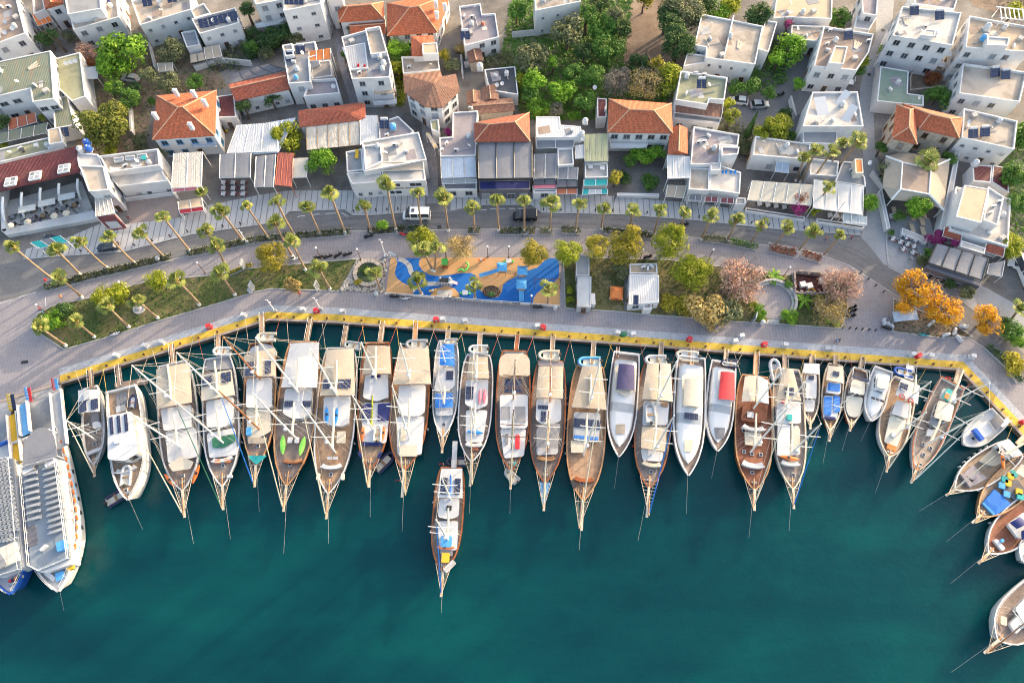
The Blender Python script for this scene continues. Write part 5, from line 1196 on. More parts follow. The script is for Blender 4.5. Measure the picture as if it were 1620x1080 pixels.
  mb=MB();mb.tube(f-V((0,0,.3)),f+(tip-f)*.6,r,r*.85,8);mb.tube(f+(tip-f)*.6,tip,r*.85,r*.5,8);mb.ell(tip,(.14,.14,.1),6,4)
  m=pt('mast',mb,M[mat],s.root)
  for k,u in zip(sp,(.36,.66)):
   c=f+(tip-f)*u;mb=MB()
   for sx in(-1,1):mb.tube(c,c+V((sx*k,-.12,.05)),.08,.06,6)
   pt('spreader',mb,M[spmat or'mast_white'],m)
  if radar:
   c=f+(tip-f)*.3+V((0,.35,0));mb=MB();mb.lathe(c,[(.2,-.1),(.36,0),(.36,.16),(.2,.28)],10);pt('radar_dome',mb,'gl_white',m)
  if boom:
   bz=f.z+boomz;a=f+(tip-f)*(boomz/H);e=V((a.x*.6,a.y-boom,bz+.25))
   mb=MB();mb.tube(a,e,.11,.09,6);b_=pt('boom',mb,'spar_tan',s.root)
   mb=MB();P=[a+(e-a)*u+V((math.sin(u*9)*.05,0,.2))for u in(.02,.15,.3,.45,.6,.75,.9,.98)]
   for i,(p,q_)in enumerate(zip(P,P[1:])):mb.tube(p,q_,.26*(1-.5*i/8),.26*(1-.5*(i+1)/8),7)
   pt('furled_sail',mb,M[sail],b_)
  s.parts.setdefault('masts',[]).append((f,tip))
  return f,tip
 def rig(s,jib=None,r=.016,bowy=None):
  ms=sorted(s.parts.get('masts',[]),key=lambda m:m[0].y)
  mb=MB()
  for f,tip in ms:
   t=f.y/s.L
   for u,dy in((.97,-1.4),(.97,-.4),(.66,.5),(.66,-.9)):
    for sx in(-1,1):
     y=f.y+dy;mb.tube(f+(tip-f)*u,(sx*s.w(y/s.L),y,s.sheer(y/s.L)),r,n=4,cap=False)
  if len(ms)>1:mb.tube(ms[0][1],ms[1][1],r,n=4,cap=False)
  st=ms[0][1];mb.tube(st,(s.w(0)*.8,.1,s.sheer(0)+.2),r,n=4,cap=False);mb.tube(st,(-s.w(0)*.8,.1,s.sheer(0)+.2),r,n=4,cap=False)
  nose=s.parts.get('sprit',V((0,s.L-.1,s.sheer(1))));f,tip=ms[-1]
  mb.tube(tip,nose,r,n=4,cap=False);mb.tube(f+(tip-f)*.68,nose*.55+V((0,s.L*.45,s.sheer(1)*.45)),r,n=4,cap=False)
  pt('rigging',mb,'wire',s.root)
  if jib:
   mb=MB();a=nose+(tip-nose)*.04;b=nose+(tip-nose)*.93;n=6
   for i in range(n):mb.tube(a+(b-a)*i/n,a+(b-a)*(i+1)/n,.12*(1-.5*i/n),.12*(1-.5*(i+1)/n),6)
   pt('furled_jib',mb,M[jib],s.root)
 def bsp(s,xy,ladder=False,mat='vsh_light'):
  z=s.sheer(1)+.25;p=s.q(*xy,z);p.z=z;s.parts['sprit']=p
  t0=.9;a=V((0,s.L*.9,s.deck_z(.9)+.35))
  mb=MB();mb.tube(a,p,.16,.09,7);o=pt('bowsprit',mb,M[mat],s.root)
  mb=MB();w0=s.w(.91)+.1;n=max(4,int((p.y-s.L*.91)/.6))
  A=[V((sx*w0,s.L*.91,s.sheer(.91)))for sx in(-1,1)]
  for q_ in A:mb.tube(q_,p,.05,.04,5)
  if not ladder:
   for i in range(-3,4):mb.tube(A[0]+(A[1]-A[0])*(i/8+.5),p,.014,n=4,cap=False)
  for i in range(1,n if ladder else 3):
   u=i/(n if ladder else 3);l,r_=A[0]+(p-A[0])*u,A[1]+(p-A[1])*u;mb.tube(l,r_,.035,n=4)
  pt('sprit_rail',mb,'spar_tan',s.root)
  mb=MB();mb.box((0,(s.L+p.y)/2,z-.22),(.42,(p.y-s.L)*1.0+.6,.06));pt('sprit_plank',mb,'spar_tan',s.root)
 def gng(s,x0,y0,x1,y1,mat='dk_tan',w=.8):
  a,b=s.q(x1,y1,s.fb+.35),s.q(x0,y0,-WATER+.25);d=(b-a);L=d.length;q=d.to_track_quat('Y','Z')
  mb=MB();c=(a+b)/2
  def bx(c_,dd):
   x,y,z=dd[0]/2,dd[1]/2,dd[2]/2;vs=[c+q@(V(c_)+V((i*x,j*y,k*z)))for k in(-1,1)for i,j in((-1,-1),(1,-1),(1,1),(-1,1))]
   mb.add(vs,[(3,2,1,0),(4,5,6,7),(0,1,5,4),(1,2,6,5),(2,3,7,6),(3,0,4,7)])
  bx((0,0,0),(w,L,.07));bx((-w/2,0,.06),(.07,L,.12));bx((w/2,0,.06),(.07,L,.12))
  o=pt('gangway',mb,M[mat],s.root)
  mb=MB();k=max(2,int(L/1.4))
  for sx in(-1,1):
   for i in range(k+1):p=c+q@V((sx*w/2,-L/2+L*i/k,0));mb.tube(p,p+V((0,0,.85)),.025,n=4)
   mb.tube(c+q@V((sx*w/2,-L/2,0))+V((0,0,.85)),c+q@V((sx*w/2,L/2,0))+V((0,0,.85)),.025,n=4)
  pt('handrail',mb,'wm',o)
  for sx in(-1,1):mb=MB();mb.tube((sx*s.w(.03),.2,s.sheer(0)),(sx*(s.w(0)+1.6),-(L+.6),-WATER+.15),.03,n=4);pt('stern_line',mb,random.choice(['rope','rope','rope_yellow','rope_red']),s.root)
 def anch(s,dy=26,dx=0.0,mat='wire'):
  dy=dy*.22
  p=s.parts.get('sprit',V((0,s.L,s.sheer(1))));mb=MB();a=V((0,s.L-.3,s.sheer(1)-.5))
  mb.tube(a,(dx,p.y+dy,-.1),.014,n=4);pt('anchor_chain',mb,M[mat],s.root)
 def hch(s,lst,mat='pane'):
  for x,y in lst:
   c=s.q(x,y,s.fb);c.z=s.deck_z(c.y/s.L)
   mb=MB();mb.box((0,0,.08),(.62,.62,.22));o=put('hatch',mb.mesh('hatch','gl_white'),s.root,c)
   mb=MB();mb.box((0,0,.2),(.46,.46,.04));put('pane',mb.mesh('pane',M[mat]),o)
 def shell(s,H,t0=.09,t1=.9,margin=.5,glass=(.50,.58)):
  prof=[(t0,H),(.48,H),(.6,H*.72),(.74,H*.45),(t1,H*.22)]
  s.sz=lambda t:s.deck_z(t)+itp(prof,t)
  def row(t,e=0.0):
   a=max(.05,s.w(t)-margin)*(math.sqrt(max(.0,1-((t-.72)/(t1-.72))**2))if t>.72 else 1);z0=s.deck_z(t);h=itp(prof,t)
   R_=[(a,z0-.1),(a*.95,z0+h*.55),(a*.80,z0+h*.92),(a*.4,z0+h*1.0),(0,z0+h*1.03)]
   return[(x+e*(x>0),s.L*t,z+e)for x,z in R_]+[(-x-e,s.L*t,z+e)for x,z in reversed(R_[:-1])]
  def skin(ts,e,nm,mat):
   mb=MB();rs=[row(t,e)for t in ts];n=len(rs[0]);mb.v=[v for r in rs for v in r]
   mb.f=[(i*n+k,i*n+k+1,(i+1)*n+k+1,(i+1)*n+k)for i in range(len(ts)-1)for k in range(n-1)]+([tuple(range(n))]if not e else[]);mb.m=[0]*len(mb.f)
   pt(nm,mb,mat,s.root,not e)
  skin([t0+(t1-t0)*i/18 for i in range(19)],0.0,'superstructure','gl_bright');skin([glass[0]+(glass[1]-glass[0])*i/3 for i in range(4)],.025,'windscreen','gl_grey')
 def on_shell(s,name,pts,mat,th=.1):
  P=[s.q(x,y,s.fb+1)for x,y in pts];z=s.sz(sum(p.y for p in P)/len(P)/s.L);s.poly(name,pts,z+th+.06,mat,z-.25,.2)
 def wnd(s):
  y=s.L*.93;z=s.deck_z(.93);mb=MB();mb.box((0,y,z+.18),(.5,.45,.36));mb.tube((-.45,y,z+.22),(.45,y,z+.22),.13,n=8);pt('windlass',mb,'steel',s.root)
 def fnd(s,n=4,side=(1,-1),mat='gl_white',t0=.2,t1=.75):
  me=memo(('fend',mat),lambda:fender_mesh(mat))
  for sx in side:
   for i in range(n):
    t=t0+(t1-t0)*(i+.5)/n;put('fender',me,s.root,(sx*(s.w(t)+.16),s.L*t,s.sheer(t)*.45))
 def grl(s,t0=0.0,t1=.98,hgt=.6,mat='wm',n=18):
  mb=MB()
  for sx in(-1,1):
   P=[]
   for i in range(n+1):
    t=t0+(t1-t0)*i/n;b=V((sx*max(.05,s.w(t)-.1),s.L*t,s.sheer(t)));P.append(b+V((0,0,hgt)));mb.tube(b,P[-1],.022,n=4,cap=False)
   mb.path(P,.025,4);mb.path([p-V((0,0,hgt*.5))for p in P],.015,4)
  pt('guard_rail',mb,M[mat],s.root)
def fender_mesh(mat):
 mb=MB();mb.lathe((0,0,0),[(.05,-.42),(.16,-.32),(.16,.32),(.05,.42)],8);return mb.mesh('fender',M[mat])
def dinghy(key,x,y,z,rz,mat,lb,L=3.0,inner='gl_cream'):
 t=tg('dinghy',lb,'dinghy',K(key,x,y,WATER+z),rz,'dinghies carried by the boats')
 def tb():
  mb=MB();P=[]
  for i in range(17):
   a=math.pi*i/16;P.append(V((.62*math.cos(a),.55+.95*math.sin(a)if 0<i<16 else .55,.28+.1*math.sin(a))))
  P=[V((.62,-1.45,.28))]+P+[V((-.62,-1.45,.28))]
  for a,b in zip(P,P[1:]):mb.tube(a,b,.22,.22,8)
  return mb.mesh('tube','gl_white')
 put('tube',memo('dgt',tb),t,scale=L/3,mat=M[mat])
 def fl():
  mb=MB();mb.box((0,-.3,.24),(1.05,2.4,.1));mb.box((0,-1.3,.32),(1.0,.08,.4));return mb.mesh('floor','gl_grey')
 put('floor',memo('dgf',fl),t,scale=L/3,mat=M[inner])
 def se():
  mb=MB();mb.box((0,-.2,.42),(1.1,.28,.06));return mb.mesh('seat','wood')
 put('seat',memo('dgs',se),t,scale=L/3)
 def mo():
  mb=MB();mb.box((0,-1.5,.62),(.3,.4,.4));mb.box((0,-1.55,.2),(.12,.16,.6));return mb.mesh('outboard_motor','bm')
 put('outboard_motor',memo('dgm',mo),t,scale=L/3)
 return t
def kayak(b,x,y,z,rz,mat,lb,L=3.4,name='kayak',cat='kayak',w=.36):
 P=b.Mi.inverted()@b.q(x,y,z)
 t=tg(name,lb,cat,P,b.rz+rz,'kayaks and boards carried on the boats')
 def hl():
  mb=MB();n=10
  for i in range(n+1):
   u=i/n;r=max(.02,math.sin(math.pi*u)**.6);yy=(u-.5)*3.4
   mb.v+=[(.36*r,yy,.2),(.25*r,yy,.02),(-.25*r,yy,.02),(-.36*r,yy,.2),(0,yy,.28)]
  for i in range(n):
   for k in range(5):mb.f.append([i*5+k,i*5+(k+1)%5,(i+1)*5+(k+1)%5,(i+1)*5+k]);mb.m.append(0)
  return mb.mesh('hull','orange_paint')
 put('hull',memo('kyh',hl),t,scale=(w/.36,L/3.4,1),mat=M[mat])
 if cat=='kayak':
  def ck():
   mb=MB();mb.lathe((0,-.15,.24),[(.2,0),(.26,.03),(.26,.07),(.16,.05)],10);return mb.mesh('cockpit','bm')
  put('cockpit',memo('kyc',ck),t)
 return t
def flag(b,x,y,z,lb,mat='red_paint'):
 P=b.Mi.inverted()@b.q(x,y,z)
 t=tg('flag',lb,'flag',P,b.rz,'red flags at the sterns');mb=MB();mb.tube((0,0,-.9),(0,0,.7),.025,n=5);pt('pole',mb,'wm',t)
 mb=MB();vs=[];n=6
 for i in range(n+1):
  for zz in(.68,.0):vs.append((.95*i/n,.12*math.sin(i*1.6),zz-.25*i/n))
 mb.add(vs,[(2*i,2*i+1,2*i+3,2*i+2)for i in range(n)]);pt('cloth',mb,M[mat],t)
G_S='wooden sailing boats moored along the quay';G_M='motor yachts moored along the quay'
b=Boat('sailing_boat','small grey decked boat with four blue solar panels beside the white tour ship','C1',(185,222),(207,728),140,1.5,deck='dk_grey',hull='gl_grey',rail='gl_white',sprit=(203,792))
b.cpy([(97,238),(236,230),(240,375),(98,386)],3.6,'cv_white',.08)
b.pnl(103,315,155,372,3.72,1,2);b.pnl(180,300,232,356,3.72,1,2)
b.pad('roof_box',160,275,3.7,(1.1,1.6,.35),'gl_grey');b.pad('cockpit_seat',215,410,1.6,(1.4,2.4,.5),'cv_slate');b.pad('bow_bench',210,640,1.8,(2.6,.6,.5),'gl_white',.15);b.poly('cabin',[(190,445),(240,440),(252,480),(195,488)],2.1,'gl_white')
b.hch([(205,512),(205,590)]);b.mast(207,560,22,436,r=.16,boom=None,radar=False);b.rig('sail_cream');b.gng(182,105,190,225);b.grl();b.wnd()
b=Boat('motor_yacht','tall white motor yacht with three rows of dark panels and tan deck','C1',(395,232),(436,965),232,3.1,YAC,'gl_white','gl_navy','dk_tan','gl_white','yacht',G_M,low=.5)
b.poly('stern_platform',[(335,190),(545,155),(550,195),(340,222)],.6,'dk_brown',.2,.3)
b.cabin([(292,405),(452,375),(492,650),(400,702),(292,692)],5.9,'gl_white')
for i in range(3):b.pnl(302+i*48,416-i*10,334+i*48,524-i*10,5.95,1,5)
b.poly('side_roof',[(455,400),(478,400),(500,640),(490,650)],5.4,'gl_cream',3.0,.1)
b.pad('flybridge_dome',360,575,5.9,(.9,.9,.5),'gl_white');b.pnl(345,345,412,372,3.6,2,1,'pane_light',name='skylight');b.pnl(345,240,425,330,3.0,3,2,'cv_slate',name='deck_mat')
b.arcb(412,742,3.4,4.2);b.hch([(425,900)]);b.wnd();b.grl();b.fnd(4,(1,),'gl_navy')
dinghy('C1',420,803,3.2,.1,'gl_white','white tender lying on the foredeck of the tall white motor yacht',3.6)
dinghy('C1',462,315,3.2,.1,'gl_navy','dark rimmed tender on the wooden stern deck of the tall white motor yacht',2.6,inner='gl_white')
dinghy('C1',365,940,.1,-.95,'gl_navy','dark tender floating at the bow of the tall white motor yacht',4.2)
b.gng(362,75,378,215,'dk_brown');b.anch(20)
b=Boat('sailing_boat','white hulled boat with wide beige canopy and orange boards at its bow','C2',(195,165),(252,890),228,1.9,deck='dk_brown',rail='gl_grey',boot='gl_ltblue',sprit=(253,1028))
b.cpy([(98,195),(288,155),(300,382),(102,420)],4.4,'cv_beige',.2)
b.cabin([(122,420),(298,395),(297,525),(140,545)],3.1);b.cabin([(150,550),(325,525),(335,690),(165,730)],2.5,'cv_white',False)
b.poly('bow_awning',[(165,735),(240,690),(310,720),(290,760),(190,775)],3.0,'cv_cream',2.93,.2);b.hch([(253,805)]);b.wnd()
b.mast(192,370,-40,173,boom=7.0,boomz=2.9);b.mast(230,632,-72,436,boom=6.0,boomz=2.2);b.rig('sail_cream');b.gng(187,52,198,165);b.anch(22);b.fnd(5,(1,))
kayak(b,178,828,2.3,.55,'orange_paint','left orange board at the bow of the wide beige canopy boat');kayak(b,327,792,2.3,-.45,'orange_paint','right orange board at the bow of the wide beige canopy boat')
b=Boat('sailing_boat','white boat with cream canopy, twin panels and a dark green foredeck cover','C2',(450,130),(478,865),205,1.9,deck='dk_grey',rail='gl_white',boot='gl_navy',sprit=(470,985))
b.poly('stern_deck',[(385,130),(520,120),(535,190),(375,200)],2.0,'rf_grey',1.5,.4)
b.cpy([(352,228),(524,197),(546,340),(355,374)],4.3,'cv_cream',.12)
b.pnl(358,240,416,285,4.5,2,1);b.pnl(464,216,526,264,4.5,2,2)
b.cabin([(382,376),(538,350),(535,495),(490,520),(385,525)],3.2);b.cabin([(385,560),(545,525),(560,680),(400,700)],2.5,'gl_white',False)
b.poly('green_cover',[(415,585),(545,560),(548,600),(480,640),(418,640)],2.75,'cv_green',2.5,.3);b.pad('cushion',450,722,2.3,(1.0,.7,.3),'cv_orange');b.pad('cushion',505,715,2.3,(1.0,.7,.3),'cv_orange')
b.arcb(475,690,2.4,4.4);b.hch([(481,745)]);b.pad('deck_box',520,805,2.4,(.9,.6,.4),'gl_white');b.wnd()
b.mast(455,335,215,100,boom=6.5,boomz=3.0);b.mast(470,605,198,371,boom=6.0,boomz=2.6);b.rig('cv_green');b.gng(452,-5,455,118);b.anch(24);b.fnd(4)
dinghy('C2',480,95,2.4,1.57,'gl_white','white dinghy across the stern of the boat with the dark green cover',3.4)
b=Boat('sailing_boat','boat with two varnished brown masts and a teal cover on its bow','C3',(138,168),(112,788),158,1.9,hull='vsh',boot='hull_red',deck='dk_brown',rail='vsh_light',sprit=(100,880))
b.poly('stern_deck',[(80,195),(145,165),(205,185),(215,230),(75,240)],2.3,'gl_grey',1.6,.6)
b.cpy([(52,228),(203,192),(212,332),(46,336)],4.3,'cv_beige',.18);b.pnl(58,262,98,330,4.5,2,2);b.pnl(158,250,186,318,4.5,1,2)
b.cabin([(64,345),(190,338),(192,480),(175,495),(60,490)],3.2);b.cabin([(62,498),(180,490),(185,610),(70,670)],2.6,'cv_cream',False);b.poly('fore_mat',[(70,640),(165,640),(160,668),(72,672)],2.62,'cv_tan',2.55,.1)
b.pad('blue_cooler',78,612,2.65,(.9,1.5,.5),'gl_ltblue');b.poly('bow_cover',[(68,732),(166,730),(135,760),(112,776),(90,758)],3.0,'cv_teal',2.9,.15);b.hch([(122,685)])
b.mast(125,340,-54,136,'mast_brown',boom=6.0,boomz=3.0,spmat='mast_white');b.mast(120,592,-76,406,'mast_brown',boom=5.5,boomz=2.4,spmat='mast_white');b.rig('cv_blue');b.gng(143,20,146,150);b.anch(20)
dinghy('C3',168,140,2.5,1.57,'cv_cream','cream dinghy across the stern of the boat with brown masts',3.6)
b=Boat('sailing_boat','boat with the biggest white canopy and two lime green mats on deck','C3',(352,165),(266,888),196,1.9,hull='vsh',deck='dk_brown',rail='vsh_light',sprit=(247,1003))
b.cpy([(284,168),(428,165),(418,390),(236,388)],4.4,'cv_white',.15)
b.cabin([(258,395),(394,388),(385,520),(345,545),(290,545),(245,520)],3.3);b.pnl(255,457,296,488,3.4,2,1);b.pnl(345,457,386,488,3.4,2,1)
b.pad('cushion',283,655,2.1,(.8,1.1,.3),'gl_white');b.pad('cushion',318,655,2.1,(.8,1.1,.3),'gl_white');b.arcb(300,745,2.3,4.0,'vsh_light','vsh');b.hch([(283,778)]);b.wnd()
b.mast(320,410,110,140,boom=6.5,boomz=3.3);b.mast(300,632,95,420,boom=6.0,boomz=2.9);b.rig('sail_cream');b.gng(388,45,368,160);b.anch(34);b.fnd(3)
kayak(b,247,678,2.2,.1,'lime_paint','left lime green mat on the foredeck below the biggest white canopy',3.6,'deck_mat','mat',.5);kayak(b,345,684,2.2,-.15,'lime_paint','right lime green mat on the foredeck below the biggest white canopy',3.6,'deck_mat','mat',.5)
b=Boat('sailing_boat','white sided boat with beige canopy and blue kayaks on its cabin roof','C3',(537,195),(476,928),196,1.9,deck='dk_orange',rail='gl_white',sprit=(462,1040))
b.cpy([(468,202),(602,195),(608,430),(432,430)],4.4,'cv_beige',.2);b.pnl(450,350,482,395,4.6,2,1);b.pnl(522,348,586,394,4.6,2,1)
b.cabin([(452,436),(588,432),(576,568),(538,585),(468,575),(448,556)],3.2);b.pad('sun_pad',540,640,2.1,(1.6,2.2,.25),'cv_cream');b.arcb(492,770,2.4,4.4);b.pad('cushion',482,745,2.3,(.9,.5,.3),'gl_white');b.pad('cushion',510,745,2.3,(.9,.5,.3),'gl_white');b.hch([(490,828)]);b.pad('deck_box',548,838,2.6,(.6,1.2,.4),'gl_cream');b.pad('deck_box',425,838,2.6,(.6,1.2,.4),'gl_cream');b.wnd()
b.mast(515,425,385,195,boom=6.5,boomz=3.2);b.mast(500,702,340,475,boom=7.5,boomz=2.6);b.rig('sail_cream');b.gng(568,80,550,190);b.anch(20);b.fnd(3)
kayak(b,468,530,3.3,.1,'blue_paint','left blue kayak on the cabin roof of the beige canopy boat');kayak(b,515,535,3.3,-.05,'blue_paint','right blue kayak on the cabin roof of the beige canopy boat')
dinghy('C3',600,182,2.3,1.4,'gl_grey','grey dinghy at the stern of the boat with blue kayaks',3.2)
b=Boat('sailing_boat','boat with beige canopy, navy cushions and orange kayaks near its mast','C4',(168,185),(124,890),178,1.9,hull='vsh',deck='dk_tan',rail='vsh',sprit=(108,968))
b.cpy([(108,196),(232,200),(240,352),(80,352)],4.3,'cv_tan',.2)
b.cabin([(97,357),(222,355),(225,480),(160,505),(84,484)],3.1);b.cabin([(84,512),(238,508),(212,735),(78,725)],2.5,'gl_white',False)
b.poly('sun_pad',[(82,520),(130,516),(128,612),(78,608)],2.72,'cv_navy',2.5,.2);b.poly('sun_pad',[(166,518),(236,512),(226,608),(164,612)],2.72,'cv_navy',2.5,.2)
b.poly('bow_cushion',[(82,730),(186,730),(184,746),(84,746)],2.5,'cv_navy',2.0,.1);b.pnl(130,358,182,374,3.15,2,1,'cv_navy',name='hatch_cover');b.pad('cushion',70,800,2.6,(.5,1.2,.3),'cv_navy',.5);b.pad('cushion',178,800,2.6,(.5,1.2,.3),'cv_navy',-.5);b.wnd()
b.mast(155,375,75,180,boom=6.0,boomz=3.2);b.mast(135,652,28,475,boom=6.0,boomz=2.6,sail='lf_lime');b.rig('sail_cream');b.gng(196,70,182,180);b.anch(24)
kayak(b,83,684,2.6,0,'orange_paint','left orange kayak on the boat with navy cushions',3.0);kayak(b,195,684,2.6,-.1,'orange_paint','right orange kayak on the boat with navy cushions',3.0)
dinghy('C4',166,684,2.6,0,'gl_white','oval white tender on the foredeck between the orange kayaks',3.0,inner='spar_tan');dinghy('C4',205,840,.3,-.75,'gl_navy','navy dinghy floating at the bow of the boat with navy cushions',4.2)
b=Boat('sailing_boat','broad boat with long white cabin roof and bright orange brown bow deck','C4',(365,210),(312,890),208,2.0,hull='vsh',deck='dk_orange',rail='vsh',sprit=(318,1022))
b.cpy([(284,212),(446,212),(460,408),(250,410)],4.4,'cv_beige',.18)
b.cabin([(282,416),(430,412),(426,560),(395,585),(300,585),(276,560)],3.3);b.cabin([(268,590),(424,585),(408,795),(275,802)],2.8,'gl_white',False);b.poly('sun_pad',[(282,745),(385,745),(383,806),(284,806)],3.0,'cv_cream',2.7,.2)
b.pad('deck_hatch',305,685,2.85,(.8,2.6,.15),'spar_tan');b.hch([(332,842)]);b.wnd()
b.mast(343,385,290,185,boom=2.0,boomz=3.3);b.mast(338,700,245,420,boom=7.0,boomz=3.0);b.rig('sail_cream');b.gng(378,68,370,205,'vsh_light');b.anch(28);b.fnd(3,(-1,))
dinghy('C4',385,195,2.6,1.57,'gl_grey','grey dinghy across the stern of the broad long roofed boat',4.0);flag(b,290,940,2.4,'red flag at the bow of the broad long roofed boat')
b=Boat('sailing_boat','narrow white sailing boat with two bright blue covers','C4',(552,175),(525,705),138,1.5,deck='dk_pale',rail='gl_white',boot='gl_navy',sprit=(520,778))
b.cpy([(512,192),(585,188),(590,310),(502,304)],3.4,'cv_blue',.12)
b.cabin([(500,325),(590,320),(590,420),(550,450),(475,440)],2.5);b.pnl(544,336,582,386,2.55,1,3);b.cabin([(482,455),(580,455),(580,580),(485,582)],2.2,'gl_white',True);b.cpy([(482,462),(578,456),(580,536),(482,540)],3.0,'cv_blue',.12)
b.hch([(530,632),(515,562),(540,562)]);b.mast(540,302,512,182,r=.13,radar=False,sp=(1.9,1.5));b.mast(535,532,500,395,r=.13,radar=False,boom=3.5,sp=(1.9,1.5));b.rig(None);b.gng(556,108,553,168);b.grl(.1,.9);b.fnd(3,(1,))
dinghy('C4',570,178,1.9,1.57,'gl_grey','pale dinghy at the stern of the narrow boat with blue covers',2.6)
b=Boat('sailing_boat','white roofed boat lying loose in front of the moored row','C5',(258,240),(204,905),192,1.7,hull='gl_white',deck='dk_brown',rail='vsh',boot='hull_red',sprit=(192,1042))
b.cpy([(192,246),(325,244),(328,430),(166,426)],4.0,'cv_white',.06);b.pnl(192,300,226,408,4.1,1,3);b.pnl(279,304,310,410,4.1,1,3)
b.cabin([(180,432),(308,432),(303,545),(240,565),(170,550)],3.0);b.cabin([(170,575),(300,575),(292,760),(180,760)],2.4,'gl_white',False)
b.pnl(225,475,258,510,3.05,2,1,'pane',name='skylight');b.pad('blue_box',225,706,2.45,(1.9,1.9,.35),'gl_ltblue');b.poly('sun_pad',[(185,762),(265,760),(262,795),(190,798)],2.5,'cv_slate',2.0,.2);b.pad('orange_crate',220,808,2.3,(1.3,1.6,.4),'cv_yellow');b.pad('deck_box',246,862,2.4,(.9,2.3,.4),'rf_white',-.75);b.wnd()
b.mast(250,432,190,292,boom=4.0,boomz=2.8,sail='cv_blue');b.mast(232,690,160,568,boom=5.2);b.rig('cv_blue');b.fnd(2,(1,));b.anch(14)
P=b.q(280,70,2.2);a=b.q(272,240,2.1);mb=MB();q_=(P-a);mb.box((a+P)/2,(.9,q_.length,.09),math.atan2(-q_.x,q_.y));pt('gangway',mb,'gl_grey',b.root)
kayak(b,220,742,2.5,1.57,'orange_paint','orange kayak across the deck of the loose white roofed boat',3.2);flag(b,207,215,2.6,'red flag on the stern of the loose white roofed boat');dinghy('C5',290,205,.9,1.57,'gl_navy','dark dinghy hanging at the stern of the loose white roofed boat',3.4)
b=Boat('sailing_boat','white boat with tan canopy and two pink paddle boards','S5',(108,240),(76,735),152,1.8,deck='dk_brown',rail='gl_white',sprit=(78,836))
b.cpy([(66,246),(150,246),(156,346),(54,345)],4.0,'cv_tan',.18)
b.cabin([(50,352),(154,350),(150,468),(100,490),(45,465)],3.0);b.pnl(52,382,83,444,3.05,2,3);b.cabin([(50,492),(150,492),(128,640),(48,640)],2.4,'gl_white',False);b.arcb(88,640,2.5,3.6);b.pad('bow_pad',92,668,2.3,(1.3,.9,.35),'cv_terracotta');b.wnd()
b.mast(98,348,85,222,boom=4.5,boomz=3.0);b.mast(90,602,72,470,boom=5.5,boomz=2.4);b.rig('sail_cream');b.gng(116,140,112,230);b.fnd(5,(1,));b.anch(22)
kayak(b,115,430,3.1,0,'pink_paint','left pink paddle board on the cabin roof of the tan canopy boat',3.0,'paddle_board','paddle board',.3);kayak(b,136,430,3.1,0,'pink_paint','right pink paddle board on the cabin roof of the tan canopy boat',3.0,'paddle_board','paddle board',.3);kayak(b,92,595,2.5,1.5,'blue_paint','blue kayak across the foredeck ahead of the pink boards',3.0)
dinghy('S5',110,215,2.2,1.57,'gl_white','white dinghy across the stern of the boat with pink boards',3.6)
b=Boat('sailing_boat','boat with rounded beige canopy, white roof and one red mat','S5',(274,222),(258,775),156,1.8,hull='gl_white',deck='dk_brown',rail='vsh',sprit=(258,848))
b.cpy([(202,335),(204,255),(228,230),(320,230),(345,255),(346,335)],4.2,'cv_beige')
b.pnl(228,346,306,414,3.0,3,2,'solar');b.cabin([(206,420),(336,420),(336,560),(330,575),(208,575)],3.0);b.cabin([(208,578),(328,578),(318,705),(226,715)],2.5,'gl_white',False)
b.poly('roof_mat',[(212,475),(254,475),(254,535),(212,535)],3.06,'rf_grey',3.0,.05);b.poly('roof_mat',[(276,475),(324,475),(326,550),(276,550)],3.06,'rf_grey',3.0,.05);b.pad('red_mat',288,640,2.5,(.8,2.6,.25),'red_paint');b.pad('grey_mat',238,626,2.5,(.6,2.0,.25),'cv_slate');b.pad('teal_hatch',280,742,2.2,(.8,.8,.2),'cv_teal');b.wnd()
b.mast(270,432,278,262,'vsh_dark',boom=5.0,boomz=3.2,sail='spar_tan',spmat='vsh_dark');b.mast(263,662,270,492,'vsh_dark',boom=6.0,boomz=2.8,sail='spar_tan',spmat='vsh_dark');b.rig('sail_cream');b.gng(290,145,282,215,'vsh');b.fnd(3,(-1,));b.anch(20)
dinghy('S5',262,800,.9,.8,'gl_grey','pale dinghy beneath the bowsprit of the boat with the red mat',3.0)
b=Boat('sailing_boat','boat with two beige canopy halves and a pale grey foredeck awning','S5',(440,268),(415,832),160,1.8,hull='vsh_dark',deck='dk_brown',rail='vsh',sprit=(407,948))
b.poly('stern_deck',[(385,262),(500,270),(503,290),(385,288)],2.6,'rf_mauve',1.6,.2)
b.cpy([(386,292),(437,290),(436,436),(374,434)],4.2,'cv_beige',.08);b.cpy([(448,290),(500,290),(497,438),(446,436)],4.2,'cv_beige',.08)
b.cabin([(376,440),(490,440),(490,540),(455,556),(400,556),(372,535)],3.1);b.pnl(383,468,430,490,3.15,3,1);b.pnl(397,496,420,546,3.15,2,2)
b.cabin([(376,575),(480,570),(474,695),(376,700)],2.3,'gl_white',False);b.cpy([(382,560),(486,554),(474,668),(376,664)],3.5,'cv_slate',.1,name='foredeck_awning');b.arcb(420,702,2.4,3.8,'vsh_light','vsh_light');b.wnd();b.hch([(418,768)])
b.mast(438,442,440,262,'mast_brown',boom=6.0,boomz=3.4,sail='spar_tan',spmat='wire');b.mast(425,672,432,498,'mast_brown',boom=6.5,boomz=3.0,sail='sail_cream',spmat='wire');b.rig('sail_cream');b.gng(452,150,446,260);b.fnd(3)
P=b.q(405,880,2.4);mb=MB();mb.sheet([V((-1.0,b.L*.99,2.5)),V((1.0,b.L*.99,2.5)),b.parts['sprit']+V((.2,-1.2,-.05)),b.parts['sprit']+V((-.2,-1.2,-.05))],3,4,0,.03,.1);pt('blue_net',mb,'gl_ltblue',b.root)
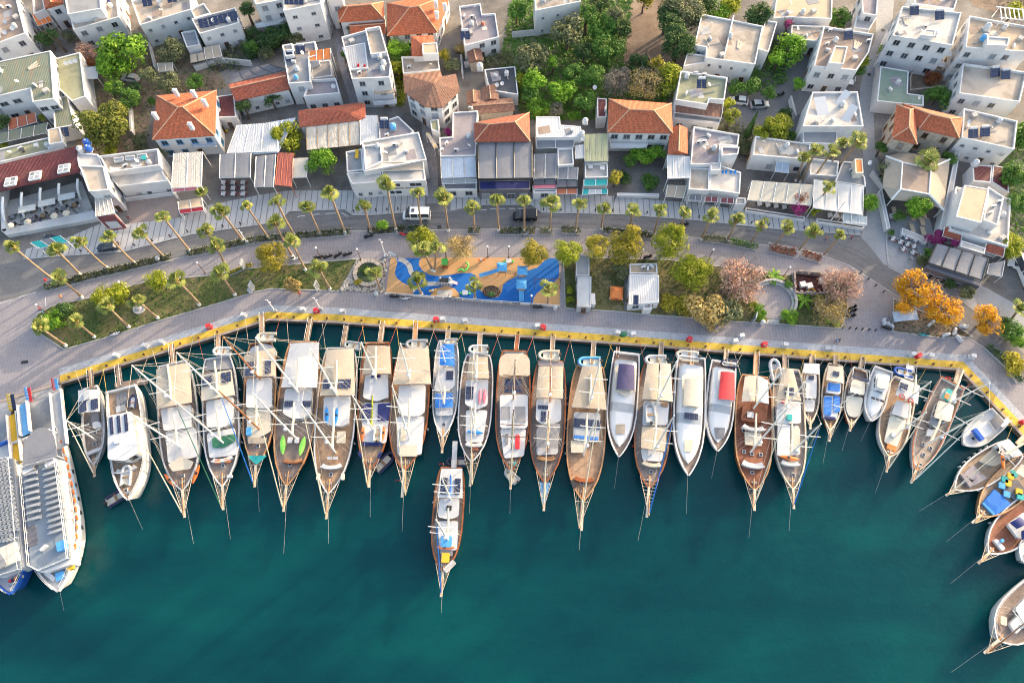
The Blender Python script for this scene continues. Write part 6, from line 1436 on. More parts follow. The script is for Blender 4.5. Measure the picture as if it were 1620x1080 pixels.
dinghy('S5',436,243,2.3,1.57,'cv_cream','cream dinghy at the stern of the boat with the grey foredeck awning',4.0)
b=Boat('sailing_boat','varnished orange brown boat with broad beige canopy and long bowsprit','S5',(622,292),(590,915),176,1.9,hull='vsh_light',deck='dk_orange',rail='vsh_light',sprit=(572,1038))
b.cpy([(588,288),(676,290),(700,490),(538,478)],4.4,'cv_tan',.18)
b.cabin([(548,500),(672,505),(664,640),(545,630)],2.7,'gl_grey');b.pnl(548,528,672,582,2.75,5,2);b.pnl(548,606,662,632,2.75,4,1,'cv_blue',name='window')
b.pad('sun_pad',565,662,2.2,(2.4,2.2,.3),'cv_cream',.1);b.arcb(595,800,2.4,4.0,'vsh','vsh');b.hch([(585,830),(640,600)]);b.pad('black_winch',546,835,2.4,(.7,1.4,.5),'bm',.4);b.wnd()
b.mast(622,462,668,270,boom=5.5,boomz=3.0);b.mast(596,690,662,490,boom=7.0,boomz=2.4);b.rig('sail_cream');b.gng(640,180,632,285);b.fnd(3,(1,));b.anch(16)
dinghy('S5',622,274,2.3,1.57,'gl_ltblue','blue grey dinghy at the stern of the orange brown boat',4.2)
b=Boat('motor_yacht','sleek white motor yacht with dark violet cockpit cover','S6',(172,200),(130,755),160,2.0,YAC,boot='gl_navy',deck='dk_brown',rail='gl_white',cat='yacht',gp=G_M)
b.poly('stern_deck',[(105,195),(225,210),(222,232),(105,222)],1.9,'dk_brown',1.4,.2)
b.shell(1.5)
b.cabin([(112,262),(222,268),(216,400),(170,425),(112,400)],3.7,'cv_cream',True);b.cpy([(132,254),(214,262),(216,396),(118,390)],4.0,'cv_violet',.3,name='cockpit_cover');b.on_shell('sun_pad',[(116,576),(165,576),(163,628),(116,628)],'cv_tan');b.hch([(135,655)])
b.gng(125,172,122,215,'vsh_dark',.5);b.grl(.3,.98);b.anch(24)
b=Boat('sailing_boat','boat with two beige awnings, white roof and a ladder like bow net','S6',(338,252),(290,922),190,1.9,hull='vsh',deck='dk_grey',rail='vsh',sprit=(292,1064),ladder=True)
b.cpy([(284,252),(346,250),(340,446),(256,440)],4.3,'cv_beige',.08);b.cpy([(352,250),(408,254),(420,456),(346,446)],4.3,'cv_cream',.08)
b.cabin([(264,450),(400,458),(392,580),(258,582)],3.1);b.poly('sun_awning',[(255,590),(388,592),(378,722),(250,702)],3.4,'cv_beige',3.33,.1);b.cabin([(250,705),(372,725),(360,775),(258,770)],2.4,'gl_white',False);b.arcb(308,775,2.5,4.0,'cv_cream','cv_cream');b.pnl(360,455,392,488,3.15,1,1,'dk_orange',name='roof_board');b.hch([(303,832)]);b.wnd()
b.mast(340,450,440,242,boom=5.5,boomz=3.3);b.mast(314,726,427,530,boom=7.0,boomz=2.8);b.rig('cv_blue');b.gng(358,140,350,245);b.fnd(4,(1,),'red_paint');b.anch(20,.8)
dinghy('S6',297,522,3.2,0,'gl_grey','pale tender lying on the white roof between the beige awnings',3.8,inner='gl_white');dinghy('S6',330,238,2.3,1.57,'gl_white','white dinghy across the stern of the boat with two beige awnings',4.0)
b=Boat('motor_yacht','large white motor yacht with cream cockpit cover and dark roof panels','S6',(518,222),(500,855),170,2.3,YAC,boot='gl_navy',deck='dk_brown',rail='gl_white',cat='yacht',gp=G_M)
b.poly('stern_deck',[(450,245),(580,250),(578,275),(450,270)],2.3,'dk_brown',1.6,.2);b.shell(1.7)
b.cabin([(470,312),(580,318),(580,480),(520,492),(470,480)],4.2,'gl_cream',True);b.cpy([(482,335),(574,338),(578,484),(476,478)],4.6,'cv_cream',.25,name='cockpit_cover');b.pnl(482,512,554,556,3.72,4,2)
b.on_shell('sun_pad',[(482,660),(530,660),(520,725),(482,722)],'cv_cream');b.hch([(500,735)]);b.gng(520,170,518,262,'vsh_light',.55);b.grl(.3,.98);b.anch(28,-.6);b.fnd(3,(-1,))
dinghy('S6',498,216,1.9,1.45,'gl_cream','cream tender on the stern of the large white yacht with roof panels',4.2,inner='gl_white')
b=Boat('motor_yacht','white motor yacht with bright red cockpit cover','S6',(690,248),(656,725),152,2.0,YAC,boot='gl_navy',deck='dk_brown',rail='gl_white',cat='yacht',gp=G_M)
b.shell(1.5);b.cabin([(662,285),(758,292),(756,450),(700,470),(655,440)],3.6,'gl_white',True);b.cpy([(676,296),(750,302),(750,450),(664,442)],3.95,'cv_red',.25,name='cockpit_cover')
b.on_shell('sun_pad',[(642,592),(700,596),(692,650),(650,654)],'cv_slate');b.gng(702,182,698,245,'dk_tan',.6);b.grl(.3,.98);b.fnd(3,(-1,));b.anch(20)
dinghy('S6',722,256,1.9,1.5,'gl_navy','dark dinghy at the stern of the yacht with the red cover',3.2)
b=Boat('sailing_boat','mahogany decked boat with two white canopy halves and white benches','C6',(168,215),(165,912),226,2.0,hull='vsh',deck='dk_red',rail='vsh_light',sprit=(160,1018))
b.cpy([(110,212),(182,206),(172,362),(90,366)],4.4,'cv_cream',.06);b.cpy([(186,206),(252,238),(255,380),(176,364)],4.4,'cv_white',.06)
b.cabin([(100,372),(250,385),(240,500),(85,480)],2.5,'dk_red',True,wall='vsh');b.arcb(162,508,2.7,4.8);b.pad('sun_pad',158,595,2.2,(3.0,2.4,.3),'cv_cream',.06);b.pad('roof_hatch',142,447,2.55,(1.2,1.1,.18),'gl_white');b.arcb(158,735,2.5,4.6,depth=1.3);b.hch([(152,800),(105,540),(105,670),(208,688),(155,684)]);b.wnd()
b.mast(178,388,345,166,boom=5.0,boomz=3.2);b.mast(158,658,372,402,boom=6.5,boomz=2.5);b.rig('sail_cream');b.gng(178,70,172,205,'vsh_light');b.anch(22);b.fnd(2,(-1,))
b=Boat('sailing_boat','grey white boat with tan canopy, white sun pads and orange kayak','C6',(370,172),(400,905),196,1.8,hull='gl_white',deck='dk_grey',rail='spar_tan',sprit=(406,1008))
b.cpy([(344,166),(404,170),(454,360),(300,354)],4.2,'cv_beige',.2);b.pnl(350,276,410,330,4.4,3,2)
b.cabin([(305,362),(450,366),(452,500),(300,498)],2.9);b.cabin([(308,510),(440,512),(448,690),(315,695)],2.4,'gl_white',False);b.pad('sun_pad',344,600,2.45,(2.2,6.2,.2),'gl_white',-.04);b.pad('sun_pad',416,600,2.45,(1.6,4.5,.2),'cv_cream',-.04);b.arcb(385,728,2.5,3.8);b.pad('teal_barrel',378,466,2.95,(.9,1.1,.5),'cv_teal');b.pad('red_box',348,368,3.0,(1.2,.6,.3),'red_paint');b.hch([(402,815)]);b.wnd()
b.mast(352,402,478,250,boom=4.5,boomz=3.0);b.mast(384,690,574,502,boom=6.0,boomz=2.4);b.rig('cv_blue');b.gng(350,80,352,165);b.anch(18);b.fnd(3)
kayak(b,380,711,2.6,1.5,'orange_paint','orange red kayak across the deck of the tan canopy boat with white pads',3.6);dinghy('C6',292,180,1.5,.05,'gl_white','slim white dinghy floating left of the tan canopy boat with white pads',4.2,inner='gl_grey')
b=Boat('fishing_boat','small white cabin boat with flat white canopy and one dark panel','C6',(512,150),(506,498),116,1.2,SML,'gl_white','gl_ltblue','dk_brown','spar_tan','boat','small boats at the right of the quay',sprit=(507,522))
b.cpy([(470,132),(565,136),(566,200),(466,190)],3.0,'cv_white',.05);b.cabin([(484,200),(548,200),(546,350),(480,345)],2.2);b.pnl(496,202,530,238,2.3,2,1);b.cabin([(476,350),(540,355),(530,430),(474,425)],1.7,'gl_white',False)
b.mast(500,375,468,250,r=.07,sp=(.9,.6),radar=False);b.rig(None);b.gng(516,85,514,140);b.fnd(3,(1,))
b=Boat('fishing_boat','small wooden boat with cream canopy and bright blue mats','D2',(222,95),(175,655),182,1.3,SML,'vsh','hull_red','dk_orange','spar_tan','boat','small boats at the right of the quay',sprit=(180,730))
b.cpy([(165,98),(290,112),(295,250),(146,220)],3.2,'cv_cream',.12);b.pnl(205,140,256,195,3.34,2,1)
b.cabin([(158,235),(276,250),(268,345),(145,328)],2.3);b.poly('blue_cover',[(168,240),(266,252),(262,318),(160,308)],2.4,'cv_blue',2.3,.1);b.cabin([(125,352),(268,362),(238,560),(118,545)],1.8,'gl_white',False)
b.poly('blue_mat',[(132,362),(196,366),(190,522),(128,515)],1.95,'cv_blue',1.8,.15);b.poly('blue_mat',[(212,352),(268,362),(262,495),(206,490)],1.95,'cv_blue',1.8,.15);b.poly('blue_cushion',[(135,526),(228,538),(226,556),(133,545)],2.0,'cv_navy',1.7,.1)
b.mast(182,498,395,335,r=.08,sp=(.9,.0001),radar=False);b.rig(None);b.gng(222,10,222,95);b.anch(20);b.fnd(3,(-1,),'gl_navy')
b=Boat('fishing_boat','small wooden boat with cream cabin roof and two panels on a white frame','D2',(432,138),(352,605),186,1.3,SML,'vsh','hull_red','dk_brown','spar_tan','boat','small boats at the right of the quay',sprit=(354,643))
b.pnl(368,178,437,214,3.0,2,1);b.pnl(444,196,510,242,3.0,2,1)
mb=MB();C4=[b.q(x,y,2.95)for x,y in((385,105),(520,145),(510,250),(365,215))]
for i in range(4):mb.tube(C4[i],C4[(i+1)%4],.05,n=5);mb.tube(C4[i],(C4[i].x,C4[i].y,1.0),.05,n=5)
pt('canopy_frame',mb,'wm',b.root)
b.cabin([(366,218),(478,242),(474,352),(348,322)],2.6,'gl_cream');b.cabin([(320,350),(465,372),(432,520),(400,540),(340,530),(316,470)],1.8,'gl_cream',False);b.hch([(368,496)]);b.gng(455,30,436,130);b.fnd(3);b.anch(18)
b=Boat('motor_yacht','small pale blue white motor yacht with cream flybridge seats','D2',(632,135),(524,580),196,1.7,YAC,'gl_white','gl_navy','dk_pale','gl_white','yacht',G_M)
b.shell(1.3,glass=(.46,.47));b.cabin([(575,165),(695,185),(670,310),(655,330),(560,300)],3.4,'gl_white',True);b.poly('flybridge_seat',[(590,185),(680,198),(668,300),(580,285)],3.7,'gl_cream',3.35,.5)
for i in range(3):b.pnl(532+i*38,360+i*12,560+i*38,392+i*12,2.72,1,1,'pane',name='windscreen')
b.hch([(550,492)]);b.grl(.25,.98);b.fnd(4);b.anch(16)
b=Boat('sailing_boat','white boat with two white roofs, red lifebuoys and cream foredeck','D2',(812,225),(678,885),275,1.8,hull='gl_white',deck='dk_orange',rail='spar_tan',sprit=(668,992))
b.cpy([(786,208),(945,268),(930,425),(738,348)],4.0,'cv_white',.08);b.pnl(778,238,836,320,4.15,2,3)
b.cabin([(748,388),(880,432),(855,555),(705,508)],3.0);b.cabin([(695,515),(838,560),(748,800),(640,750)],2.3,'gl_cream',False);b.hch([(730,650)]);b.pad('orange_pad',700,800,2.2,(1.6,1.0,.3),'cv_orange');b.pad('roof_dome',716,692,2.35,(.8,.8,.4),'gl_white');b.wnd()
for x,y in((790,365),(865,400)):
 c=b.q(x,y,4.15);mb=MB();P=[c+V((.45*math.cos(a*.524),.45*math.sin(a*.524),.12))for a in range(13)];mb.path(P,.09,6);pt('lifebuoy',mb,'red_paint',b.root)
b.mast(880,355,1040,236,boom=4.0,boomz=3.2);b.mast(830,622,1000,498,boom=4.5,boomz=2.6);b.rig('sail_cream');b.gng(868,95,850,215,'gl_grey',1.6);b.fnd(2,(-1,));b.anch(18)
dinghy('D2',800,160,1.6,1.3,'gl_blue','blue dinghy at the stern of the boat with red lifebuoys',3.4)
b=Boat('sailing_boat','long grey teak sailing yacht with cream wheelhouse at the corner of the quay','D3',(385,205),(122,838),232,1.7,YAC,hull='gl_white',boot='hull_red',deck='dk_grey',rail='vsh',sprit=(108,908))
b.cabin([(292,325),(405,365),(378,485),(258,448)],3.1,'gl_cream');b.poly('windscreen',[(250,440),(320,470),(285,530),(222,490)],2.4,'pane_light',1.6,.2);b.poly('cockpit',[(325,240),(425,275),(405,345),(300,310)],1.9,'dk_pale',1.3,.5);b.pad('blue_cushion',355,292,1.95,(1.3,2.4,.35),'cv_teal',-.1);b.pad('cockpit_table',352,298,2.3,(.8,1.2,.08),'cv_orange')
b.hch([(186,640),(238,668),(185,715),(290,430),(350,455),(155,790)]);b.poly('deck_gear',[(215,530),(270,540),(262,585),(205,580)],2.0,'gl_white',1.5,.2);b.wnd();b.grl(.02,.97)
b.mast(360,352,655,205,boom=7.5,boomz=2.6,r=.16);b.mast(222,632,655,392,boom=6.0,boomz=2.0,r=.18);b.rig('mast_white');b.gng(436,112,412,205);b.fnd(4)
flag(b,378,180,2.8,'red flag at the stern of the long grey teak sailing yacht')
b=Boat('motor_boat','little white motor boat with blue windscreen in the corner of the harbour','D3',(722,445),(468,648),170,1.2,YAC,'gl_white','gl_navy','gl_white','gl_grey','boat','small boats at the right of the quay')
b.cabin([(640,470),(685,540),(640,590),(560,575),(570,510)],2.2);b.poly('windscreen',[(540,535),(562,522),(620,600),(600,615)],2.3,'gl_blue',1.4,.1);b.cpy([(655,475),(715,425),(760,480),(700,540)],2.7,'cv_dark',.1);b.hch([(538,600)]);b.grl(.4,.98);b.gng(790,462,735,510,'gl_white')
b=Boat('sailing_boat','boat with tan foredeck, mauve sun pads and white fenders on both sides','D3',(835,672),(402,965),212,1.5,SML,'gl_white','hull_red','dk_tan','gl_white','boat',G_S,sprit=(358,1000))
b.cabin([(790,598),(898,715),(785,745),(702,640)],3.3);b.pnl(735,655,815,735,3.36,1,2,'solar');b.cabin([(690,660),(785,745),(690,800),(575,760)],2.0,'cv_beige',False);b.poly('sun_pad',[(540,785),(600,850),(540,900),(470,850)],2.05,'rf_mauve',1.5,.4);b.poly('sun_pad',[(600,850),(640,880),(540,940),(520,920)],2.05,'rf_mauve',1.5,.3);b.poly('sun_pad',[(445,850),(470,845),(545,930),(520,950)],2.2,'rf_mauve',1.5,.2)
b.pad('blue_box',462,915,2.2,(.7,.7,.4),'gl_navy');b.fnd(6);b.mast(790,735,720,700,r=.1,sp=(2.2,.001),radar=False,boom=8,boomz=3.0,sail='cv_cream');b.rig('sail_cream');b.anch(24);b.gng(898,590,850,640)
kayak(b,745,757,3.4,.9,'orange_paint','orange board beside the white roof above the mauve sun pads',3.2)
b=Boat('sailing_boat','wooden party boat with big bright blue foredeck mat at the right edge','D4',(720,150),(245,600),268,1.6,SML,'vsh_light','hull_red','dk_tan','vsh_light','boat',G_S,sprit=(222,655))
b.poly('blue_mat',[(378,376),(512,495),(392,590),(276,495)],2.0,'cv_blue',1.5,.3);b.poly('mat_edge',[(276,490),(290,485),(385,575),(372,592)],2.15,'gl_ltblue',1.6,.1);b.poly('dark_floor',[(430,370),(560,290),(640,400),(545,470)],1.7,'cv_dark',1.3,.4)
for i,(x,y,m)in enumerate([(455,300,'cv_teal'),(500,275,'cv_yellow'),(480,330,'cv_yellow'),(430,350,'gl_ltblue'),(470,420,'gl_ltblue'),(570,400,'cv_yellow'),(580,440,'cv_teal'),(530,255,'cv_teal')]):b.pad('cushion',x,y,1.8,(1.1,1.1,.35),m,.6)
b.cpy([(600,170),(700,250),(690,330),(550,240)],4.0,'cv_cream',.1);b.fnd(4,(1,));b.wnd();b.anch(24)
b=Boat('sailing_boat','white edged boat with tan foredeck and crumpled navy covers at the right edge','D4',(760,470),(322,900),268,1.6,SML,'gl_white','hull_red','dk_red','gl_white','boat',G_S,sprit=(262,975))
b.poly('fore_bench',[(370,790),(400,780),(470,860),(440,880)],2.3,'gl_white',1.5,.3);b.pad('blue_box',432,797,2.2,(.5,.6,.4),'gl_ltblue');b.cabin([(480,660),(620,560),(700,680),(580,790)],2.2,'gl_white',False);b.cpy([(500,650),(580,600),(650,650),(560,700)],3.0,'cv_navy',.3,name='navy_cover');b.cpy([(595,720),(660,680),(700,740),(600,790)],2.8,'cv_navy',.3,name='navy_cover');b.wnd();b.anch(26);b.fnd(3)
b=Boat('motor_boat','white bow of a motor boat just showing at the right edge','D4',(850,760),(592,965),230,1.5,YAC,'gl_white','gl_navy','dk_pale','gl_white','boat','small boats at the right of the quay');b.cabin([(640,880),(800,760),(850,850),(700,960)],2.2);b.grl(.3,.98)
b=Boat('sailing_boat','large white boat with white foredeck awning in the lower right corner','S8',(672,690),(432,915),165,2.1,GUL,'gl_white','gl_ltblue','dk_brown','gl_white','boat',G_S,sprit=(398,965))
b.cabin([(505,790),(600,690),(690,790),(560,880)],3.0);b.poly('sun_pad',[(485,850),(535,800),(560,840),(510,890)],2.9,'cv_white',2.1,.3);b.hch([(492,866)]);b.pad('deck_mat',460,838,2.6,(1.0,1.4,.15),'cv_cream',.7);b.wnd();b.grl(.1,.97);b.anch(26);b.mast(520,865,600,800,boom=3);b.rig('mast_brown')
# ---- the two tour ships at the left jetty
KEYS['S2']=(0,640,.2962)
def tour_ship(lb,stern,bow,width,hull,deckmat,blue):
 b=Boat('tour_ship',lb,'S2',stern,bow,width,3.0,YAC,hull,'gl_navy','dk_pale','gl_white'if not blue else'gl_blue','ship','tour ships at the left jetty',low=.7)
 return b
b=tour_ship('large white tour ship with rows of pale benches on its open top deck',(190,165),(322,1000),305,'gl_white','dk_pale',False)
up=[(118,340),(305,290),(372,820),(215,885),(165,860)]
b.poly('middle_deckhouse',[(135,330),(330,290),(385,850),(225,900),(160,860)],5.2,'gl_white',2.4,.5)
P=ccw([b.q(x,y,5.6)for x,y in up]);mb=MB();mb.prism([(p.x,p.y)for p in P],5.3,5.6,True);pt('top_deck',mb,'top_deck',b.root)
mb=MB();n=len(P)
for i in range(n):
 a,c=P[i],P[(i+1)%n];mb.tube(a+V((0,0,1)),c+V((0,0,1)),.035,n=4);k=max(1,int((c-a).length/1.8))
 for j in range(k):q_=a+(c-a)*j/k;mb.tube(q_,q_+V((0,0,1)),.03,n=4)
 mb.tube(a+V((0,0,.5)),c+V((0,0,.5)),.04,n=4)
pt('top_railing',mb,'wm',b.root)
b.poly('stern_roof',[(122,345),(118,245),(150,165),(200,120),(255,125),(290,165),(308,280)],6.6,'cv_slate',6.5,.8)
mb=MB()
for x,y in((125,335),(122,245),(260,130),(300,270),(165,150)):q_=b.q(x,y,6.5);mb.tube((q_.x,q_.y,2.5),q_,.08,n=5)
pt('roof_posts',mb,'wm',b.root)
def bench(b,x0,y0,x1,y1,z,mat='gl_white'):
 a,c=b.q(x0,y0,z),b.q(x1,y1,z);d=c-a;L=d.length;rz=math.atan2(d.y,d.x);mb=MB()
 mb.box((0,0,.42),(L,.55,.09));mb.box((0,-.28,.72),(L,.08,.5));mb.box((-L/2+.2,0,.2),(.1,.45,.4));mb.box((L/2-.2,0,.2),(.1,.45,.4))
 put('bench',memo(('bn',round(L,1)),lambda:mb.mesh('bench','gl_white')),b.root,(a+c)/2,rz,mat=M[mat])
for i in range(8):bench(b,136+i*2.5,378+i*34,208+i*3,360+i*34,5.6,'gl_grey')
for i in range(12):bench(b,238+i*3,345+i*31,315+i*3,322+i*31,5.6,'gl_grey')
for x,y in((160,352),(280,315)):b.pad('life_raft_box',x,y,5.6,(1.9,.8,.7),'gl_white',.2)
b.pad('stair_hatch',170,700,5.6,(1.6,3.4,.12),'cv_dark');b.pad('helm_box',340,755,5.6,(1.4,1.6,.9),'gl_ltblue');b.pad('console',240,765,5.6,(1.2,.5,.6),'gl_white',.5)
for i in range(13):
 t=.12+.055*i;mb=MB();P_=[V((-b.w(t)-.12-.1*math.sin(a*.785),b.L*t+.4*math.cos(a*.785),b.sheer(t)+.55+.38*math.sin(a*.785)))for a in range(9)];mb.path(P_,.11,5);pt('lifebuoy',mb,'orange_paint',b.root)
for i in range(5):t=.3+.09*i;mb=MB();mb.box((-b.w(t)*.985-.02,b.L*t,1.9),(.12,.7,.6));pt('porthole',mb,'pane',b.root)
mb=MB()
for i in range(14):
 t0,t1=.05+.06*i,.05+.06*(i+1)
 mb.tube((-b.w(t0)*.985-.04,b.L*t0,2.5),(-b.w(t1)*.985-.04,b.L*t1,2.5),.09,n=4)
pt('blue_stripe',mb,'gl_ltblue',b.root);b.grl(.1,.98,.9);b.wnd();b.pad('bow_gear',330,915,3.4,(1.4,1.4,.6),'gl_ltblue');b.pad('bow_gear',275,915,3.4,(.7,2.2,.5),'gl_white',.6);b.pad('yellow_cover',385,868,3.4,(1.0,.9,.7),'cv_yellow')
b.anch(10,2)
b2=tour_ship('blue and white tour ship cut by the left edge with a grid of small seats',(-60,240),(70,1015),300,'gl_blue','dk_pale',True)
b2.poly('middle_deckhouse',[(-160,330),(75,285),(125,870),(0,925),(-110,900)],5.2,'gl_white',2.4,.4)
P=ccw([b2.q(x,y,5.6)for x,y in[(-170,330),(62,285),(112,880),(0,915),(-120,900)]]);mb=MB();mb.prism([(p.x,p.y)for p in P],5.3,5.6,True);pt('top_deck',mb,'top_deck',b2.root)
def seat_mesh():
 mb=MB();mb.box((0,0,.42),(.5,.5,.08));mb.box((0,-.25,.7),(.5,.07,.5));mb.box((0,0,.2),(.3,.3,.38));return mb.mesh('seat','gl_grey')
for i in range(19):
 for j in range(6):
  if i>16 and j>3:continue
  put('seat',memo('seat',seat_mesh),b2.root,b2.q(-68+j*22+i*4,318+i*23-j*4,5.6),.2)
mb=MB();n=len(P)
for i in range(n):
 a,c=P[i],P[(i+1)%n];mb.tube(a+V((0,0,1)),c+V((0,0,1)),.035,n=4);k=max(1,int((c-a).length/1.8))
 for j in range(k):q_=a+(c-a)*j/k;mb.tube(q_,q_+V((0,0,1)),.03,n=4)
pt('top_railing',mb,'wm',b2.root);b2.pad('roof_box',60,800,5.6,(2.6,3.4,.6),'gl_cream');b2.pad('roof_box',10,830,5.6,(1.4,3.0,.8),'rf_grey',.3);b2.wnd();b2.grl(.3,.98,.9)
for i in range(5):b2.pad('rope_coil',60+i*15,940-i*6,3.5,(.5,.5,.4),['red_paint','gl_navy','cv_orange','gl_navy','rope'][i])
for i in range(9):t=.25+.06*i;mb=MB();mb.box((-b2.w(t)*.985-.02,b2.L*t,1.9),(.12,.6,.5));pt('porthole',mb,'gl_white',b2.root)
def ramp(lb,a,b,za,zb,w,mats):
 A,B=K('C8',*a,za),K('C8',*b,zb);d=B-A;t=tg('boarding_ramp',lb,'ramp',(A.x,A.y,0),math.atan2(-d.x,d.y),'boarding ramps of the tour ships');L=math.hypot(d.x,d.y);dz=zb-za
 def strip(x0,x1,z,th):mb=MB();mb.slab(ccw([V((x0,0,za+z)),V((x1,0,za+z)),V((x1,L,zb+z)),V((x0,L,zb+z))]),th);return mb
 pt('deck_plate',strip(-w/2,w/2,.1,.15),M[mats[0]],t)
 for sx in(-1,1):pt('side_panel',strip(sx*w/2-.08,sx*w/2+.08,1.0,.95),M[mats[1]],t)
KEYS['C8']=(0,600,.1667)
ramp('long white boarding ramp along the starboard side of the white tour ship',(545,120),(600,640),.1,3.2,2.0,('gl_grey','gl_white'))
ramp('yellow floored boarding ramp between the two tour ships',(130,330),(180,800),.6,2.8,1.7,('cv_yellow','gl_white'))
ramp('light blue boarding ramp behind the grey stern roof',(230,230),(260,520),.2,2.6,1.7,('gl_ltblue','gl_white'))
for i,(x,y,w,hh,mats,lab)in enumerate([(140,230,1.1,4.6,('cv_yellow','gl_navy'),'tall yellow and blue advertising board at the head of the left ramp'),(300,160,.9,4.2,('gl_ltblue','red_paint'),'blue and red advertising board between the two ramps'),(550,60,.9,3.2,('red_paint','gl_ltblue'),'red and blue advertising board at the head of the white ramp')]):
 c=K('C8',x,y,0);t=tg('advertising_board',lab,'sign',c,.1,'advertising boards on the jetty')
 mb=MB();w*=.62;hh*=.7;mb.box((-w/2,0,1.0),(w,hh,.1),0,R(30));pt('panel',mb,M[mats[0]],t);mb=MB();mb.box((w/2,0,1.0),(w*.95,hh*.9,.1),0,R(30));pt('panel',mb,M[mats[1]],t)
 mb=MB();mb.box((0,.3,.5),(.1,.1,1.0));mb.box((0,0,.05),(1.2,.8,.1));pt('stand',mb,'steel',t)
 mb=MB()
 for k in range(5):mb.box((-w/2+.1,-hh*.3+k*hh*.16,1.12+(-hh*.3+k*hh*.16)*.577),(w*.5,hh*.06,.05),0,R(30))
 pt('lettering',mb,'gl_white',t)
# ------------------------------------------------------------------ trees and plants
def crown_mesh(seed,n=900,lobes=14,leaf=.30,flat=.8,twig=0,inner=.25,lob=.42):
 rd=random.Random(seed);mb=MB();L=[]
 for i in range(lobes):
  a,b=rd.uniform(0,6.283),rd.uniform(-.55,1.0);r=rd.uniform(.35,.72)
  c=math.sqrt(max(0,1-min(1,abs(b))**2*.7));L.append((V((math.cos(a)*c*r,math.sin(a)*c*r,b*.62*flat)),rd.uniform(lob*.6,lob*1.1)))
 for i in range(n):
  c,r=rd.choice(L);d=V((rd.gauss(0,1),rd.gauss(0,1),rd.gauss(.25,1))).normalized()
  k=rd.uniform(.2,.9)if rd.random()<inner else rd.uniform(.85,1.08)
  p=c+V((d.x*r*k,d.y*r*k,d.z*r*k*flat));nrm=(d+V((rd.gauss(0,.45),rd.gauss(0,.45),rd.gauss(.2,.45)))).normalized()
  t=nrm.orthogonal().normalized();t=(Matrix.Rotation(rd.uniform(0,6.28),3,nrm)@t);u=nrm.cross(t);s=leaf*rd.uniform(.5,1.15)*.5
  mb.add([p-t*s*1.2,p-u*s*.55+nrm*s*.15,p+t*s*1.2,p+u*s*.55+nrm*s*.15],[(0,1,2,3)])
 return mb.mesh('crown','lf_green')
def branch_mesh(seed,n=26,spread=1.0):
 rd=random.Random(seed);mb=MB()
 for i in range(n):
  a=rd.uniform(0,6.283);e=rd.uniform(.25,1.3);r=rd.uniform(.55,.95)*spread
  p0=V((0,0,-.55));p1=V((math.cos(a)*r*.4,math.sin(a)*r*.4,-.1+e*.1));p2=V((math.cos(a)*r*math.cos(e*.6),math.sin(a)*r*math.cos(e*.6),.25+.5*math.sin(e)))
  mb.tube(p0,p1,.035,.022,4,False);mb.tube(p1,p2,.022,.006,4,False)
  for k in range(3):
   q=p1+(p2-p1)*rd.uniform(.3,.9);mb.tube(q,q+V((rd.gauss(0,.2),rd.gauss(0,.2),rd.uniform(.02,.25))),.011,.004,3,False)
 return mb.mesh('branches','bark_grey')
CR={}
def crown(kind,v):
 k=(kind,v)
 if k not in CR:
  a={'broad':dict(n=2300,lobes=18,leaf=.16,lob=.42),'dense':dict(n=4200,lobes=26,leaf=.10,lob=.34,inner=.1),'loose':dict(n=1500,lobes=20,leaf=.16,lob=.38,inner=.35),'bush':dict(n=1200,lobes=12,leaf=.20,lob=.48,flat=.75),'twig':dict(n=2300,lobes=22,leaf=.10,lob=.42,inner=.5),'big':dict(n=4000,lobes=28,leaf=.11,lob=.36)}[kind]
  CR[k]=crown_mesh(hash(kind)%97 if False else sum(map(ord,kind))*7+v,**a)
 return CR[k]
def trunk_mesh(v):
 def f():
  rd=random.Random(v);mb=MB();P=[V((0,0,-.05)),V((rd.gauss(0,.02),rd.gauss(0,.02),.3)),V((rd.gauss(0,.04),rd.gauss(0,.04),.55))]
  mb.tube(P[0],P[1],.055,.042,8,False);mb.tube(P[1],P[2],.042,.034,8,False)
  for i in range(5):
   a=i*1.256+rd.uniform(-.3,.3);q=P[2]+V((math.cos(a)*.22,math.sin(a)*.22,rd.uniform(.14,.3)));mb.tube(P[1]+(P[2]-P[1])*rd.uniform(.3,1),q,.024,.010,5,False)
  return mb.mesh('trunk','bark')
 return memo(('trunk',v),f)
def tree(key,x,y,r,hgt,kind,leaf,lb,gp='trees',name='tree',bark='bark',flat=1.0,cat='tree',branches=False):
 rw=1.14*r*KEYS[key][2]*(G(811,300)-G(810,300)).length;ch=rw*flat*.85
 zc=max(hgt-ch*.8,ch*.55);c=K(key,x,y,zc);v=random.randrange(3)
 t=tg(name,lb,cat,(c.x,c.y,0),U_(0,6.28),gp)
 put('crown',crown(kind,v),t,(0,0,zc),0,scale=(rw,rw,ch),mat=M[leaf])
 if zc>1.2:
  s=zc/.62;put('trunk',trunk_mesh(v),t,scale=(max(1.6,s*.9),)*2+(s,),mat=M[bark])
 if branches:put('branches',memo(('br',v),lambda:branch_mesh(v)),t,(0,0,zc),scale=(rw,rw,ch*1.1))
 return t
GT='garden trees in the upper left'
tree('T1',660,790,178,9.5,'dense','lf_pine','big round yellow green pine beside the orange hip roof',GT)
tree('T1',770,345,165,8.5,'loose','lf_bright','large bright green feathery tree in the upper left garden',GT);tree('T1',720,420,105,6.5,'broad','lf_bright','lower part tree hugging the bright green feathery tree',GT)
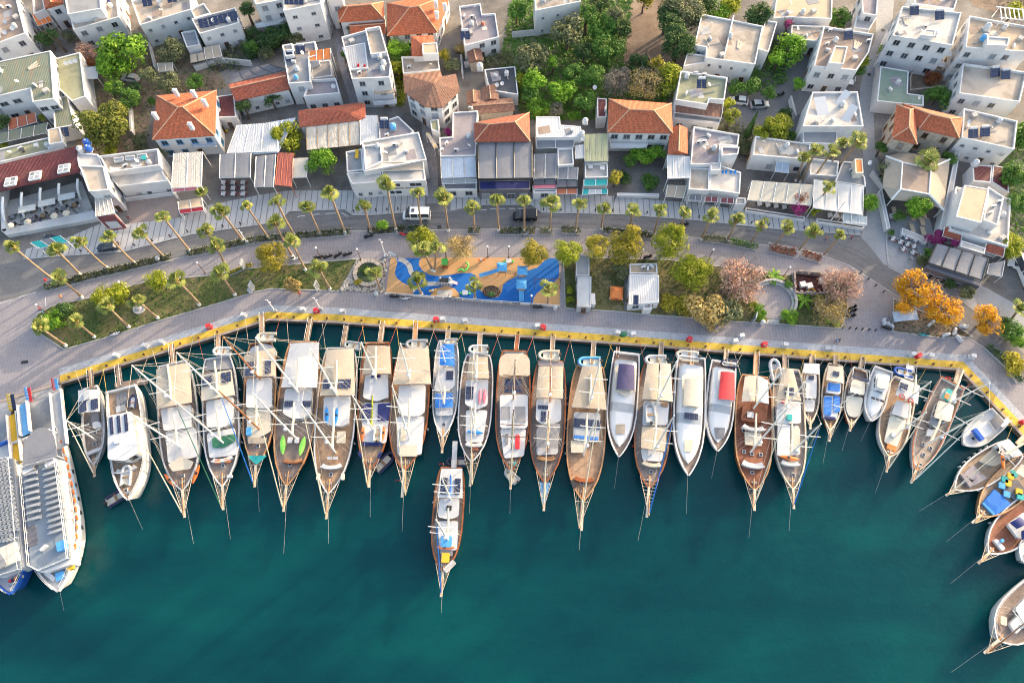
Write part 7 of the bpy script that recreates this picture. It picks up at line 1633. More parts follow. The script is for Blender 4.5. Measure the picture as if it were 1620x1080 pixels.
for x,y,r,hh,k,lf,lab in[(1080,320,85,6,'broad','lf_olive','grey green tree left of the solar panel house'),(940,470,60,4.5,'bush','lf_olive','olive bush between the garden car port and the grey green tree'),(1060,520,75,5,'broad','lf_olive','olive tree just behind the orange hip roof'),(1235,515,60,4.5,'broad','lf_green','dark green tree behind the ridge of the orange hip roof'),(815,625,70,4.5,'broad','lf_green','rounded green tree right of the big round pine'),(740,560,55,4,'bush','lf_green','green bush above the big round pine'),(860,560,50,3.5,'bush','lf_dark','dark bush on the garden path above the round pine'),(690,560,40,4,'bush','lf_bright','bright hedge bush beside the white sun sail'),(965,640,30,2,'bush','lf_green','little shrub at the left of the orange hip roof'),(300,250,75,5,'broad','lf_dark','dark tree between the left white houses'),(340,220,35,6,'bush','lf_dark','slim dark conifer behind the left white houses'),(440,230,45,3,'bush','lf_olive','olive bush before the wide white house'),(1560,60,55,6,'broad','lf_dark','dark tree at the top right of the solar panel house'),(1590,290,45,4,'bush','lf_green','green shrub at the foot of the solar panel house'),(1600,200,35,4,'bush','lf_dark','dark shrub at the right corner of the solar panel house'),(900,900,60,3,'bush','lf_olive','low olive bush at the left foot of the orange hip roof'),(1045,940,45,3,'bush','lf_olive','grey green bush at the blue windows of the orange roofed house'),(1540,680,50,5,'bush','lf_dark','dark climbing plant on the low red gable house'),(700,950,45,3,'bush','lf_lime','yellow bush under the round pine'),(25,915,30,2,'bush','lf_lime','yellow pot bush at the left edge of the roof garden'),(40,990,30,2,'bush','lf_lime','second yellow bush at the left edge of the roof garden'),(270,745,25,3.5,'bush','lf_lime','small yellow shrub beside the terracotta awning'),(10,770,55,5,'bush','lf_dark','dark shrub at the left edge below the green roof')]:
 tree('T1',x,y,r,hh,k,lf,lab,GT)
tree('T1',545,330,75,4.5,'twig','lf_pink','bare reddish brown bush beside the bright green feathery tree',GT,branches=True);tree('T1',570,400,40,3,'bush','lf_russet','dark red shrub behind the white sun sail',GT)
TT='trees among the terraces'
for key,x,y,r,hh,k,lf,lab in[('T2',195,870,100,6.5,'broad','lf_lime','yellow green tree between the pale blue roof and the beige panels'),('T2',410,1020,95,6.0,'loose','lf_bright','bright green tree on the dark terrace below the beige panels'),('T2',430,985,60,5,'broad','lf_green','darker green tree touching the bright green terrace tree'),('T2',100,630,55,4.5,'bush','lf_dark','dark tree before the low white house'),('T2',1015,185,42,5.5,'bush','lf_green','round green tree in front of the largest orange roof'),('T2',905,310,75,6,'broad','lf_bright','bright tree in the narrow court below the largest orange roof'),('T2',880,430,55,5,'broad','lf_lime','yellow green tree in the narrow court beside the tall house'),('T2',895,380,50,4.5,'bush','lf_green','green bush in the narrow court beside the tall house'),('T2',80,240,80,5,'broad','lf_dark','dark trees below the top left balcony house'),('T2',180,215,70,5,'broad','lf_dark','dark tree in front of the balcony house'),('T2',250,245,50,4,'bush','lf_olive','olive bush at the foot of the tall apartment house'),('T2',60,340,55,3,'bush','lf_olive','olive bush behind the dark grey sheet roof'),('T2',610,180,35,4,'bush','lf_olive','olive shrub below the top orange roof'),('T2',555,345,22,3,'bush','lf_green','small green shrub on the lane'),('T2',1195,350,45,3.5,'bush','lf_yellow','yellow flowering shrub by the small orange roof'),('T2',1290,310,45,3,'twig','lf_straw','dry straw coloured shrub left of the slate terrace'),('T2',1250,420,60,2.5,'bush','lf_olive','olive shrub in the walled yard beside the brown roof'),('T2',1215,840,30,3,'bush','lf_magenta','pink flowering plant at the alley beside the bare terrace')]:
 tree(key,x,y,r,hh,k,lf,lab,TT)
WY='trees of the wooded yard'
W_=[(30,60,75,6,'broad','lf_green','green tree left of the white block with tiny windows'),(355,215,125,8,'broad','lf_olive','pale olive tree in front of the white block with tiny windows'),(120,370,115,7,'broad','lf_olive','pale grey green tree right of the navy roof'),(480,90,70,8,'broad','lf_green','green tree right of the white block with tiny windows'),(570,170,110,7,'broad','lf_green','dark green tree at the left of the bare earth'),(660,90,60,8,'loose','lf_olive','slender olive tree standing behind the bare earth'),(690,190,75,6,'bush','lf_dark','dark tree at the middle left edge of the bare earth'),(610,310,110,7,'broad','lf_green','blue green tree below the bare earth patch'),(460,320,70,6,'broad','lf_dark','dark shadowed tree in the middle of the yard'),(260,390,40,5,'bush','lf_bright','small bright tree in the middle of the yard'),(400,480,80,6,'broad','lf_green','green tree left of the double yard tree'),(515,485,80,6,'broad','lf_green','green tree beside the satellite dish pole'),(310,590,95,6,'broad','lf_bright','bright broad tree in the lower yard'),(150,520,85,6,'broad','lf_bright','bright tree at the lower left of the yard'),(120,610,80,5,'broad','lf_green','green tree near the ruined sheds'),(60,520,60,4,'bush','lf_lime','yellow green bush right of the navy roof'),(175,680,75,5,'broad','lf_bright','bright bush above the white corrugated roof'),(465,650,80,5,'broad','lf_green','green tree left of the maroon annex'),(390,740,45,3,'bush','lf_bright','round bright bush behind the corrugated shops'),(280,690,55,4,'twig','lf_grey','grey twiggy bush behind the corrugated shops'),(1080,80,160,9,'big','lf_olive','tall olive green tree in front of the two part cream roof'),(1010,180,110,9,'big','lf_dark','big dark tree at the right of the bare earth'),(1060,270,120,9,'big','lf_dark','lowest of the big dark trees right of the bare earth'),(990,90,80,8,'broad','lf_dark','dark tree at the top right of the bare earth'),(840,10,60,5,'bush','lf_yellow','yellow bush at the top edge above the bare earth'),(1310,60,110,6,'loose','lf_bright','bright feathery tree above the two part cream roof'),(1390,40,80,6,'broad','lf_lime','lime green tree above the two part cream roof'),(1560,90,95,8,'broad','lf_dark','dark tree at the top right of the two part cream roof'),(1230,30,70,7,'broad','lf_dark','dark tree left of the bright feathery tree at the top'),(560,20,70,8,'broad','lf_dark','dark tree at the top edge left of the bare earth'),(800,420,85,5,'broad','lf_dark','dark bush behind the bare straw coloured tree'),(700,470,60,5,'bush','lf_grey','pale grey tree beside the bare straw coloured tree')]
for x,y,r,hh,k,lf,lab in W_:tree('T3',x,y,r,hh,k,lf,lab,WY)
tree('T3',660,530,95,6.5,'twig','lf_grey','greyish bare tree behind the orange roof of the garden restaurant',WY,branches=True);tree('T3',850,540,118,7,'twig','lf_straw','bare straw coloured tree behind the orange roof of the garden restaurant',WY,branches=True);tree('T3',970,500,115,7.5,'loose','lf_lime','yellow green crown growing into the bare straw coloured tree',WY);tree('T3',910,395,50,8,'loose','lf_yellow','yellow top shoot of the straw coloured tree',WY)
RY='trees at the upper right'
for key,x,y,r,hh,k,lf,lab in[('T3',1420,560,60,4,'bush','lf_green','hedge below the two part cream roof'),('T3',1510,560,70,4,'bush','lf_green','green bush above the white parked car'),('T3',1390,740,60,6,'loose','lf_lime','yellow green tree left of the cypress'),('T3',1370,660,45,5,'bush','lf_lime','small yellow green tree beside the olive roof'),('T3',1590,840,60,6,'broad','lf_lime','yellow tree left of the grey roof with boards'),('T3',1480,930,60,3,'bush','lf_olive','low bush right of the white terrace house'),('T4',130,320,120,6,'loose','lf_bright','bright green tree beside the cluttered brown roof'),('T4',60,380,60,5,'broad','lf_bright','bright tree above the little white porch'),('T4',190,530,45,3.5,'bush','lf_bright','small bright tree in the parking yard'),('T4',445,110,85,5,'broad','lf_green','green tree behind the cluttered brown roof'),('T4',600,385,50,6,'bush','lf_lime','yellow green tree beside the side street wall'),('T4',570,450,55,4,'bush','lf_green','green bush at the corner of the cluttered roof house'),('T4',450,525,45,3,'bush','lf_green','green bush before the house with balcony'),('T4',745,340,55,4,'bush','lf_bright','ivy bush on the left corner of the balcony apartment house'),('T4',1070,620,85,4.5,'bush','lf_green','clipped round tree beside the pale green roof'),('T4',50,805,95,7,'broad','lf_lime','yellow green tree left of the grey roof with boards'),('T4',10,590,50,4,'bush','lf_green','green bush at the left of the parking yard'),('T4',110,720,45,3,'bush','lf_dark','dark bush along the yard fence'),('T4',140,860,40,3,'bush','lf_green','green bush at the left foot of the grey roof with boards'),('T4',1560,70,65,5,'bush','lf_lime','yellow green bush behind the white beam pergola'),('T4',1420,640,70,5,'loose','lf_straw','dry palm like tree before the middle roof, upper right'),('T4',1590,850,100,6,'broad','lf_green','green tree at the right edge beside the pale roof'),('T4',1040,500,60,2,'bush','lf_russet','brown shrub in the walled garden'),('T8',745,190,50,4,'bush','lf_olive','grey green hedge tree along the side street wall'),('T8',720,60,45,4,'bush','lf_green','green hedge bush beside the stone house'),('T8',740,240,40,3.5,'bush','lf_olive','lower grey green hedge tree along the side street wall'),('T8',640,400,60,3.5,'bush','lf_bright','green bush at the corner of the bright white awning'),('T8',930,430,75,5,'broad','lf_bright','bright green tree in front of the beige pavilion'),('T8',985,420,50,5,'bush','lf_bright','right hand bright tree in front of the beige pavilion'),('T8',830,490,40,3,'bush','lf_green','round green bush on the grey dining terrace'),('T8',1150,130,50,4,'bush','lf_green','bush at the upper right of the beige pavilion'),('T8',1570,240,90,7,'broad','lf_green','tree at the right edge beside the maroon sheet roofs'),('T8',1590,400,75,6,'broad','lf_green','green tree at the right edge beside the sand slab'),('T8',1530,660,75,5,'loose','lf_lime','yellow green shrub right of the red tiled awnings'),('T8',1540,720,50,4,'bush','lf_lime','lower yellow green shrub right of the red tiled awnings'),('T8',1010,730,45,2.5,'bush','lf_green','bush at the left end of the four panel canopy'),('T8',980,770,40,2.2,'bush','lf_olive','grey bush in front of the four panel canopy'),('T8',1150,910,38,3,'bush','lf_dark','dark potted tree on the pavement below the four panel canopy'),('T8',1255,965,48,3.4,'broad','lf_olive','olive tree in a pot on the pavement below the four panel canopy'),('T8',295,450,45,2.5,'bush','lf_lime','yellow green bush between the cream and the white awnings'),('T8',780,590,22,1.5,'bush','lf_green','tiny bush at the end of the curved boundary wall'),('T7',655,245,50,4.5,'bush','lf_yellow','yellow green tree beside the teal shop'),('T7',820,118,75,3.6,'bush','lf_bright','vine roof of the garden restaurant, left part'),('T7',905,100,60,3.8,'bush','lf_bright','vine roof of the garden restaurant, right part'),('T7',740,140,45,3.2,'bush','lf_green','vine corner of the garden restaurant'),('T7',865,270,60,1.0,'bush','lf_green','low planting in the right garden bed of the garden restaurant'),('T7',715,260,50,1.2,'bush','lf_dark','low planting in the left garden bed of the garden restaurant')]:
 tree(key,x,y,r,hh,k,lf,lab,RY if key!='T7'else TT)
tree('T8',185,410,72,4,'bush','lf_magenta','magenta and russet bougainvillea hanging over the cream awning',RY);tree('T8',205,380,50,4.3,'bush','lf_russet','russet top of the bougainvillea over the cream awning',RY)
tree('T8',1065,625,58,3.4,'bush','lf_magenta','purple bougainvillea beside the left red tiled awning',RY);tree('T8',1180,655,38,3.6,'bush','lf_magenta','small purple bougainvillea over the four panel canopy',RY);tree('T4',130,155,30,5.2,'bush','lf_magenta','bright pink flowers at the corner of the white roof terrace',RY)
c=K('T3',1475,880,0);t=tg('cypress_tree','tall dark cypress beside the white terrace house','tree',c)
def cyp():
 rd=random.Random(5);mb=MB()
 for i in range(1100):
  z=rd.random();r=.9*(1-z)**.75*(.5+min(1,z*6)*.5)*rd.uniform(.75,1.05)+.03;a=rd.uniform(0,6.28);p=V((r*math.cos(a),r*math.sin(a),.5+z*8.2));s=.22
  d=V((math.cos(a),math.sin(a),.5)).normalized();u=V((-math.sin(a),math.cos(a),0));mb.add([p-u*s*.6,p+d*s*.3-V((0,0,s)),p+u*s*.6,p+V((0,0,s*1.6))],[(0,1,2,3)])
 return mb.mesh('crown','lf_dark')
put('crown',cyp(),t);mb=MB();mb.tube((0,0,0),(0,0,7),.16,.05,6);pt('trunk',mb,'bark',t)
PT='park trees on the promenade'
for key,x,y,r,hh,k,lf,lab in[('P',429,406,25,5.5,'dense','lf_yellow','yellow green round tree on the upper promenade at the left lawn'),('P',668,386,26,6,'dense','lf_lime','yellow green tree behind the twin palms at the playground'),('T7',142,720,92,6,'dense','lf_yellow','golden tree at the upper right of the playground'),('T7',350,712,92,6,'dense','lf_lime','bright lime round tree above the grey cabins'),('T7',535,680,82,6,'dense','lf_yellow','narrow golden tree right of the lime round tree'),('T7',715,690,112,6.5,'dense','lf_yellow','broad golden tree behind the white hut'),('T7',760,600,60,6.5,'dense','lf_yellow','small golden crown nearest the road behind the white hut'),('T7',990,660,112,7,'dense','lf_lime','tall green gold tree right of the white hut'),('T7',1040,590,60,7,'dense','lf_lime','upper crown beside the tall green gold tree near the road'),('T7',1140,840,118,6,'dense','lf_lime','broad yellow green tree on the lawn right of the white hut'),('T7',680,830,62,2.2,'bush','lf_olive','low olive shrub on the lawn left of the white hut'),('T7',1000,1040,60,2.5,'bush','lf_yellow','yellow shrub at the lawn edge below the broad green tree'),('T7',1100,1050,60,2,'bush','lf_yellow','second yellow shrub at the lawn edge'),('P',186,462,19,3.6,'loose','lf_lime','green feathery tree on the left lawn among palms'),('P',163,468,17,5,'loose','lf_lime','yellowish leafy tree at the middle of the left lawn'),('P',248,442,18,4,'loose','lf_lime','pale green tree beside the palm on the upper left lawn'),('P',85,505,17,3.5,'broad','lf_bright','bright tree at the left tip of the left lawn'),('P',101,492,15,2.5,'bush','lf_dark','dark bush at the left tip of the left lawn'),('P',606,357,10,3,'bush','lf_bright','small bright tree in the road hedge left of the white van')]:
 tree(key,x,y,r,hh,k,lf,lab,PT)
for key,x,y,r,hh,lf,lab in[('P',727,390,23,5.5,'lf_straw','bare straw coloured tree at the top of the playground'),('T7',1440,880,148,6.5,'lf_pink','big pink brown bare tree beside the round seat'),('P',1332,455,31,6,'lf_pink','pink brown bare tree beside the brick ruin'),('P',1308,492,27,4.5,'lf_straw','pale straw coloured bushy tree at the lower right park corner')]:
 tree(key,x,y,r,hh,'twig',lf,lab,PT,branches=True,bark='bark_grey')
for x,y,r,hh,lab in[(1452,458,30,7,'largest orange autumn tree at the right junction'),(1432,485,14,5,'small orange crown at the left foot of the largest autumn tree'),(1495,490,26,6,'second orange autumn tree beside the road on the right'),(1560,506,22,5.5,'rightmost orange autumn tree across the road')]:
 tree('P',x,y,r,hh,'loose','lf_autumn',lab,'orange autumn trees',branches=True)
for key,x,y,r,hh,lf,lab in[('P',1603,575,18,4,'lf_yellow','yellow tree at the right edge beside the road'),('FF',265,590,72,1.8,'lf_bright','bright green bush left of the round seat'),('FF',550,630,80,1.8,'lf_bright','bright green bush right of the round seat'),('FF',980,670,60,1.5,'lf_bright','bright green bush at the lower right park corner'),('FF',850,455,55,1.2,'lf_green','green bush below the brick ruin'),('FF',545,310,40,1.5,'lf_green','green bush at the top of the round seat'),('EE',1080,600,85,2.2,'lf_green','large green hedge bush across the road at the right'),('EE',1110,690,60,2,'lf_bright','lower part of the large hedge bush across the road'),('EE',1030,540,45,2,'lf_dark','upper dark part of the large hedge bush across the road'),('T7',365,960,26,1.2,'lf_lime','narrow yellow green hedge beside the grey cabins'),('T7',365,1020,24,1.2,'lf_lime','lower end of the narrow hedge beside the grey cabins'),('FF',205,500,40,1.5,'lf_lime','yellow green shrub under the pink brown tree'),('P',462,452,14,.6,'lf_straw','low dry shrub at the lower edge of the left lawn'),('P',1120,490,30,1.0,'lf_straw','low dry shrubs on the dry lawn'),('P',1150,495,22,1.0,'lf_olive','olive shrubs at the lower edge of the dry lawn')]:
 tree(key,x,y,r,hh,'bush',lf,lab,'shrubs in the park',name='bush',cat='bush')
def leaf_plant(key,x,y,n,L,lb):
 t=tg('banana_plant',lb,'plant',K(key,x,y),0,'broad leaved plants')
 for i in range(n):
  mb=MB();m=5;vs=[]
  for k in range(m+1):u=k/m;w=.32*math.sin(math.pi*(u*.9+.08));vs+=[(-w,L*u,.6+.9*u-1.2*u*u),(w,L*u,.6+.9*u-1.2*u*u)]
  mb.add(vs,[(2*k,2*k+1,2*k+3,2*k+2)for k in range(m)]);put('leaf',memo(('bl',L),lambda:mb.mesh('leaf','lf_bright')),t,rz=i*6.283/n+U_(-.3,.3))
 mb=MB();mb.tube((0,0,0),(0,0,.7),.12,.08,6);pt('stem',mb,'bark',t)
leaf_plant('FF',400,250,8,2.2,'bright broad leaved plant at the top of the round seat');leaf_plant('FF',685,475,7,2.4,'bright broad leaved plant below the brick ruin')
def hdg(seq,lb,leaf='lf_hedge',w=1.5,hh=.8,key='P',gp='hedges along the road',dens=75):
 P=[K(key,x,y)for x,y in seq];c=sum(P,V())/len(P);t=tg('hedge',lb,'hedge',c,0,gp);mb=MB();cur=MB()
 for a,b in zip(P,P[1:]):
  d=b-a;L=d.length;d.normalize();n=V((-d.y,d.x,0))
  for i in range(int(L*dens)):
   p=a+d*U_(-.2,L+.2)+n*U_(-w/2,w/2)+V((0,0,hh*(1-random.random()**2*.8)))-c;s=U_(.1,.24);q=V((random.gauss(0,1),random.gauss(0,1),random.gauss(.6,.7))).normalized();u=q.orthogonal().normalized()*s;v=q.cross(u)
   mb.add([p-u,p-v*.6,p+u,p+v*.6],[(0,1,2,3)])
  for sx in(-1,1):m=n*(w/2+.1)*sx;cur.slab(ccw([a-c+m-n*.08,b-c+m-n*.08,b-c+m+n*.08,a-c+m+n*.08]),.0001)if False else cur.box((a+b)/2-c+m+V((0,0,.1)),(L+.3,.16,.2),math.atan2(d.y,d.x))
 pt('foliage',mb,M[leaf],t);pt('kerb',cur,'kerb_stone',t)
hdg([(74,456),(130,441),(200,424),(271,407)],'long hedge at the left end of the road under four palms');hdg([(298,402),(345,392),(402,380)],'hedge right of the crossing under two leaning palms');hdg([(408,379),(470,374),(553,367)],'hedge left of the road gap near the parked scooters')
hdg([(583,367),(640,363)],'hedge left of the white van');hdg([(645,363),(676,362)],'short hedge in front of the white van','lf_dark');hdg([(742,365),(758,365)],'tiny hedge around a palm left of the black van');hdg([(790,366),(845,366)],'hedge in front of the black van');hdg([(856,366),(872,366)],'tiny dry hedge around a palm right of the black van','lf_olive');hdg([(890,364),(917,366)],'small dark hedge right of the black van');hdg([(955,365),(1032,374)],'hedge behind the golden park trees');hdg([(1112,377),(1150,382)],'olive hedge at the right of the road','lf_olive');hdg([(1156,383),(1196,391)],'darker hedge between two right hand palms','lf_green')
hdg([(1218,393),(1256,402)],'orange brown hedge at the right of the road','lf_russet',1.7);hdg([(1270,402),(1296,410)],'red brown hedge beside the last palm of the row','lf_russet',1.7)
hdg([(1562,548),(1576,560),(1597,580),(1612,603)],'hedge along the road at the right edge of the promenade','lf_dark',1.4);hdg([(365,432),(385,424),(398,420)],'yellow flowering hedge at the top of the left lawn','lf_yellow',.8,.5)
# ------------------------------------------------------------------ fan palms
def frond_mesh(kind):
 rd=random.Random(kind);mb=MB();st=(.22,.85,.3)[kind];L=(.85,.78,.85)[kind];dr=(.12,.3,.9)[kind];n=17
 mb.add([(-.035,0,0),(.035,0,0),(.02,st,.08),(-.02,st,.08)],[(0,1,2,3)]);vs=[(0,st,.08)]
 for i in range(n):
  t=R(-112+224*i/(n-1));l=L*(rd.uniform(.9,1.08)if i%2 else .66);vs.append((math.sin(t)*l,st+math.cos(t)*l,.08+(.05 if i%2 else-.03)-dr*l*l))
 mb.add(vs,[(0,i,i+1)for i in range(1,n)])
 return mb.mesh('frond','lf_palm')
FR=[frond_mesh(i)for i in range(3)]
def palm(bx,by,tx,ty,lb,gp,size=1.0,nf=11,key='P',dry=6,hmax=11,skirt=True):
 b=K(key,bx,by,0);best=None
 for k in range(80):
  H=2.5+k*.12
  if H>hmax:break
  p=K(key,tx,ty,H);e=(p.x-b.x)**2+(p.y-b.y)**2
  if best is None or e<best[0]:best=(e,p,H)
 H=best[2];top=best[1]-b;top.z=H
 t=tg('fan_palm',lb,'palm tree',b,0,gp);bow=V((random.gauss(0,.08),random.gauss(0,.08),0))
 P=[top*u+bow*math.sin(u*math.pi)+V((0,0,-.05 if u==0 else 0))for u in(0,.1,.25,.45,.65,.85,1)]
 mb=MB();rr=[.30,.24,.2,.19,.18,.2,.17]
 for i in range(6):mb.tube(P[i],P[i+1],rr[i]*size**.5,rr[i+1]*size**.5,8,i==5)
 pt('trunk',mb,'bark_palm',t)
 mb=MB();mb.tube((0,0,0),top*.085,.33*size**.5,.275*size**.5,8);pt('painted_base',mb,'lime_wash',t)
 rd=random
 for i in range(nf):
  k=1 if i>=nf*.45 else 0;el=rd.uniform(25,80)if k==0 else rd.uniform(-30,25);s=size*rd.uniform(.85,1.25)
  put('frond',FR[k],t,top,rot=(R(el),0,i*2.4+rd.uniform(-.3,.3)),scale=s,mat='lf_palm')
 for i in range(dry):
  el=rd.uniform(-75,-35);put('dry_frond',FR[2],t,top-V((0,0,.15)),rot=(R(el),0,i*6.28/dry+rd.uniform(-.4,.4)),scale=size*rd.uniform(.55,.85),mat='lf_palm_dry')
 if skirt:
  mb=MB();mb.lathe(top-V((0,0,.9)),[(.2,-.3),(.34,.1),(.42,.6),(.25,.95)],8);pt('skirt',mb,'lf_palm_dry',t)
 return t
RP='palms in a row along the road'
road=[((85,443),(20,390),'first palm of the road row at the left edge'),((127,435),(88,395),'palm of the road row above the plaza corner'),((171,425),(125,381),'palm of the road row left of the dark parked car'),((214,417),(172,373),'palm whose crown hangs over the dark parked car'),((260,407),(222,367),'palm at the right end of the long left hedge'),((302,399),(257,342),'long leaning palm right of the crossing gap'),((345,393),(326,365),'palm before the red awning kiosk'),((385,382),(349,334),'palm below the grey retractable awning'),((425,377),(390,326),'palm below the dark grey awnings'),((467,374),(437,318),'palm below the red slatted pergola'),((506,371),(486,326),'palm below the bright green terrace tree'),((547,370),(521,303),'tall palm below the white corner house'),((587,367),(576,325),'palm left of the tall white van palm'),((627,366),(611,290),'tallest palm left of the white van'),((667,360),(660,304),'palm standing in front of the white van'),((709,365),(702,313),'palm at the mouth of the alley'),((750,365),(747,328),'short palm right of the alley mouth'),((789,365),(786,316),'palm left of the black van'),((829,365),(829,316),'palm in front of the black van'),((869,365),(872,319),'palm right of the black van'),((910,367),(918,322),'palm before the teal shop'),((951,362),(958,329),'palm before the garden restaurant wall'),((995,363),(1002,334),'small palm behind the golden trees'),((1034,371),(1045,331),'palm before the passage cafe'),((1072,370),(1085,335),'palm behind the tall green gold tree'),((1109,379),(1126,341),'palm before the three maroon awnings'),((1150,381),(1166,347),'palm right of the three maroon awnings'),((1187,385),(1206,355),'palm at the right end of the olive hedge'),((1225,390),(1246,360),'palm beside the orange brown hedge'),((1262,398),(1289,366),'palm between the brown and the red hedge'),((1301,405),(1330,371),'last palm of the road row near the junction')]
for(a,b_,l)in road:palm(*a,*b_,l,RP,U_(.9,1.3),random.randint(9,13),dry=random.randint(3,9))
LP='palms on the promenade lawns'
for a,b_,l,s in[((130,470),(92,438),'palm on the plaza left of the lawn',1.2),((355,417),(341,388),'short palm on the upper promenade below the road hedge',1.2),((464,407),(434,352),'tall palm on the upper promenade left of the scooters',1.2),((483,427),(461,381),'palm beside the golden round tree',1.2),((316,482),(277,441),'palm at the lower middle of the left lawn',1.3),((372,466),(347,430),'palm near the curved lawn end',1.35),((522,457),(504,424),'palm at the right end of the left lawn',1.15),((603,461),(592,431),'palm beside the stone ring pond',1.0),((684,427),(668,392),'left of the twin palms in the playground',1.3),((687,429),(690,391),'right of the twin palms in the playground',1.3),((667,465),(660,442),'short palm on the blue play floor',1.4),((751,471),(750,451),'smallest palm in the playground',1.1),((866,482),(867,457),'palm in the lower right playground corner',1.2),((105,547),(62,517),'palm at the lower left tip of the left lawn',1.2),((150,533),(118,507),'palm with drooping dry leaf on the left lawn',1.1),((204,517),(168,482),'palm in the lower left half of the lawn',1.2),((250,503),(217,476),'palm beside the round white planter',1.1)]:
 palm(*a,*b_,l,LP,s,dry=5)
for a,b_,l,s in[((1259,286),(1273,249),'leftmost leaning palm in the pale roofed restaurant',1.0),((1266,289),(1291,238),'second leaning palm in the pale roofed restaurant',1.15),((1283,289),(1317,240),'third leaning palm in the pale roofed restaurant',1.1),((1308,274),(1334,226),'fourth leaning palm, with yellow leaves, in the pale roofed restaurant',1.25),((1316,276),(1360,223),'rightmost leaning palm in the pale roofed restaurant',1.35),((1290,325),(1311,297),'lone palm through the bright white awning',1.0),((1461,287),(1470,252),'large crowned palm behind the beige pavilion',1.75),((1600,505),(1614,487),'dry palm at the right edge across the road',1.3),((320,323),(318,304),'small dark palm beside the sand roofed kiosk',1.0)]:
 palm(*a,*b_,l,'palms among the restaurants',s,dry=5)
# ------------------------------------------------------------------ park furniture, playground, vehicles, people
def rock_ring():
 c=G(583,432.5);t=tg('stone_ring_pond','oval pond in a ring of pale bricks between lawn and playground','pond',c)
 mb=MB();n=26;a0,b0,a1,b1=3.05,3.05,2.3,2.3
 mb.prism([(a1*math.cos(6.283*i/n),b1*math.sin(6.283*i/n))for i in range(n)],0,.2);pt('water',mb,'pond',t)
 for i in range(n):
  u,v=6.283*(i+.04)/n,6.283*(i+.96)/n;mb=MB();mb.prism(ccw([(a1*math.cos(u),b1*math.sin(u),0),(a0*math.cos(u),b0*math.sin(u),0),(a0*math.cos(v),b0*math.sin(v),0),(a1*math.cos(v),b1*math.sin(v),0)]),0,.55+U_(-.02,.02));put('brick',mb.mesh('brick','brick_pale'),t)
 bed=[(q.x,q.y)for q in KP('P',[(566,411),(611,411),(607,463),(537,460)])];mb=MB();mb.prism(ccw([(x,y,0)for x,y in bed]),0,.1);o=sct('rock_garden',mb,'earth')
 def rk():
  mb=MB();mb.ell((0,0,0),(1,.8,.6),7,4);mb.v=[(x*U_(.8,1.15),y*U_(.8,1.15),z)for x,y,z in mb.v];return mb.mesh('rock','rock')
 RK=[rk()for _ in range(4)];k=0
 while k<230:
  x,y=U_(min(q[0]for q in bed),max(q[0]for q in bed)),U_(min(q[1]for q in bed),max(q[1]for q in bed))
  if inside(bed,x,y)and(x-c.x)**2+(y-c.y)**2>10.6:put('rock',RK[k%4],o,(x,y,.1),U_(0,6),scale=U_(.16,.38));k+=1
 tree('P',566,447,6,.9,'bush','lf_yellow','yellow flowers beside the stone ring pond','shrubs in the park',name='bush',cat='bush');tree('P',578,428,7,.3,'bush','lf_dark','water plants inside the stone ring pond','shrubs in the park',name='bush',cat='bush')
rock_ring()
c=G(221,489);t=tg('round_planter','round pale stone planter on the left lawn','planter',c)
mb=MB();mb.lathe((0,0,0),[(1.15,0),(1.2,.4),(1.0,.42),(.95,.3),(.5,.32),(.3,.6)],18);pt('bowl',mb,'concrete',t);mb=MB();mb.lathe((0,0,.5),[(.2,0),(.45,.25),(.35,.3)],12);pt('fountain_cup',mb,'rock',t)
c=K('FF',395,470);t=tg('round_stone_seat','half round stone seat around a paved circle in the park','bench',c)
mb=MB();mb.lathe((0,0,0),[(4.2,0),(4.2,.09)],28);pt('paved_circle',mb,'promenade_paving',t)
n=20
for i in range(n):
 u,v=R(-62+200*(i+.03)/n),R(-62+200*(i+.97)/n)
 for r0,r1,hh,nm in((3.55,4.05,.45,'seat_block'),(4.07,4.55,.85,'wall_block')):
  mb=MB();mb.prism(ccw([(r0*math.cos(u),r0*math.sin(u),0),(r1*math.cos(u),r1*math.sin(u),0),(r1*math.cos(v),r1*math.sin(v),0),(r0*math.cos(v),r0*math.sin(v),0)]),.05,hh);put(nm,mb.mesh(nm,M['concrete'if nm[0]=='s'else'kerb_stone']),t)
sheet('park_entrance',[(340,655),(455,660),(450,700),(325,692)],.07,'concrete','FF')
c=K('FF',735,315);t=tg('brick_ruin','roofless brick ruin with white blocks beside the pink brown tree','building',c,R(-5))
W,D=6.0,4.6;k=0
for side in range(4):
 L=W if side%2==0 else D
 for row in range(4):
  for i in range(int(L/.62)):
   if random.random()<.12*row:continue
   s=-L/2+.31+i*.62+(.2 if row%2 else 0);p=[(s,-D/2),(W/2,s),(-s,D/2),(-W/2,-s)][side];put('brick',memo('rb',lambda:pbox((.58,.34,.36),'court_paving')),t,(p[0],p[1],.2+row*.38),[0,1.5708,0,1.5708][side]+U_(-.03,.03))
mb=MB();mb.box((0,0,.06),(W-.3,D-.3,.1));pt('floor',mb,'tl_maroon',t)
for i,(x,y,lab)in enumerate([(675,325,'white block in the left part of the brick ruin'),(740,338,'white block in the middle of the brick ruin'),(870,285,'white block at the right corner of the brick ruin')]):
 b_=tg('stone_block',lab,'block',K('FF',x,y,.12),.2,'white blocks in the brick ruin');mb=MB();mb.box((0,0,.4),(1.0,1.0,.8));mb.box((0,0,.85),(1.15,1.15,.12));pt('body',mb,'gl_white',b_)
b_=tg('fire_basin','yellow rimmed dark basin in front of the brick ruin','basin',K('FF',765,392));mb=MB();mb.lathe((0,0,0),[(.7,0),(.8,.5),(.62,.52),(.6,.2)],12);pt('bowl',mb,'cv_yellow',b_);mb=MB();mb.tube((0,0,.3),(0,0,.34),.58,n=12);pt('inside',mb,'bm',b_)
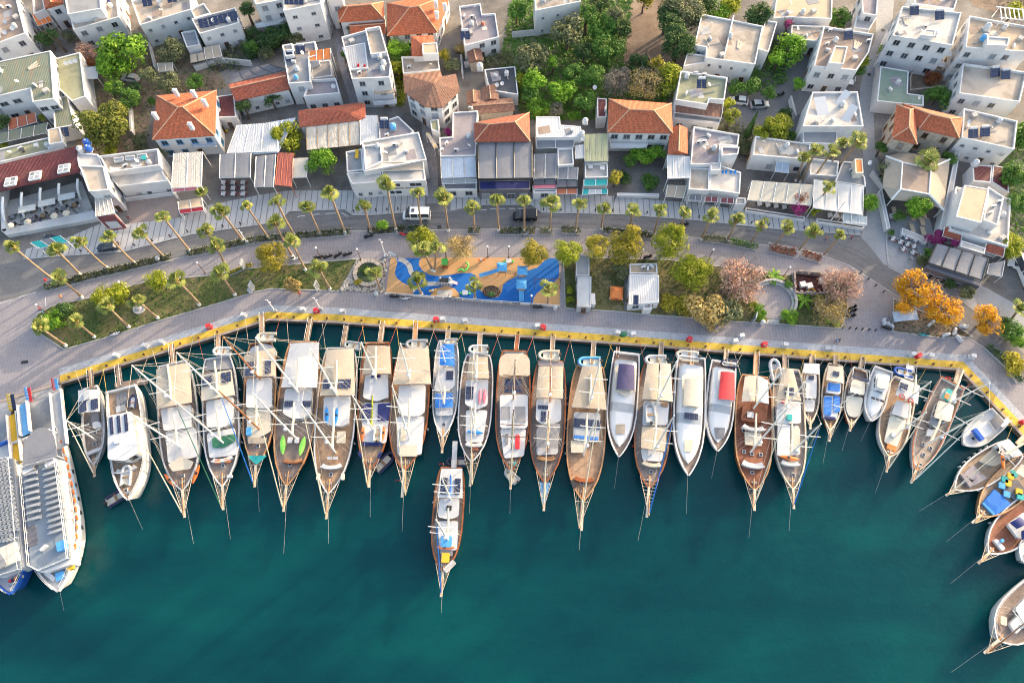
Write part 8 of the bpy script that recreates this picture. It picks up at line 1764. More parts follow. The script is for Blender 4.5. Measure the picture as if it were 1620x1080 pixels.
def cabin_box(key,pts,hh,mat,lb,name='cabin',wallm='gl_grey',cat='cabin',**kw):
 return house(name,lb,key,pts,hh,mat=mat,wall=wallm,par=.08,gp='cabins in the park',cat=cat,**kw)
cabin_box('T7',[(405,730),(490,735),(490,865),(405,865)],2.6,'rf_grey','upper grey cabin on the lawn beside the playground');cabin_box('T7',[(415,870),(503,870),(500,1062),(412,1060)],2.6,'gl_grey','lower longer grey cabin on the lawn beside the playground')
r,p,z=cabin_box('T7',[(745,855),(930,860),(930,1030),(740,1045)],3.0,'sh_white','white park hut with pale sheet roof and blue panel','park_hut','plaster');solh('T7',780,1028,2.9,0,'small blue panel on the front of the white park hut',1,False)
blk(r,'T7',[(745,788),(918,785),(922,850),(745,850)],2.7,0,'rf_sand');blk(r,'T7',[(832,1035),(885,1035),(885,1075),(832,1075)],2.3,0,'rf_white')
for i,(x,y)in enumerate([(830,815),(858,825),(880,810)]):ac_unit('T7',x,y,2.4,.4+i,['left','middle','right'][i]+' unit on the back roof of the white park hut')
sheet('hut_paving',[(712,880),(740,880),(740,1045),(890,1045),(890,1085),(710,1085)],.07,'promenade_paving','T7')
c=K('T7',658,985);t=tg('orange_tent','small orange tent on the lawn between cabins and hut','tent',c,-.1);mb=MB();a=1.25
mb.add([(-a,-a,0),(a,-a,0),(a,a,0),(-a,a,0),(-a,-a,1.1),(a,-a,1.1),(a,a,1.1),(-a,a,1.1),(-.45,0,2.0),(.45,0,2.0)],[(0,1,5,4),(1,2,6,5),(2,3,7,6),(3,0,4,7),(4,5,9,8),(5,6,9),(6,7,8,9),(7,4,8)]);pt('cloth',mb,'cv_orange',t)
mb=MB();[mb.tube((sx*a,sy*a,0),(sx*a,sy*a,1.15),.05,n=5)for sx in(-1,1)for sy in(-1,1)];pt('poles',mb,'wm',t);mb=MB();mb.box((0,-a-.01,.5),(.8,.04,1.0));pt('door_flap',mb,'cv_terracotta',t)
t=tg('white_locker','narrow white locker right of the lower grey cabin','locker',K('T7',508,1035));mb=MB();mb.box((0,0,.9),(.8,2.4,1.8));pt('body',mb,'gl_white',t);mb=MB();[mb.box((.42,-.8+i*.8,.9),(.04,.7,1.6))for i in range(3)];pt('doors',mb,'gl_grey',t)
t=tg('glass_kiosk','pale blue shelter roof at the brown triangle bed','shelter',K('EE',215,520),.1);mb=MB();mb.sheet([V((-2.4,.9,2.3)),V((2.4,.9,2.3)),V((2.4,-1.1,2.0)),V((-2.4,-1.1,2.0))],4,3,.2,.06);pt('roof',mb,'sh_blue',t);mb=MB();[mb.tube((sx*2.2,sy,0),(sx*2.2,sy,2.1),.06,n=5)for sx in(-1,1)for sy in(-.9,.8)];pt('posts',mb,'steel',t);mb=MB();mb.box((0,.7,1.1),(4.2,.06,1.6));pt('glass',mb,'pane_light',t)
PG='playground equipment'
def tower(x,y,lb,slide=None,rz=0):
 t=tg('play_tower',lb,'slide',K('PL',x,y,.08),rz,PG);mb=MB()
 for sx in(-.7,.7):
  for sy in(-.7,.7):mb.tube((sx,sy,0),(sx,sy,2.6),.06,n=6)
 pt('posts',mb,'steel',t);mb=MB();mb.box((0,0,1.2),(1.5,1.5,.1));pt('platform',mb,'wood',t)
 mb=MB();mb.add([(-1,-1,2.5),(1,-1,2.5),(1,1,2.5),(-1,1,2.5),(-.3,0,3.2),(.3,0,3.2)],[(0,1,5,4),(1,2,5),(2,3,4,5),(3,0,4),(3,2,1,0)]);pt('roof',mb,'gl_ltblue',t)
 if slide:
  L,a=slide;d=V((math.cos(a),math.sin(a),0));n=V((-d.y,d.x,0));p0=d*.7+V((0,0,1.25));p1=d*(L*.85)+V((0,0,.3));p2=d*L+V((0,0,.2));mb=MB()
  for u,v in((p0,p1),(p1,p2)):
   mb.slab(ccw([u-n*.35,v-n*.35,v+n*.35,u+n*.35]),.06)
   for s in(-1,1):mb.tube(u+n*.37*s+V((0,0,.12)),v+n*.37*s+V((0,0,.12)),.07,n=5)
  pt('slide',mb,'gl_ltblue',t)
 mb=MB()
 for i in range(5):mb.box((0,.85+i*.14,.24*i if False else 1.0-i*.22),(.7,.14,.06))
 pt('steps',mb,'wood',t)
tower(1157,225,'blue play tower with long slide to the left on the tan floor',(4.6,math.pi+.17));tower(1297,250,'upper blue play tower near the golden tree');tower(1290,345,'lower blue play tower with short slide',(2.6,-math.pi/2))
t=tg('rope_bridge','rope bridge between the two upper blue play towers','bridge',K('PL',1228,240,.08),-.1,PG);mb=MB()
for i in range(9):mb.box((-1.3+i*.33,0,1.2-.15*math.sin(math.pi*i/8)),(.22,.8,.05))
pt('planks',mb,'wood',t);mb=MB();[mb.tube((-1.4,sy,1.9),(1.4,sy,1.9),.03,n=4)for sy in(-.4,.4)];pt('ropes',mb,'rope',t)
t=tg('climbing_dome','dark green net climbing dome on the tan bulb','climbing frame',K('PL',1083,358,.08),0,PG);mb=MB();q=lambda a,e:V((1.75*math.cos(a)*math.cos(e),1.25*math.sin(a)*math.cos(e),1.3*math.sin(e)))
for i in range(10):
 for j in range(4):
  a,a2,e,e2=i*.628,(i+1)*.628,j*.39,(j+1)*.39;mb.tube(q(a,e),q(a2,e),.06,n=4,cap=False);mb.tube(q(a,e),q(a,e2),.06,n=4,cap=False);mb.tube(q(a,e),q(a2,e2),.05,n=4,cap=False)
pt('net',mb,'bm',t);mb=MB();mb.ell((0,-.5,0),(.8,.5,.5),8,4,True);pt('tunnel',mb,'lime_paint',t)
t=tg('play_house','white and black play train house in the blue river','play house',K('PL',768,298,.08),-.05,PG);mb=MB();mb.box((0,0,.6),(2.6,1.1,1.2));pt('body',mb,'gl_white',t);mb=MB();mb.box((-.3,.05,1.26),(1.8,1.0,.1));[mb.box((-1.0+i*.55,-.57,.6),(.35,.04,.5))for i in range(4)];pt('windows',mb,'bm',t);mb=MB();mb.sheet([V((1.2,.3,1.0)),V((1.2,-.3,1.0)),V((2.3,-.3,.1)),V((2.3,.3,.1))],2,3,0,.05);pt('slide',mb,'pink_paint',t);mb=MB();mb.tube((.9,.4,1.2),(.9,.4,1.7),.25,n=8);mb.tube((-1.0,.4,1.2),(-1.0,.4,1.6),.2,n=8);pt('chimney',mb,'gl_white',t)
t=tg('play_cart','green roofed wooden play cart beside the twin palms','play house',K('PL',765,180,.08),0,PG)
for i in range(4):mb=MB();mb.box((0,-.55+i*.37,1.9+.12*min(i,3-i)),(1.25,.33,.06));pt('roof_slat',mb,'green_paint',t)
mb=MB();[mb.box((sx*.55,sy*.6,.95),(.08,.08,1.9))for sx in(-1,1)for sy in(-1,1)];pt('posts',mb,'wood',t);mb=MB();mb.box((0,0,.5),(1.2,1.3,.6));pt('body',mb,'vsh',t)
t=tg('green_snake_bench','curling bright green snake bench on the tan floor','bench',K('PL',895,188,.08),0,PG);P=catmull([K('PL',x,y,.45)-K('PL',895,188,.08)for x,y in((852,210),(875,200),(895,214),(915,195),(925,172),(905,150))],4);mb=MB();mb.path(P,.17,7);pt('body',mb,'green_paint',t);mb=MB();[mb.tube((p.x,p.y,0),(p.x,p.y,.4),.06,n=5)for p in P[::4]];pt('legs',mb,'steel',t)
def spt(x,y,rz,mat,lb):
 t=tg('spring_rocker',lb,'spring toy',K('PL',x,y,.08),rz,PG);mb=MB();mb.lathe((0,0,0),[(.12,0),(.14,.35)],8);pt('spring',mb,'steel',t);mb=MB();mb.box((0,0,.55),(1.5,.25,.3));mb.box((.6,0,.8),(.25,.2,.4));pt('body',mb,M[mat],t);mb=MB();mb.box((0,0,.73),(.45,.4,.08));pt('seat',mb,'gl_white',t)
spt(1015,145,0,'orange_paint','orange spring rocker at the top of the tan floor');spt(680,356,.2,'cv_yellow','yellow spring rocker at the edge of the blue river');spt(560,345,1.0,'gl_white','white spring rocker at the left blue patch')
for x,y,lab in((1203,150,'white play table with green stools at the top of the tan floor'),(903,370,'white play table with green stools in the blue river')):
 t=tg('play_table',lab,'table',K('PL',x,y,.08),0,PG);mb=MB();mb.box((0,0,.55),(1.1,1.0,.08));mb.tube((0,0,0),(0,0,.52),.1,n=6);pt('top',mb,'gl_white',t)
 for sx in(-.85,.85):mb=MB();mb.tube((sx,0,0),(sx,0,.34),.22,n=8);pt('stool',mb,'green_paint',t)
t=tg('swing_frame','dark swing frame at the right of the blue river','swing',K('PL',1470,305,.08),0,PG);mb=MB();mb.tube((-2.5,0,2.3),(2.5,0,2.3),.07,n=6);[mb.tube((sx*2.5,sy*.9,0),(sx*2.5,0,2.3),.06,n=5)for sx in(-1,1)for sy in(-1,1)];pt('frame',mb,'brown_metal',t)
for sx in(-1.1,1.1):mb=MB();mb.box((sx,0,.5),(.5,.25,.06));mb.tube((sx-.2,0,.5),(sx-.2,0,2.3),.015,n=4);mb.tube((sx+.2,0,.5),(sx+.2,0,2.3),.015,n=4);pt('swing_seat',mb,'orange_paint',t)
P0,P1=K('PL',352,378),K('PL',1555,466);d=(P1-P0);t=tg('playground_fence','low white fence with blue panels along the lower side of the playground','fence',P0,math.atan2(d.y,d.x));L=d.length;n=int(L/1.9)
for i in range(n+1):mb=MB();mb.tube((L*i/n,0,0),(L*i/n,0,1.05),.05,n=5);pt('post',mb,'wm',t)
for i in range(n):mb=MB();mb.box((L*(i+.5)/n,0,.55),(L/n-.2,.04,.7));pt('panel',mb,M['pane_light'if 4<i<n-4 else'gl_white'],t)
mb=MB();mb.tube((0,0,1.05),(L,0,1.05),.04,n=5);mb.tube((0,0,.15),(L,0,.15),.03,n=5);pt('rail',mb,'wm',t)
def lamp(x,y,lb,hh=4.2,mat='brown_metal',head='globe',key='P',gp='lamp posts'):
 t=tg('lamp_post',lb,'street lamp',K(key,x,y),U_(0,.5),gp)
 def po():
  mb=MB();mb.lathe((0,0,0),[(.16,0),(.16,.25),(.08,.35),(.06,hh)],8);return mb.mesh('pole',M[mat])
 put('pole',memo(('lp',hh,mat),po),t)
 def he():
  mb=MB();mb.ell((0,0,hh+.18),(.2,.2,.22),8,6);mb.lathe((0,0,hh-.02),[(.1,0),(.2,.06)],8);return mb.mesh('lamp_head','lamp_lens')
 put('lamp_head',memo(('lh',hh),he),t)
for x,y,l in[(571,411,'brown lamp post above the stone ring pond'),(706,407,'brown lamp post behind the straw coloured tree'),(772,407,'left of two brown lamp posts at the top of the playground'),(805,407,'right of two brown lamp posts at the top of the playground'),(963,407,'brown lamp post left of the white hut'),(1012,412,'brown lamp post behind the white hut'),(1238,439,'brown lamp post at the top of the round seat'),(78,497,'brown lamp post at the left tip of the lawn'),(508,409,'brown lamp post among the parked scooters'),(205,462,'brown lamp post at the upper edge of the left lawn'),(325,432,'brown lamp post above the middle of the left lawn'),(840,483,'brown lamp post at the playground fence'),(1120,412,'brown lamp post right of the tall green gold tree')]:lamp(x,y,l)
def mast_light(x,y,lb,hh=8.0,key='P'):
 t=tg('light_mast',lb,'street lamp',K(key,x,y),0,'tall white light masts');mb=MB();mb.lathe((0,0,0),[(.3,0),(.3,.5),(.11,.6),(.07,hh)],8);pt('pole',mb,'wm',t);mb=MB();mb.box((-.1,0,hh),(.5,.16,.1));mb.box((.12,.1,hh-1.2),(.3,.2,.2));pt('lamp_head',mb,'gl_white',t);mb=MB();mb.box((.3,-.1,.45),(.36,.36,.9));pt('cabinet',mb,'gl_grey',t)
mast_light(610,405,'tall white mast with cabinet beside the stone ring pond',6.5);mast_light(1312,352,'white lamp mast at the corner of the grey awning');mast_light(391,384,'white lamp post between road palms on the left',5);mast_light(435,492,'white lamp post on the quay left of the bend',5);mast_light(507,489,'white lamp post on the quay right of the bend',5)
t=tg('gate_arch','grey arch at the upper left corner of the playground','gate',K('P',621,409));mb=MB();mb.box((-.3,0,1.2),(.2,.2,2.4));mb.box((.9,-.6,1.2),(.2,.2,2.4));pt('posts',mb,'gl_grey',t);mb=MB();mb.box((.3,-.3,2.45),(1.7,.5,.16),-.46);pt('beam',mb,'gl_grey',t)
def banner(x,y,lb,key='P'):
 t=tg('billboard',lb,'sign',K(key,x,y),R(75),'tall grey advertising panels');mb=MB();mb.box((0,0,1.7),(1.3,.18,2.6));pt('panel',mb,'gl_grey',t);mb=MB();mb.box((0,0,1.7),(1.1,.2,2.3));pt('poster',mb,'pane_light',t);mb=MB();mb.box((0,0,.2),(.5,.4,.4));pt('foot',mb,'steel',t)
for x,y,l in[(504,458,'grey advertising panel on the lawn left of the stone ring pond'),(388,424,'grey advertising panel at the yellow flowering hedge'),(402,459,'grey advertising panel at the lower edge of the left lawn'),(1190,508,'grey advertising panel left of the round seat entrance'),(932,407,'grey advertising panel at the lime round tree')]:banner(x,y,l)
def bin_(x,y,lb,mat='gl_white',top='gl_grey',key='P',gp='waste bins'):
 t=tg('waste_bin',lb,'bin',K(key,x,y),U_(-.3,.3),gp)
 def bd():
  mb=MB();mb.lathe((0,0,0),[(.4,0),(.48,.9),(.5,.95)],10);return mb.mesh('body','gl_white')
 put('body',memo('bnb',bd),t,mat=M[mat])
 def ld():
  mb=MB();mb.lathe((0,0,.95),[(.5,0),(.42,.16),(.12,.24)],10);return mb.mesh('lid','gl_blue')
 put('lid',memo('bnl',ld),t,mat=M[top])
for x,y,l in[(596,467,'white bin at the lower corner of the stone ring pond'),(878,489,'white bin at the lower right corner of the playground'),(1205,512,'white bin at the round seat entrance'),(397,462,'white bin at the lower edge of the left lawn'),(252,412,'white bin at the road crossing gap'),(238,445,'white bin on the plaza at the left')]:bin_(x,y,l)
def pdl(x,y,lb,mat='gl_white',s=1.0,gp='white service pedestals on the quay',name='service_pedestal',cat='pedestal'):
 t=tg(name,lb,cat,K('P',x,y),U_(-.4,.4),gp)
 def bd():
  mb=MB();mb.box((0,0,.5),(.8,.6,1.0));mb.box((0,0,1.04),(.92,.72,.1));mb.box((0,0,.04),(1.1,.9,.08));return mb.mesh('body','gl_white')
 put('body',memo('pdb',bd),t,scale=s,mat=M[mat])
 def pn():
  mb=MB();mb.box((0,-.31,.62),(.55,.04,.5));return mb.mesh('door','gl_grey')
 put('door',memo('pdd',pn),t,scale=s)
for x,y,l in[(186,563,'white pedestal left of the first boarding planks'),(232,548,'white pedestal behind the wide white yacht'),(258,542,'white pedestal behind the beige canopy boat'),(387,500,'white pedestal just left of the quay bend'),(480,491,'white pedestal right of the quay bend'),(543,494,'white pedestal behind the boat with blue kayaks'),(701,507,'white pedestal behind the narrow boat with blue covers'),(736,509,'white pedestal behind the boat with pink boards'),(850,517,'white pedestal behind the two half canopy boat'),(977,528,'white pedestal left of the green net'),(1001,530,'white pedestal right of the green net'),(1162,541,'white pedestal behind the red covered yacht'),(1172,533,'white pedestal set back behind the red covered yacht'),(1241,547,'white pedestal behind the tan canopy boat with white pads'),(1442,562,'white pedestal left of the red box at the right'),(1470,564,'white pedestal right of the red box at the right'),(1536,565,'low white pedestal at the right corner of the quay')]:pdl(x,y,l)
for x,y,l in[(332,518,'red hose box behind the white boat with twin panels'),(501,493,'red hose box right of the quay bend'),(690,507,'red hose box behind the long roofed boat'),(859,519,'red hose box beside a pedestal in the middle'),(1090,538,'red hose box behind the large white yacht'),(1208,546,'red hose box behind the mahogany decked boat'),(1451,564,'red hose box behind the corner of the harbour'),(1616,668,'red hose box at the right edge of the quay')]:pdl(x,y,l,'red_paint',1.0,'red hose boxes on the quay','hose_box','hose box')
t=tg('net_pile','heap of green fishing net on the quay between two pedestals','net',K('P',985,529));mb=MB();mb.ell((0,0,0),(.9,.6,.45),10,5,True);mb.ell((.5,.2,0),(.5,.4,.3),8,4,True);pt('net',mb,'cv_green',t)
for i,(x,y)in enumerate([(1308,552),(1317,552)]):
 t=tg('quay_table',['left','right'][i]+' of two grey folding tables on the quay near the tan canopy boat','table',K('P',x,y),.1+i,'folding tables on the quay');mb=MB();mb.box((0,0,.7),(1.1,.7,.05));pt('top',mb,'gl_grey',t);mb=MB();[mb.tube((sx*.45,sy*.28,0),(sx*.45,sy*.28,.7),.03,n=4)for sx in(-1,1)for sy in(-1,1)];pt('legs',mb,'steel',t)
def bl():
 mb=MB();mb.lathe((0,0,0),[(.13,0),(.13,.6),(.17,.66),(.1,.78)],8);return mb.mesh('bollard','bm')
BLM=bl()
def bollards(seq,step,lb,gp,z=0.0,off=0.0):
 P=[G(x,y)for x,y in seq];rem=0;k_=0
 for a,b_ in zip(P,P[1:]):
  d=b_-a;L=d.length;s=rem
  while s<L:p=a+d*s/L;o=put('bollard',BLM,None,(p.x,p.y+off,z));tag(o,ORD[k_]+' '+lb+', counted from the left','bollard',gp);s+=step;k_+=1
  rem=s-L
bollards([(100,403),(195,397),(300,370),(405,355),(440,349)],3.6,'small black bollard on the kerb left of the parking bay','bollards on the left kerb',.13,.5);bollards([(560,339),(670,333)],2.3,'small black bollard on the kerb left of the white van','bollards by the white van',.13,.5);bollards([(860,336),(985,338),(1110,348),(1215,360),(1350,371)],3.6,'small black bollard on the kerb right of the black van','bollards on the right kerb',.13,.5)
bollards([(1333,519),(1385,523)],1.25,'small black bollard across the end of the right park path','bollards by the park corner');bollards([(1361,432),(1390,457),(1405,468)],1.9,'small black bollard along the road at the right plaza','bollards at the right plaza')
def mb_():
 mb=MB();mb.lathe((0,0,0),[(.2,0),(.14,.1),(.14,.3),(.22,.36),(.2,.44)],8);return mb.mesh('mooring_bollard','brown_metal')
MBM=mb_();Q=[G(x,y)for x,y in QUAY[3:12]]
for a,b_ in zip(Q,Q[1:]):
 d=b_-a;L=d.length;n=V((-d.y,d.x,0)).normalized();k=int(L/3.2)
 for i in range(k):p=a+d*(i+.5)/k+n*.75;o=put('mooring_bollard',MBM,None,(p.x,p.y,.03));tag(o,'small rusty mooring bollard on the yellow quay edge','mooring bollard','mooring bollards on the yellow edge')
for x,y,l in[(39,572.5,'dark grating in the paving at the left plaza'),(1375,118,'dark cover in the side street beside the green garage'),(1397,48,'dark cover at the top of the side street'),(695,359,'dark grating in front of the alley mouth')]:
 o=put('drain_grating',pbox((1.3,.6,.03)if x<100 else(.8,.8,.03),'bm'),None,K('P',x,y,.05),.15);tag(o,l,'grating','gratings')
# ------------------------------------------------------------------ vehicles
def wheels(t,xs,ys,r=.33,w=.22):
 def wh():
  mb=MB();mb.tube((-w/2,0,0),(w/2,0,0),r,n=14);mb.cur=1;mb.tube((-w/2-.01,0,0),(w/2+.01,0,0),r*.58,n=10);return mb.mesh('wheel',['rubber','steel'])
 me=memo(('wheel',r,w),wh)
 for x in xs:
  for y in ys:put('wheel',me,t,(x,y,r))
def loft(secs,mb):
 vs=[];fs=[]
 for y,z0,z1,a,b_ in secs:vs+=[(a,y,z0),(a*1.02,y,z0+(z1-z0)*.5),(b_,y,z1),(-b_,y,z1),(-a*1.02,y,z0+(z1-z0)*.5),(-a,y,z0)]
 n=len(secs)
 for i in range(n-1):
  for k in range(6):fs.append((i*6+k,i*6+(k+1)%6,(i+1)*6+(k+1)%6,(i+1)*6+k))
 fs+=[tuple(range(6)),tuple(reversed(range((n-1)*6,n*6)))];mb.add(vs,fs)
def car(key,x,y,rz,mat,lb,kind='car',z=.02):
 t=tg('parked_car'if kind=='car'else kind,lb,'van'if kind in('van','minibus')else'bus'if kind=='bus'else'car',K(key,x,y,z),rz,'vehicles');big=kind!='car'
 if kind=='car':
  b_=[(-2.1,.35,.75,.75,.68),(-2.0,.25,.9,.85,.78),(-1.0,.22,.95,.88,.82),(.6,.22,.95,.88,.82),(1.5,.22,.85,.86,.76),(2.05,.28,.7,.78,.66),(2.12,.35,.6,.7,.6)];c=[(-1.85,.9,.95,.78,.74),(-1.35,.9,1.42,.78,.6),(.1,.9,1.45,.8,.62),(.95,.88,.92,.78,.72)];W=.9;L=2.1;wy=(-1.3,1.3)
 else:
  L={'van':2.9,'minibus':2.5,'bus':4.6}[kind];hh={'van':2.45,'minibus':2.0,'bus':2.8}[kind];b_=[(-L,.4,1.1,.9,.9),(-L+.05,.3,1.25,.98,.97),(L-.9,.3,1.2,.98,.96),(L-.2,.3,1.0,.9,.8),(L,.35,.8,.8,.7)];c=[(-L+.05,1.15,hh-.1,.96,.8),(-L+.25,1.15,hh,.96,.84),(L-1.7,1.15,hh,.96,.84),(L-1.3,1.15,hh-.12,.95,.8),(L-.55,1.05,1.15,.9,.8)];W=.98;wy=(-L+1.1,L-1.1)
 mb=MB();loft(b_,mb);pt('body',mb,M[mat],t,smooth=False)
 mb=MB();loft(c,mb);pt('windows',mb,'pane',t)
 zt=max(s[2]for s in c);mb=MB();ys=[s[0]for s in c];wt=c[1][4];mb.box((0,(ys[1]+ys[2])/2,zt+.01),(wt*2+.06,ys[2]-ys[1]+.1,.06))
 if big:mb.box((0,ys[1]-.02,(zt+1.15)/2),(1.7,.12,zt-1.2));[mb.box((sx*.93,yy,(zt+1.15)/2-.02),(.1,.16,zt-1.3))for sx in(-1,1)for yy in(-L+.2,-.4,L-1.75)];[mb.box((sx*.93,-L/2,1.28),(.12,L*.9,.3))for sx in(-1,1)]
 else:[mb.tube((sx*.78,yy,.93),(sx*.62,yy*.85,1.42),.05,n=4)for sx in(-1,1)for yy in(-1.5,-.25)]
 pt('roof',mb,M[mat],t)
 if kind=='van':mb=MB();mb.box((0,.6,zt+.07),(.75,.6,.08));pt('roof_hatch',mb,'pane',t)
 wheels(t,(-W*.9,W*.9),wy,.34 if not big else .38)
 for sx in(-1,1):mb=MB();mb.box((sx*.58,L-.06,.62),(.32,.14,.16));pt('headlight',mb,'lamp_lens',t);mb=MB();mb.box((sx*.66,-L-.0,.72),(.24,.1,.16));pt('tail_light',mb,'red_paint',t);mb=MB();mb.box((sx*(W+.1),L*.35 if not big else L-1.2,1.0 if not big else 1.35),(.2,.12,.16));pt('mirror',mb,M[mat],t)
 return t
car('T6',1020,493,1.57,'car_white','white van driving along the road near the alley','van',.03);car('T7',82,498,1.57,'car_black','black people carrier on the road before the shops','minibus',.03);car('T5',692,690,1.73,'car_blue','dark blue car parked by the pale pavement at the left','car',.03)
car('T3',1430,648,1.4,'car_white','white car parked left of the cypress');car('T3',1562,673,-1.5,'car_silver','silver green car parked right of the cypress');car('T1',835,505,1.4,'car_silver','grey car parked in the upper left garden');car('T8',1605,850,.1,'car_white','white bus cut by the right edge','bus');car('T8',1575,805,1.2,'car_white','white car beside the bus at the right edge');car('T5',345,645,1.35,'car_blue','dark car parked under the teal awning at the left','car',.13)
def sctr(key,x,y,rz,mat,lb,gp='parked scooters',z=.02):
 t=tg('scooter',lb,'scooter',K(key,x,y,z),rz,gp)
 def bd():
  mb=MB();loft([(-.75,.4,.7,.12,.14),(-.3,.3,.75,.18,.18),(-.1,.22,.4,.17,.17),(.35,.22,.36,.17,.17),(.42,.25,.95,.16,.2),(.55,.3,1.0,.1,.12)],mb);mb.box((0,.75,.5),(.16,.4,.1));return mb.mesh('body','car_black')
 put('body',memo('scb',bd),t,mat=M[mat],scale=1.15)
 def se():
  mb=MB();mb.box((0,-.42,.88),(.34,.8,.14));return mb.mesh('seat','rubber')
 put('seat',memo('scs',se),t)
 def hb():
  mb=MB();mb.tube((-.36,.5,1.15),(.36,.5,1.15),.035,n=5);mb.tube((0,.5,1.15),(0,.78,.4),.04,n=5);mb.box((0,.6,1.1),(.2,.14,.16));return mb.mesh('handlebar','bm')
 put('handlebar',memo('sch',hb),t)
 def wh():
  mb=MB();mb.tube((-.06,0,0),(.06,0,0),.25,n=10);return mb.mesh('wheel','rubber')
 for yy in(-.65,.8):put('wheel',memo('scw',wh),t,(0,yy,.25))
SCO=[('T6',395,755,-1.2,'car_black','first dark scooter from the left on the upper promenade'),('T6',455,750,-1.2,'car_black','second dark scooter from the left on the upper promenade'),('T6',518,742,-.9,'car_black','third dark scooter from the left on the upper promenade'),('T6',578,735,-1.2,'car_black','fourth dark scooter from the left on the upper promenade'),('T6',250,762,-1.3,'car_white','white scooter beside the palm at the golden round tree'),('T6',712,622,-1.2,'car_black','dark scooter at the hedge left of the white van'),('T6',940,608,1.4,'red_paint','red motorcycle at the hedge before the white van'),('T6',875,1002,-1.6,'car_black','black scooter at the lower left of the playground fence'),('T6',945,1012,-1.6,'car_white','white and black scooter at the lower left of the playground fence'),('T7',85,605,-1.3,'car_silver','scooter beside the palm in front of the black van'),('T7',1085,545,-1.5,'car_black','dark scooter riding on the road behind the green gold tree'),('T7',855,752,-1.3,'car_black','black scooter above the white hut'),('T7',160,1068,-1.6,'car_black','black scooter at the lower right of the playground fence'),('T7',430,1075,1.5,'cv_maroon','dark red scooter below the grey cabins'),('FF',1165,548,-1.2,'car_black','upper black scooter beside the pink brown tree at the plaza'),('FF',1165,578,-1.4,'car_black','middle black scooter beside the pink brown tree at the plaza'),('FF',1150,628,-1.5,'car_black','lower black scooter beside the pink brown tree at the plaza'),('EE',395,640,1.5,'teal_paint','pale turquoise scooter at the brown triangle bed'),('EE',105,590,1.2,'car_black','black scooter at the pale blue shelter roof'),('T4',75,608,-1.2,'car_black','black motorcycle in the parking yard at the upper right'),('FF',590,270,.2,'car_silver','grey scooter beside the brick ruin'),('P',183,529,-1.3,'car_white','white scooter at the lower edge of the left lawn'),('S6',585,15,-1.5,'car_black','dark scooter at the lower lawn edge right of the white hut'),('T6',1240,1010,1.2,'car_silver','silver scooter at the playground fence mat')]
for s in SCO:sctr(*s)
for i,(x,y)in enumerate([(85,545),(130,568),(565,640),(630,615),(665,670),(700,575),(445,555),(235,400)]):
 t=tg('covered_scooter',['left grey white covered scooter at the blue shelter','right grey white covered scooter at the blue shelter','left white covered scooter at the bed tip','middle white covered scooter at the bed tip','lower white covered scooter at the bed tip','white bicycle like scooter on the road edge','white covered scooter on the brown bed','white covered scooter under the largest autumn tree'][i],'scooter',K('EE',x,y),i*.9,'covered scooters');mb=MB();loft([(-.8,.15,.6,.2,.15),(-.3,.1,.95,.3,.2),(.3,.1,.85,.26,.16),(.55,.1,1.25,.34,.2),(.85,.15,.7,.12,.1)],mb);pt('cover',mb,'gl_white',t);mb=MB();[mb.tube((-.06,yy,.22),(.06,yy,.22),.22,n=8)for yy in(-.6,.7)];pt('wheels',mb,'rubber',t)
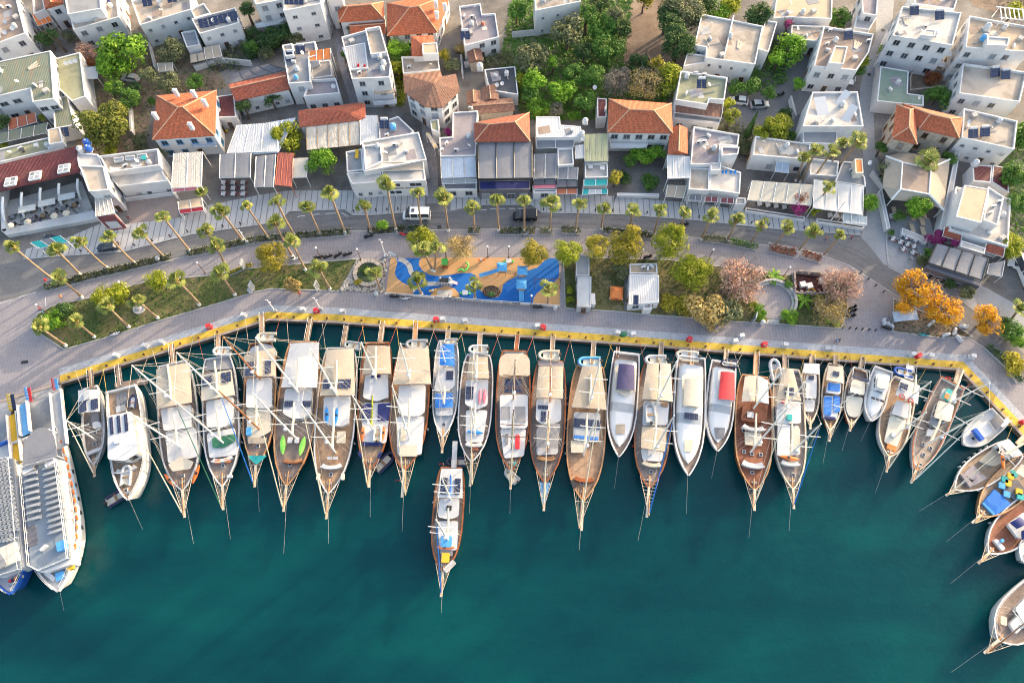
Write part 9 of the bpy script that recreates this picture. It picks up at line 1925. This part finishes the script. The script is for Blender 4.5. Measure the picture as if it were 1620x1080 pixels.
# ------------------------------------------------------------------ people
def body_mesh(pose):
 if pose=='walk':J={'pel':(0,0,.92),'che':(0,.02,1.32),'nec':(0,.02,1.5),'hea':(0,.05,1.64),'top':(0,.04,1.76),'lh':(.1,0,.9),'lk':(.11,.16,.5),'la':(.11,.12,.08),'lt':(.11,.3,.04),'rh':(-.1,0,.9),'rk':(-.11,-.02,.48),'ra':(-.11,-.26,.12),'rt':(-.11,-.12,.03),'ls':(.2,.02,1.42),'le':(.26,-.12,1.14),'lw':(.25,.04,.9),'lf':(.25,.1,.8),'rs':(-.2,.02,1.42),'re':(-.26,.1,1.14),'rw':(-.24,.3,.98),'rf':(-.24,.38,.92)}
 else:J={'pel':(0,0,.5),'che':(0,-.04,.9),'nec':(0,-.02,1.08),'hea':(0,.03,1.22),'top':(0,.02,1.34),'lh':(.1,.02,.5),'lk':(.12,.44,.52),'la':(.12,.46,.08),'lt':(.12,.62,.04),'rh':(-.1,.02,.5),'rk':(-.12,.44,.52),'ra':(-.12,.42,.08),'rt':(-.12,.58,.04),'ls':(.2,-.03,1.0),'le':(.25,.1,.74),'lw':(.18,.36,.74),'lf':(.15,.44,.76),'rs':(-.2,-.03,1.0),'re':(-.25,.1,.74),'rw':(-.18,.36,.74),'rf':(-.15,.44,.76)}
 Rr={'pel':.14,'che':.16,'nec':.06,'hea':.1,'top':.085,'lh':.1,'rh':.1,'lk':.065,'rk':.065,'la':.045,'ra':.045,'lt':.04,'rt':.04,'ls':.07,'rs':.07,'le':.05,'re':.05,'lw':.038,'rw':.038,'lf':.035,'rf':.035}
 E=[('pel','che'),('che','nec'),('nec','hea'),('hea','top'),('pel','lh'),('lh','lk'),('lk','la'),('la','lt'),('pel','rh'),('rh','rk'),('rk','ra'),('ra','rt'),('che','ls'),('ls','le'),('le','lw'),('lw','lf'),('che','rs'),('rs','re'),('re','rw'),('rw','rf')]
 ks=list(J);me=bpy.data.meshes.new('body');me.from_pydata([J[k]for k in ks],[(ks.index(a),ks.index(b_))for a,b_ in E],[]);o=bpy.data.objects.new('person_rig',me);COL.objects.link(o)
 o.modifiers.new('skin','SKIN');sv=me.skin_vertices[0].data
 for i,k in enumerate(ks):sv[i].radius=(Rr[k],Rr[k]*(.8 if k in('pel','che')else 1));sv[i].use_root=(k=='pel')
 o.modifiers.new('sub','SUBSURF').levels=1;dg=bpy.context.evaluated_depsgraph_get();nm=bpy.data.meshes.new_from_object(o.evaluated_get(dg));bpy.data.objects.remove(o);nm.name='person'
 for k in('cv_slate','cv_navy','skin','hair'):nm.materials.append(M[k])
 zn=J['nec'][2];zp=J['pel'][2]
 for f in nm.polygons:
  c=f.center;f.use_smooth=True
  if c.z>zn:f.material_index=3 if(c.z>J['hea'][2]+.03 or c.y<J['hea'][1]-.04)else 2
  elif abs(c.x)>.2 and c.z<J['le'][2]+.02 and abs(c.x)>.13 and(pose=='walk'or c.y>.12)and c.z>(.7 if pose!='walk'else .75):f.material_index=2
  elif c.z>zp+.04:f.material_index=0
  else:f.material_index=1
 return nm
PB={k:body_mesh(k)for k in('walk','sit')}
def psn(key,x,y,rz,top,legs,lb,pose='walk',z=.02,gp='people on the promenade'):
 o=put('person',PB[pose],None,K(key,x,y,z),rz)
 for i,m in((0,top),(1,legs)):o.material_slots[i].link='OBJECT';o.material_slots[i].material=M[m]
 return tag(o,lb,'person',gp)
for a in[('P',70,494,.4,'cv_dark','gl_ltblue','person in dark top and pale trousers at the left lawn tip'),('P',72,506,2.2,'cv_white','cv_white','person in white at the left lawn tip'),('P',101,473,1.2,'cv_orange','cv_dark','person in an orange top at the upper left lawn edge'),('P',476,468,.8,'cv_red','cv_dark','person in a red top walking on the promenade below the lawn'),('P',207,349,.2,'cv_maroon','cv_dark','person in dark red beside the paved court'),('P',1321,541,1.6,'gl_ltblue','cv_navy','person in pale blue on the right promenade'),('P',1325,541,1.6,'cv_dark','cv_navy','person in dark clothes beside the one in pale blue'),('P',972,318,.5,'cv_dark','cv_dark','person in black on the pale pavement by the garden wall'),('P',222,312,.9,'cv_navy','cv_dark','person in navy near the white planters of the paved court'),('P',1438,412,2,'cv_white','cv_dark','person in white among the cafe tables at the junction'),('P',1253,396,1,'cv_red','cv_dark','person in red crossing the road by the brown hedge'),('P',1345,379,1,'cv_red','cv_navy','person in red on the junction kerb'),('P',1305,380,1,'cv_orange','cv_navy','person in coral on the road near the last palm')]:psn(*a)
for i in range(13):
 x,y=85+i*36,552-i*10+(i%2)*24;psn('T5',x,y,U_(0,6.28),random.choice(['cv_dark','cv_navy','cv_slate','cv_white']),'cv_dark',ORD[i]+' seated guest from the left at the tables under the maroon roof','sit',.3,'seated guests on the maroon roof terrace')
for x,y,l in[(72,443,'red traffic cone at the left end of the long hedge'),(64,489,'red traffic cone on the left plaza')]:
 t=tg('traffic_cone',l,'cone',K('P',x,y),0,'traffic cones');mb=MB();mb.lathe((0,0,0),[(.3,0),(.3,.05),(.2,.06),(.04,.75)],8);pt('body',mb,'red_paint',t)
for x,y,l in[(1267,373.5,'red road lamp ball on the kerb beside the brown hedge'),]:pass
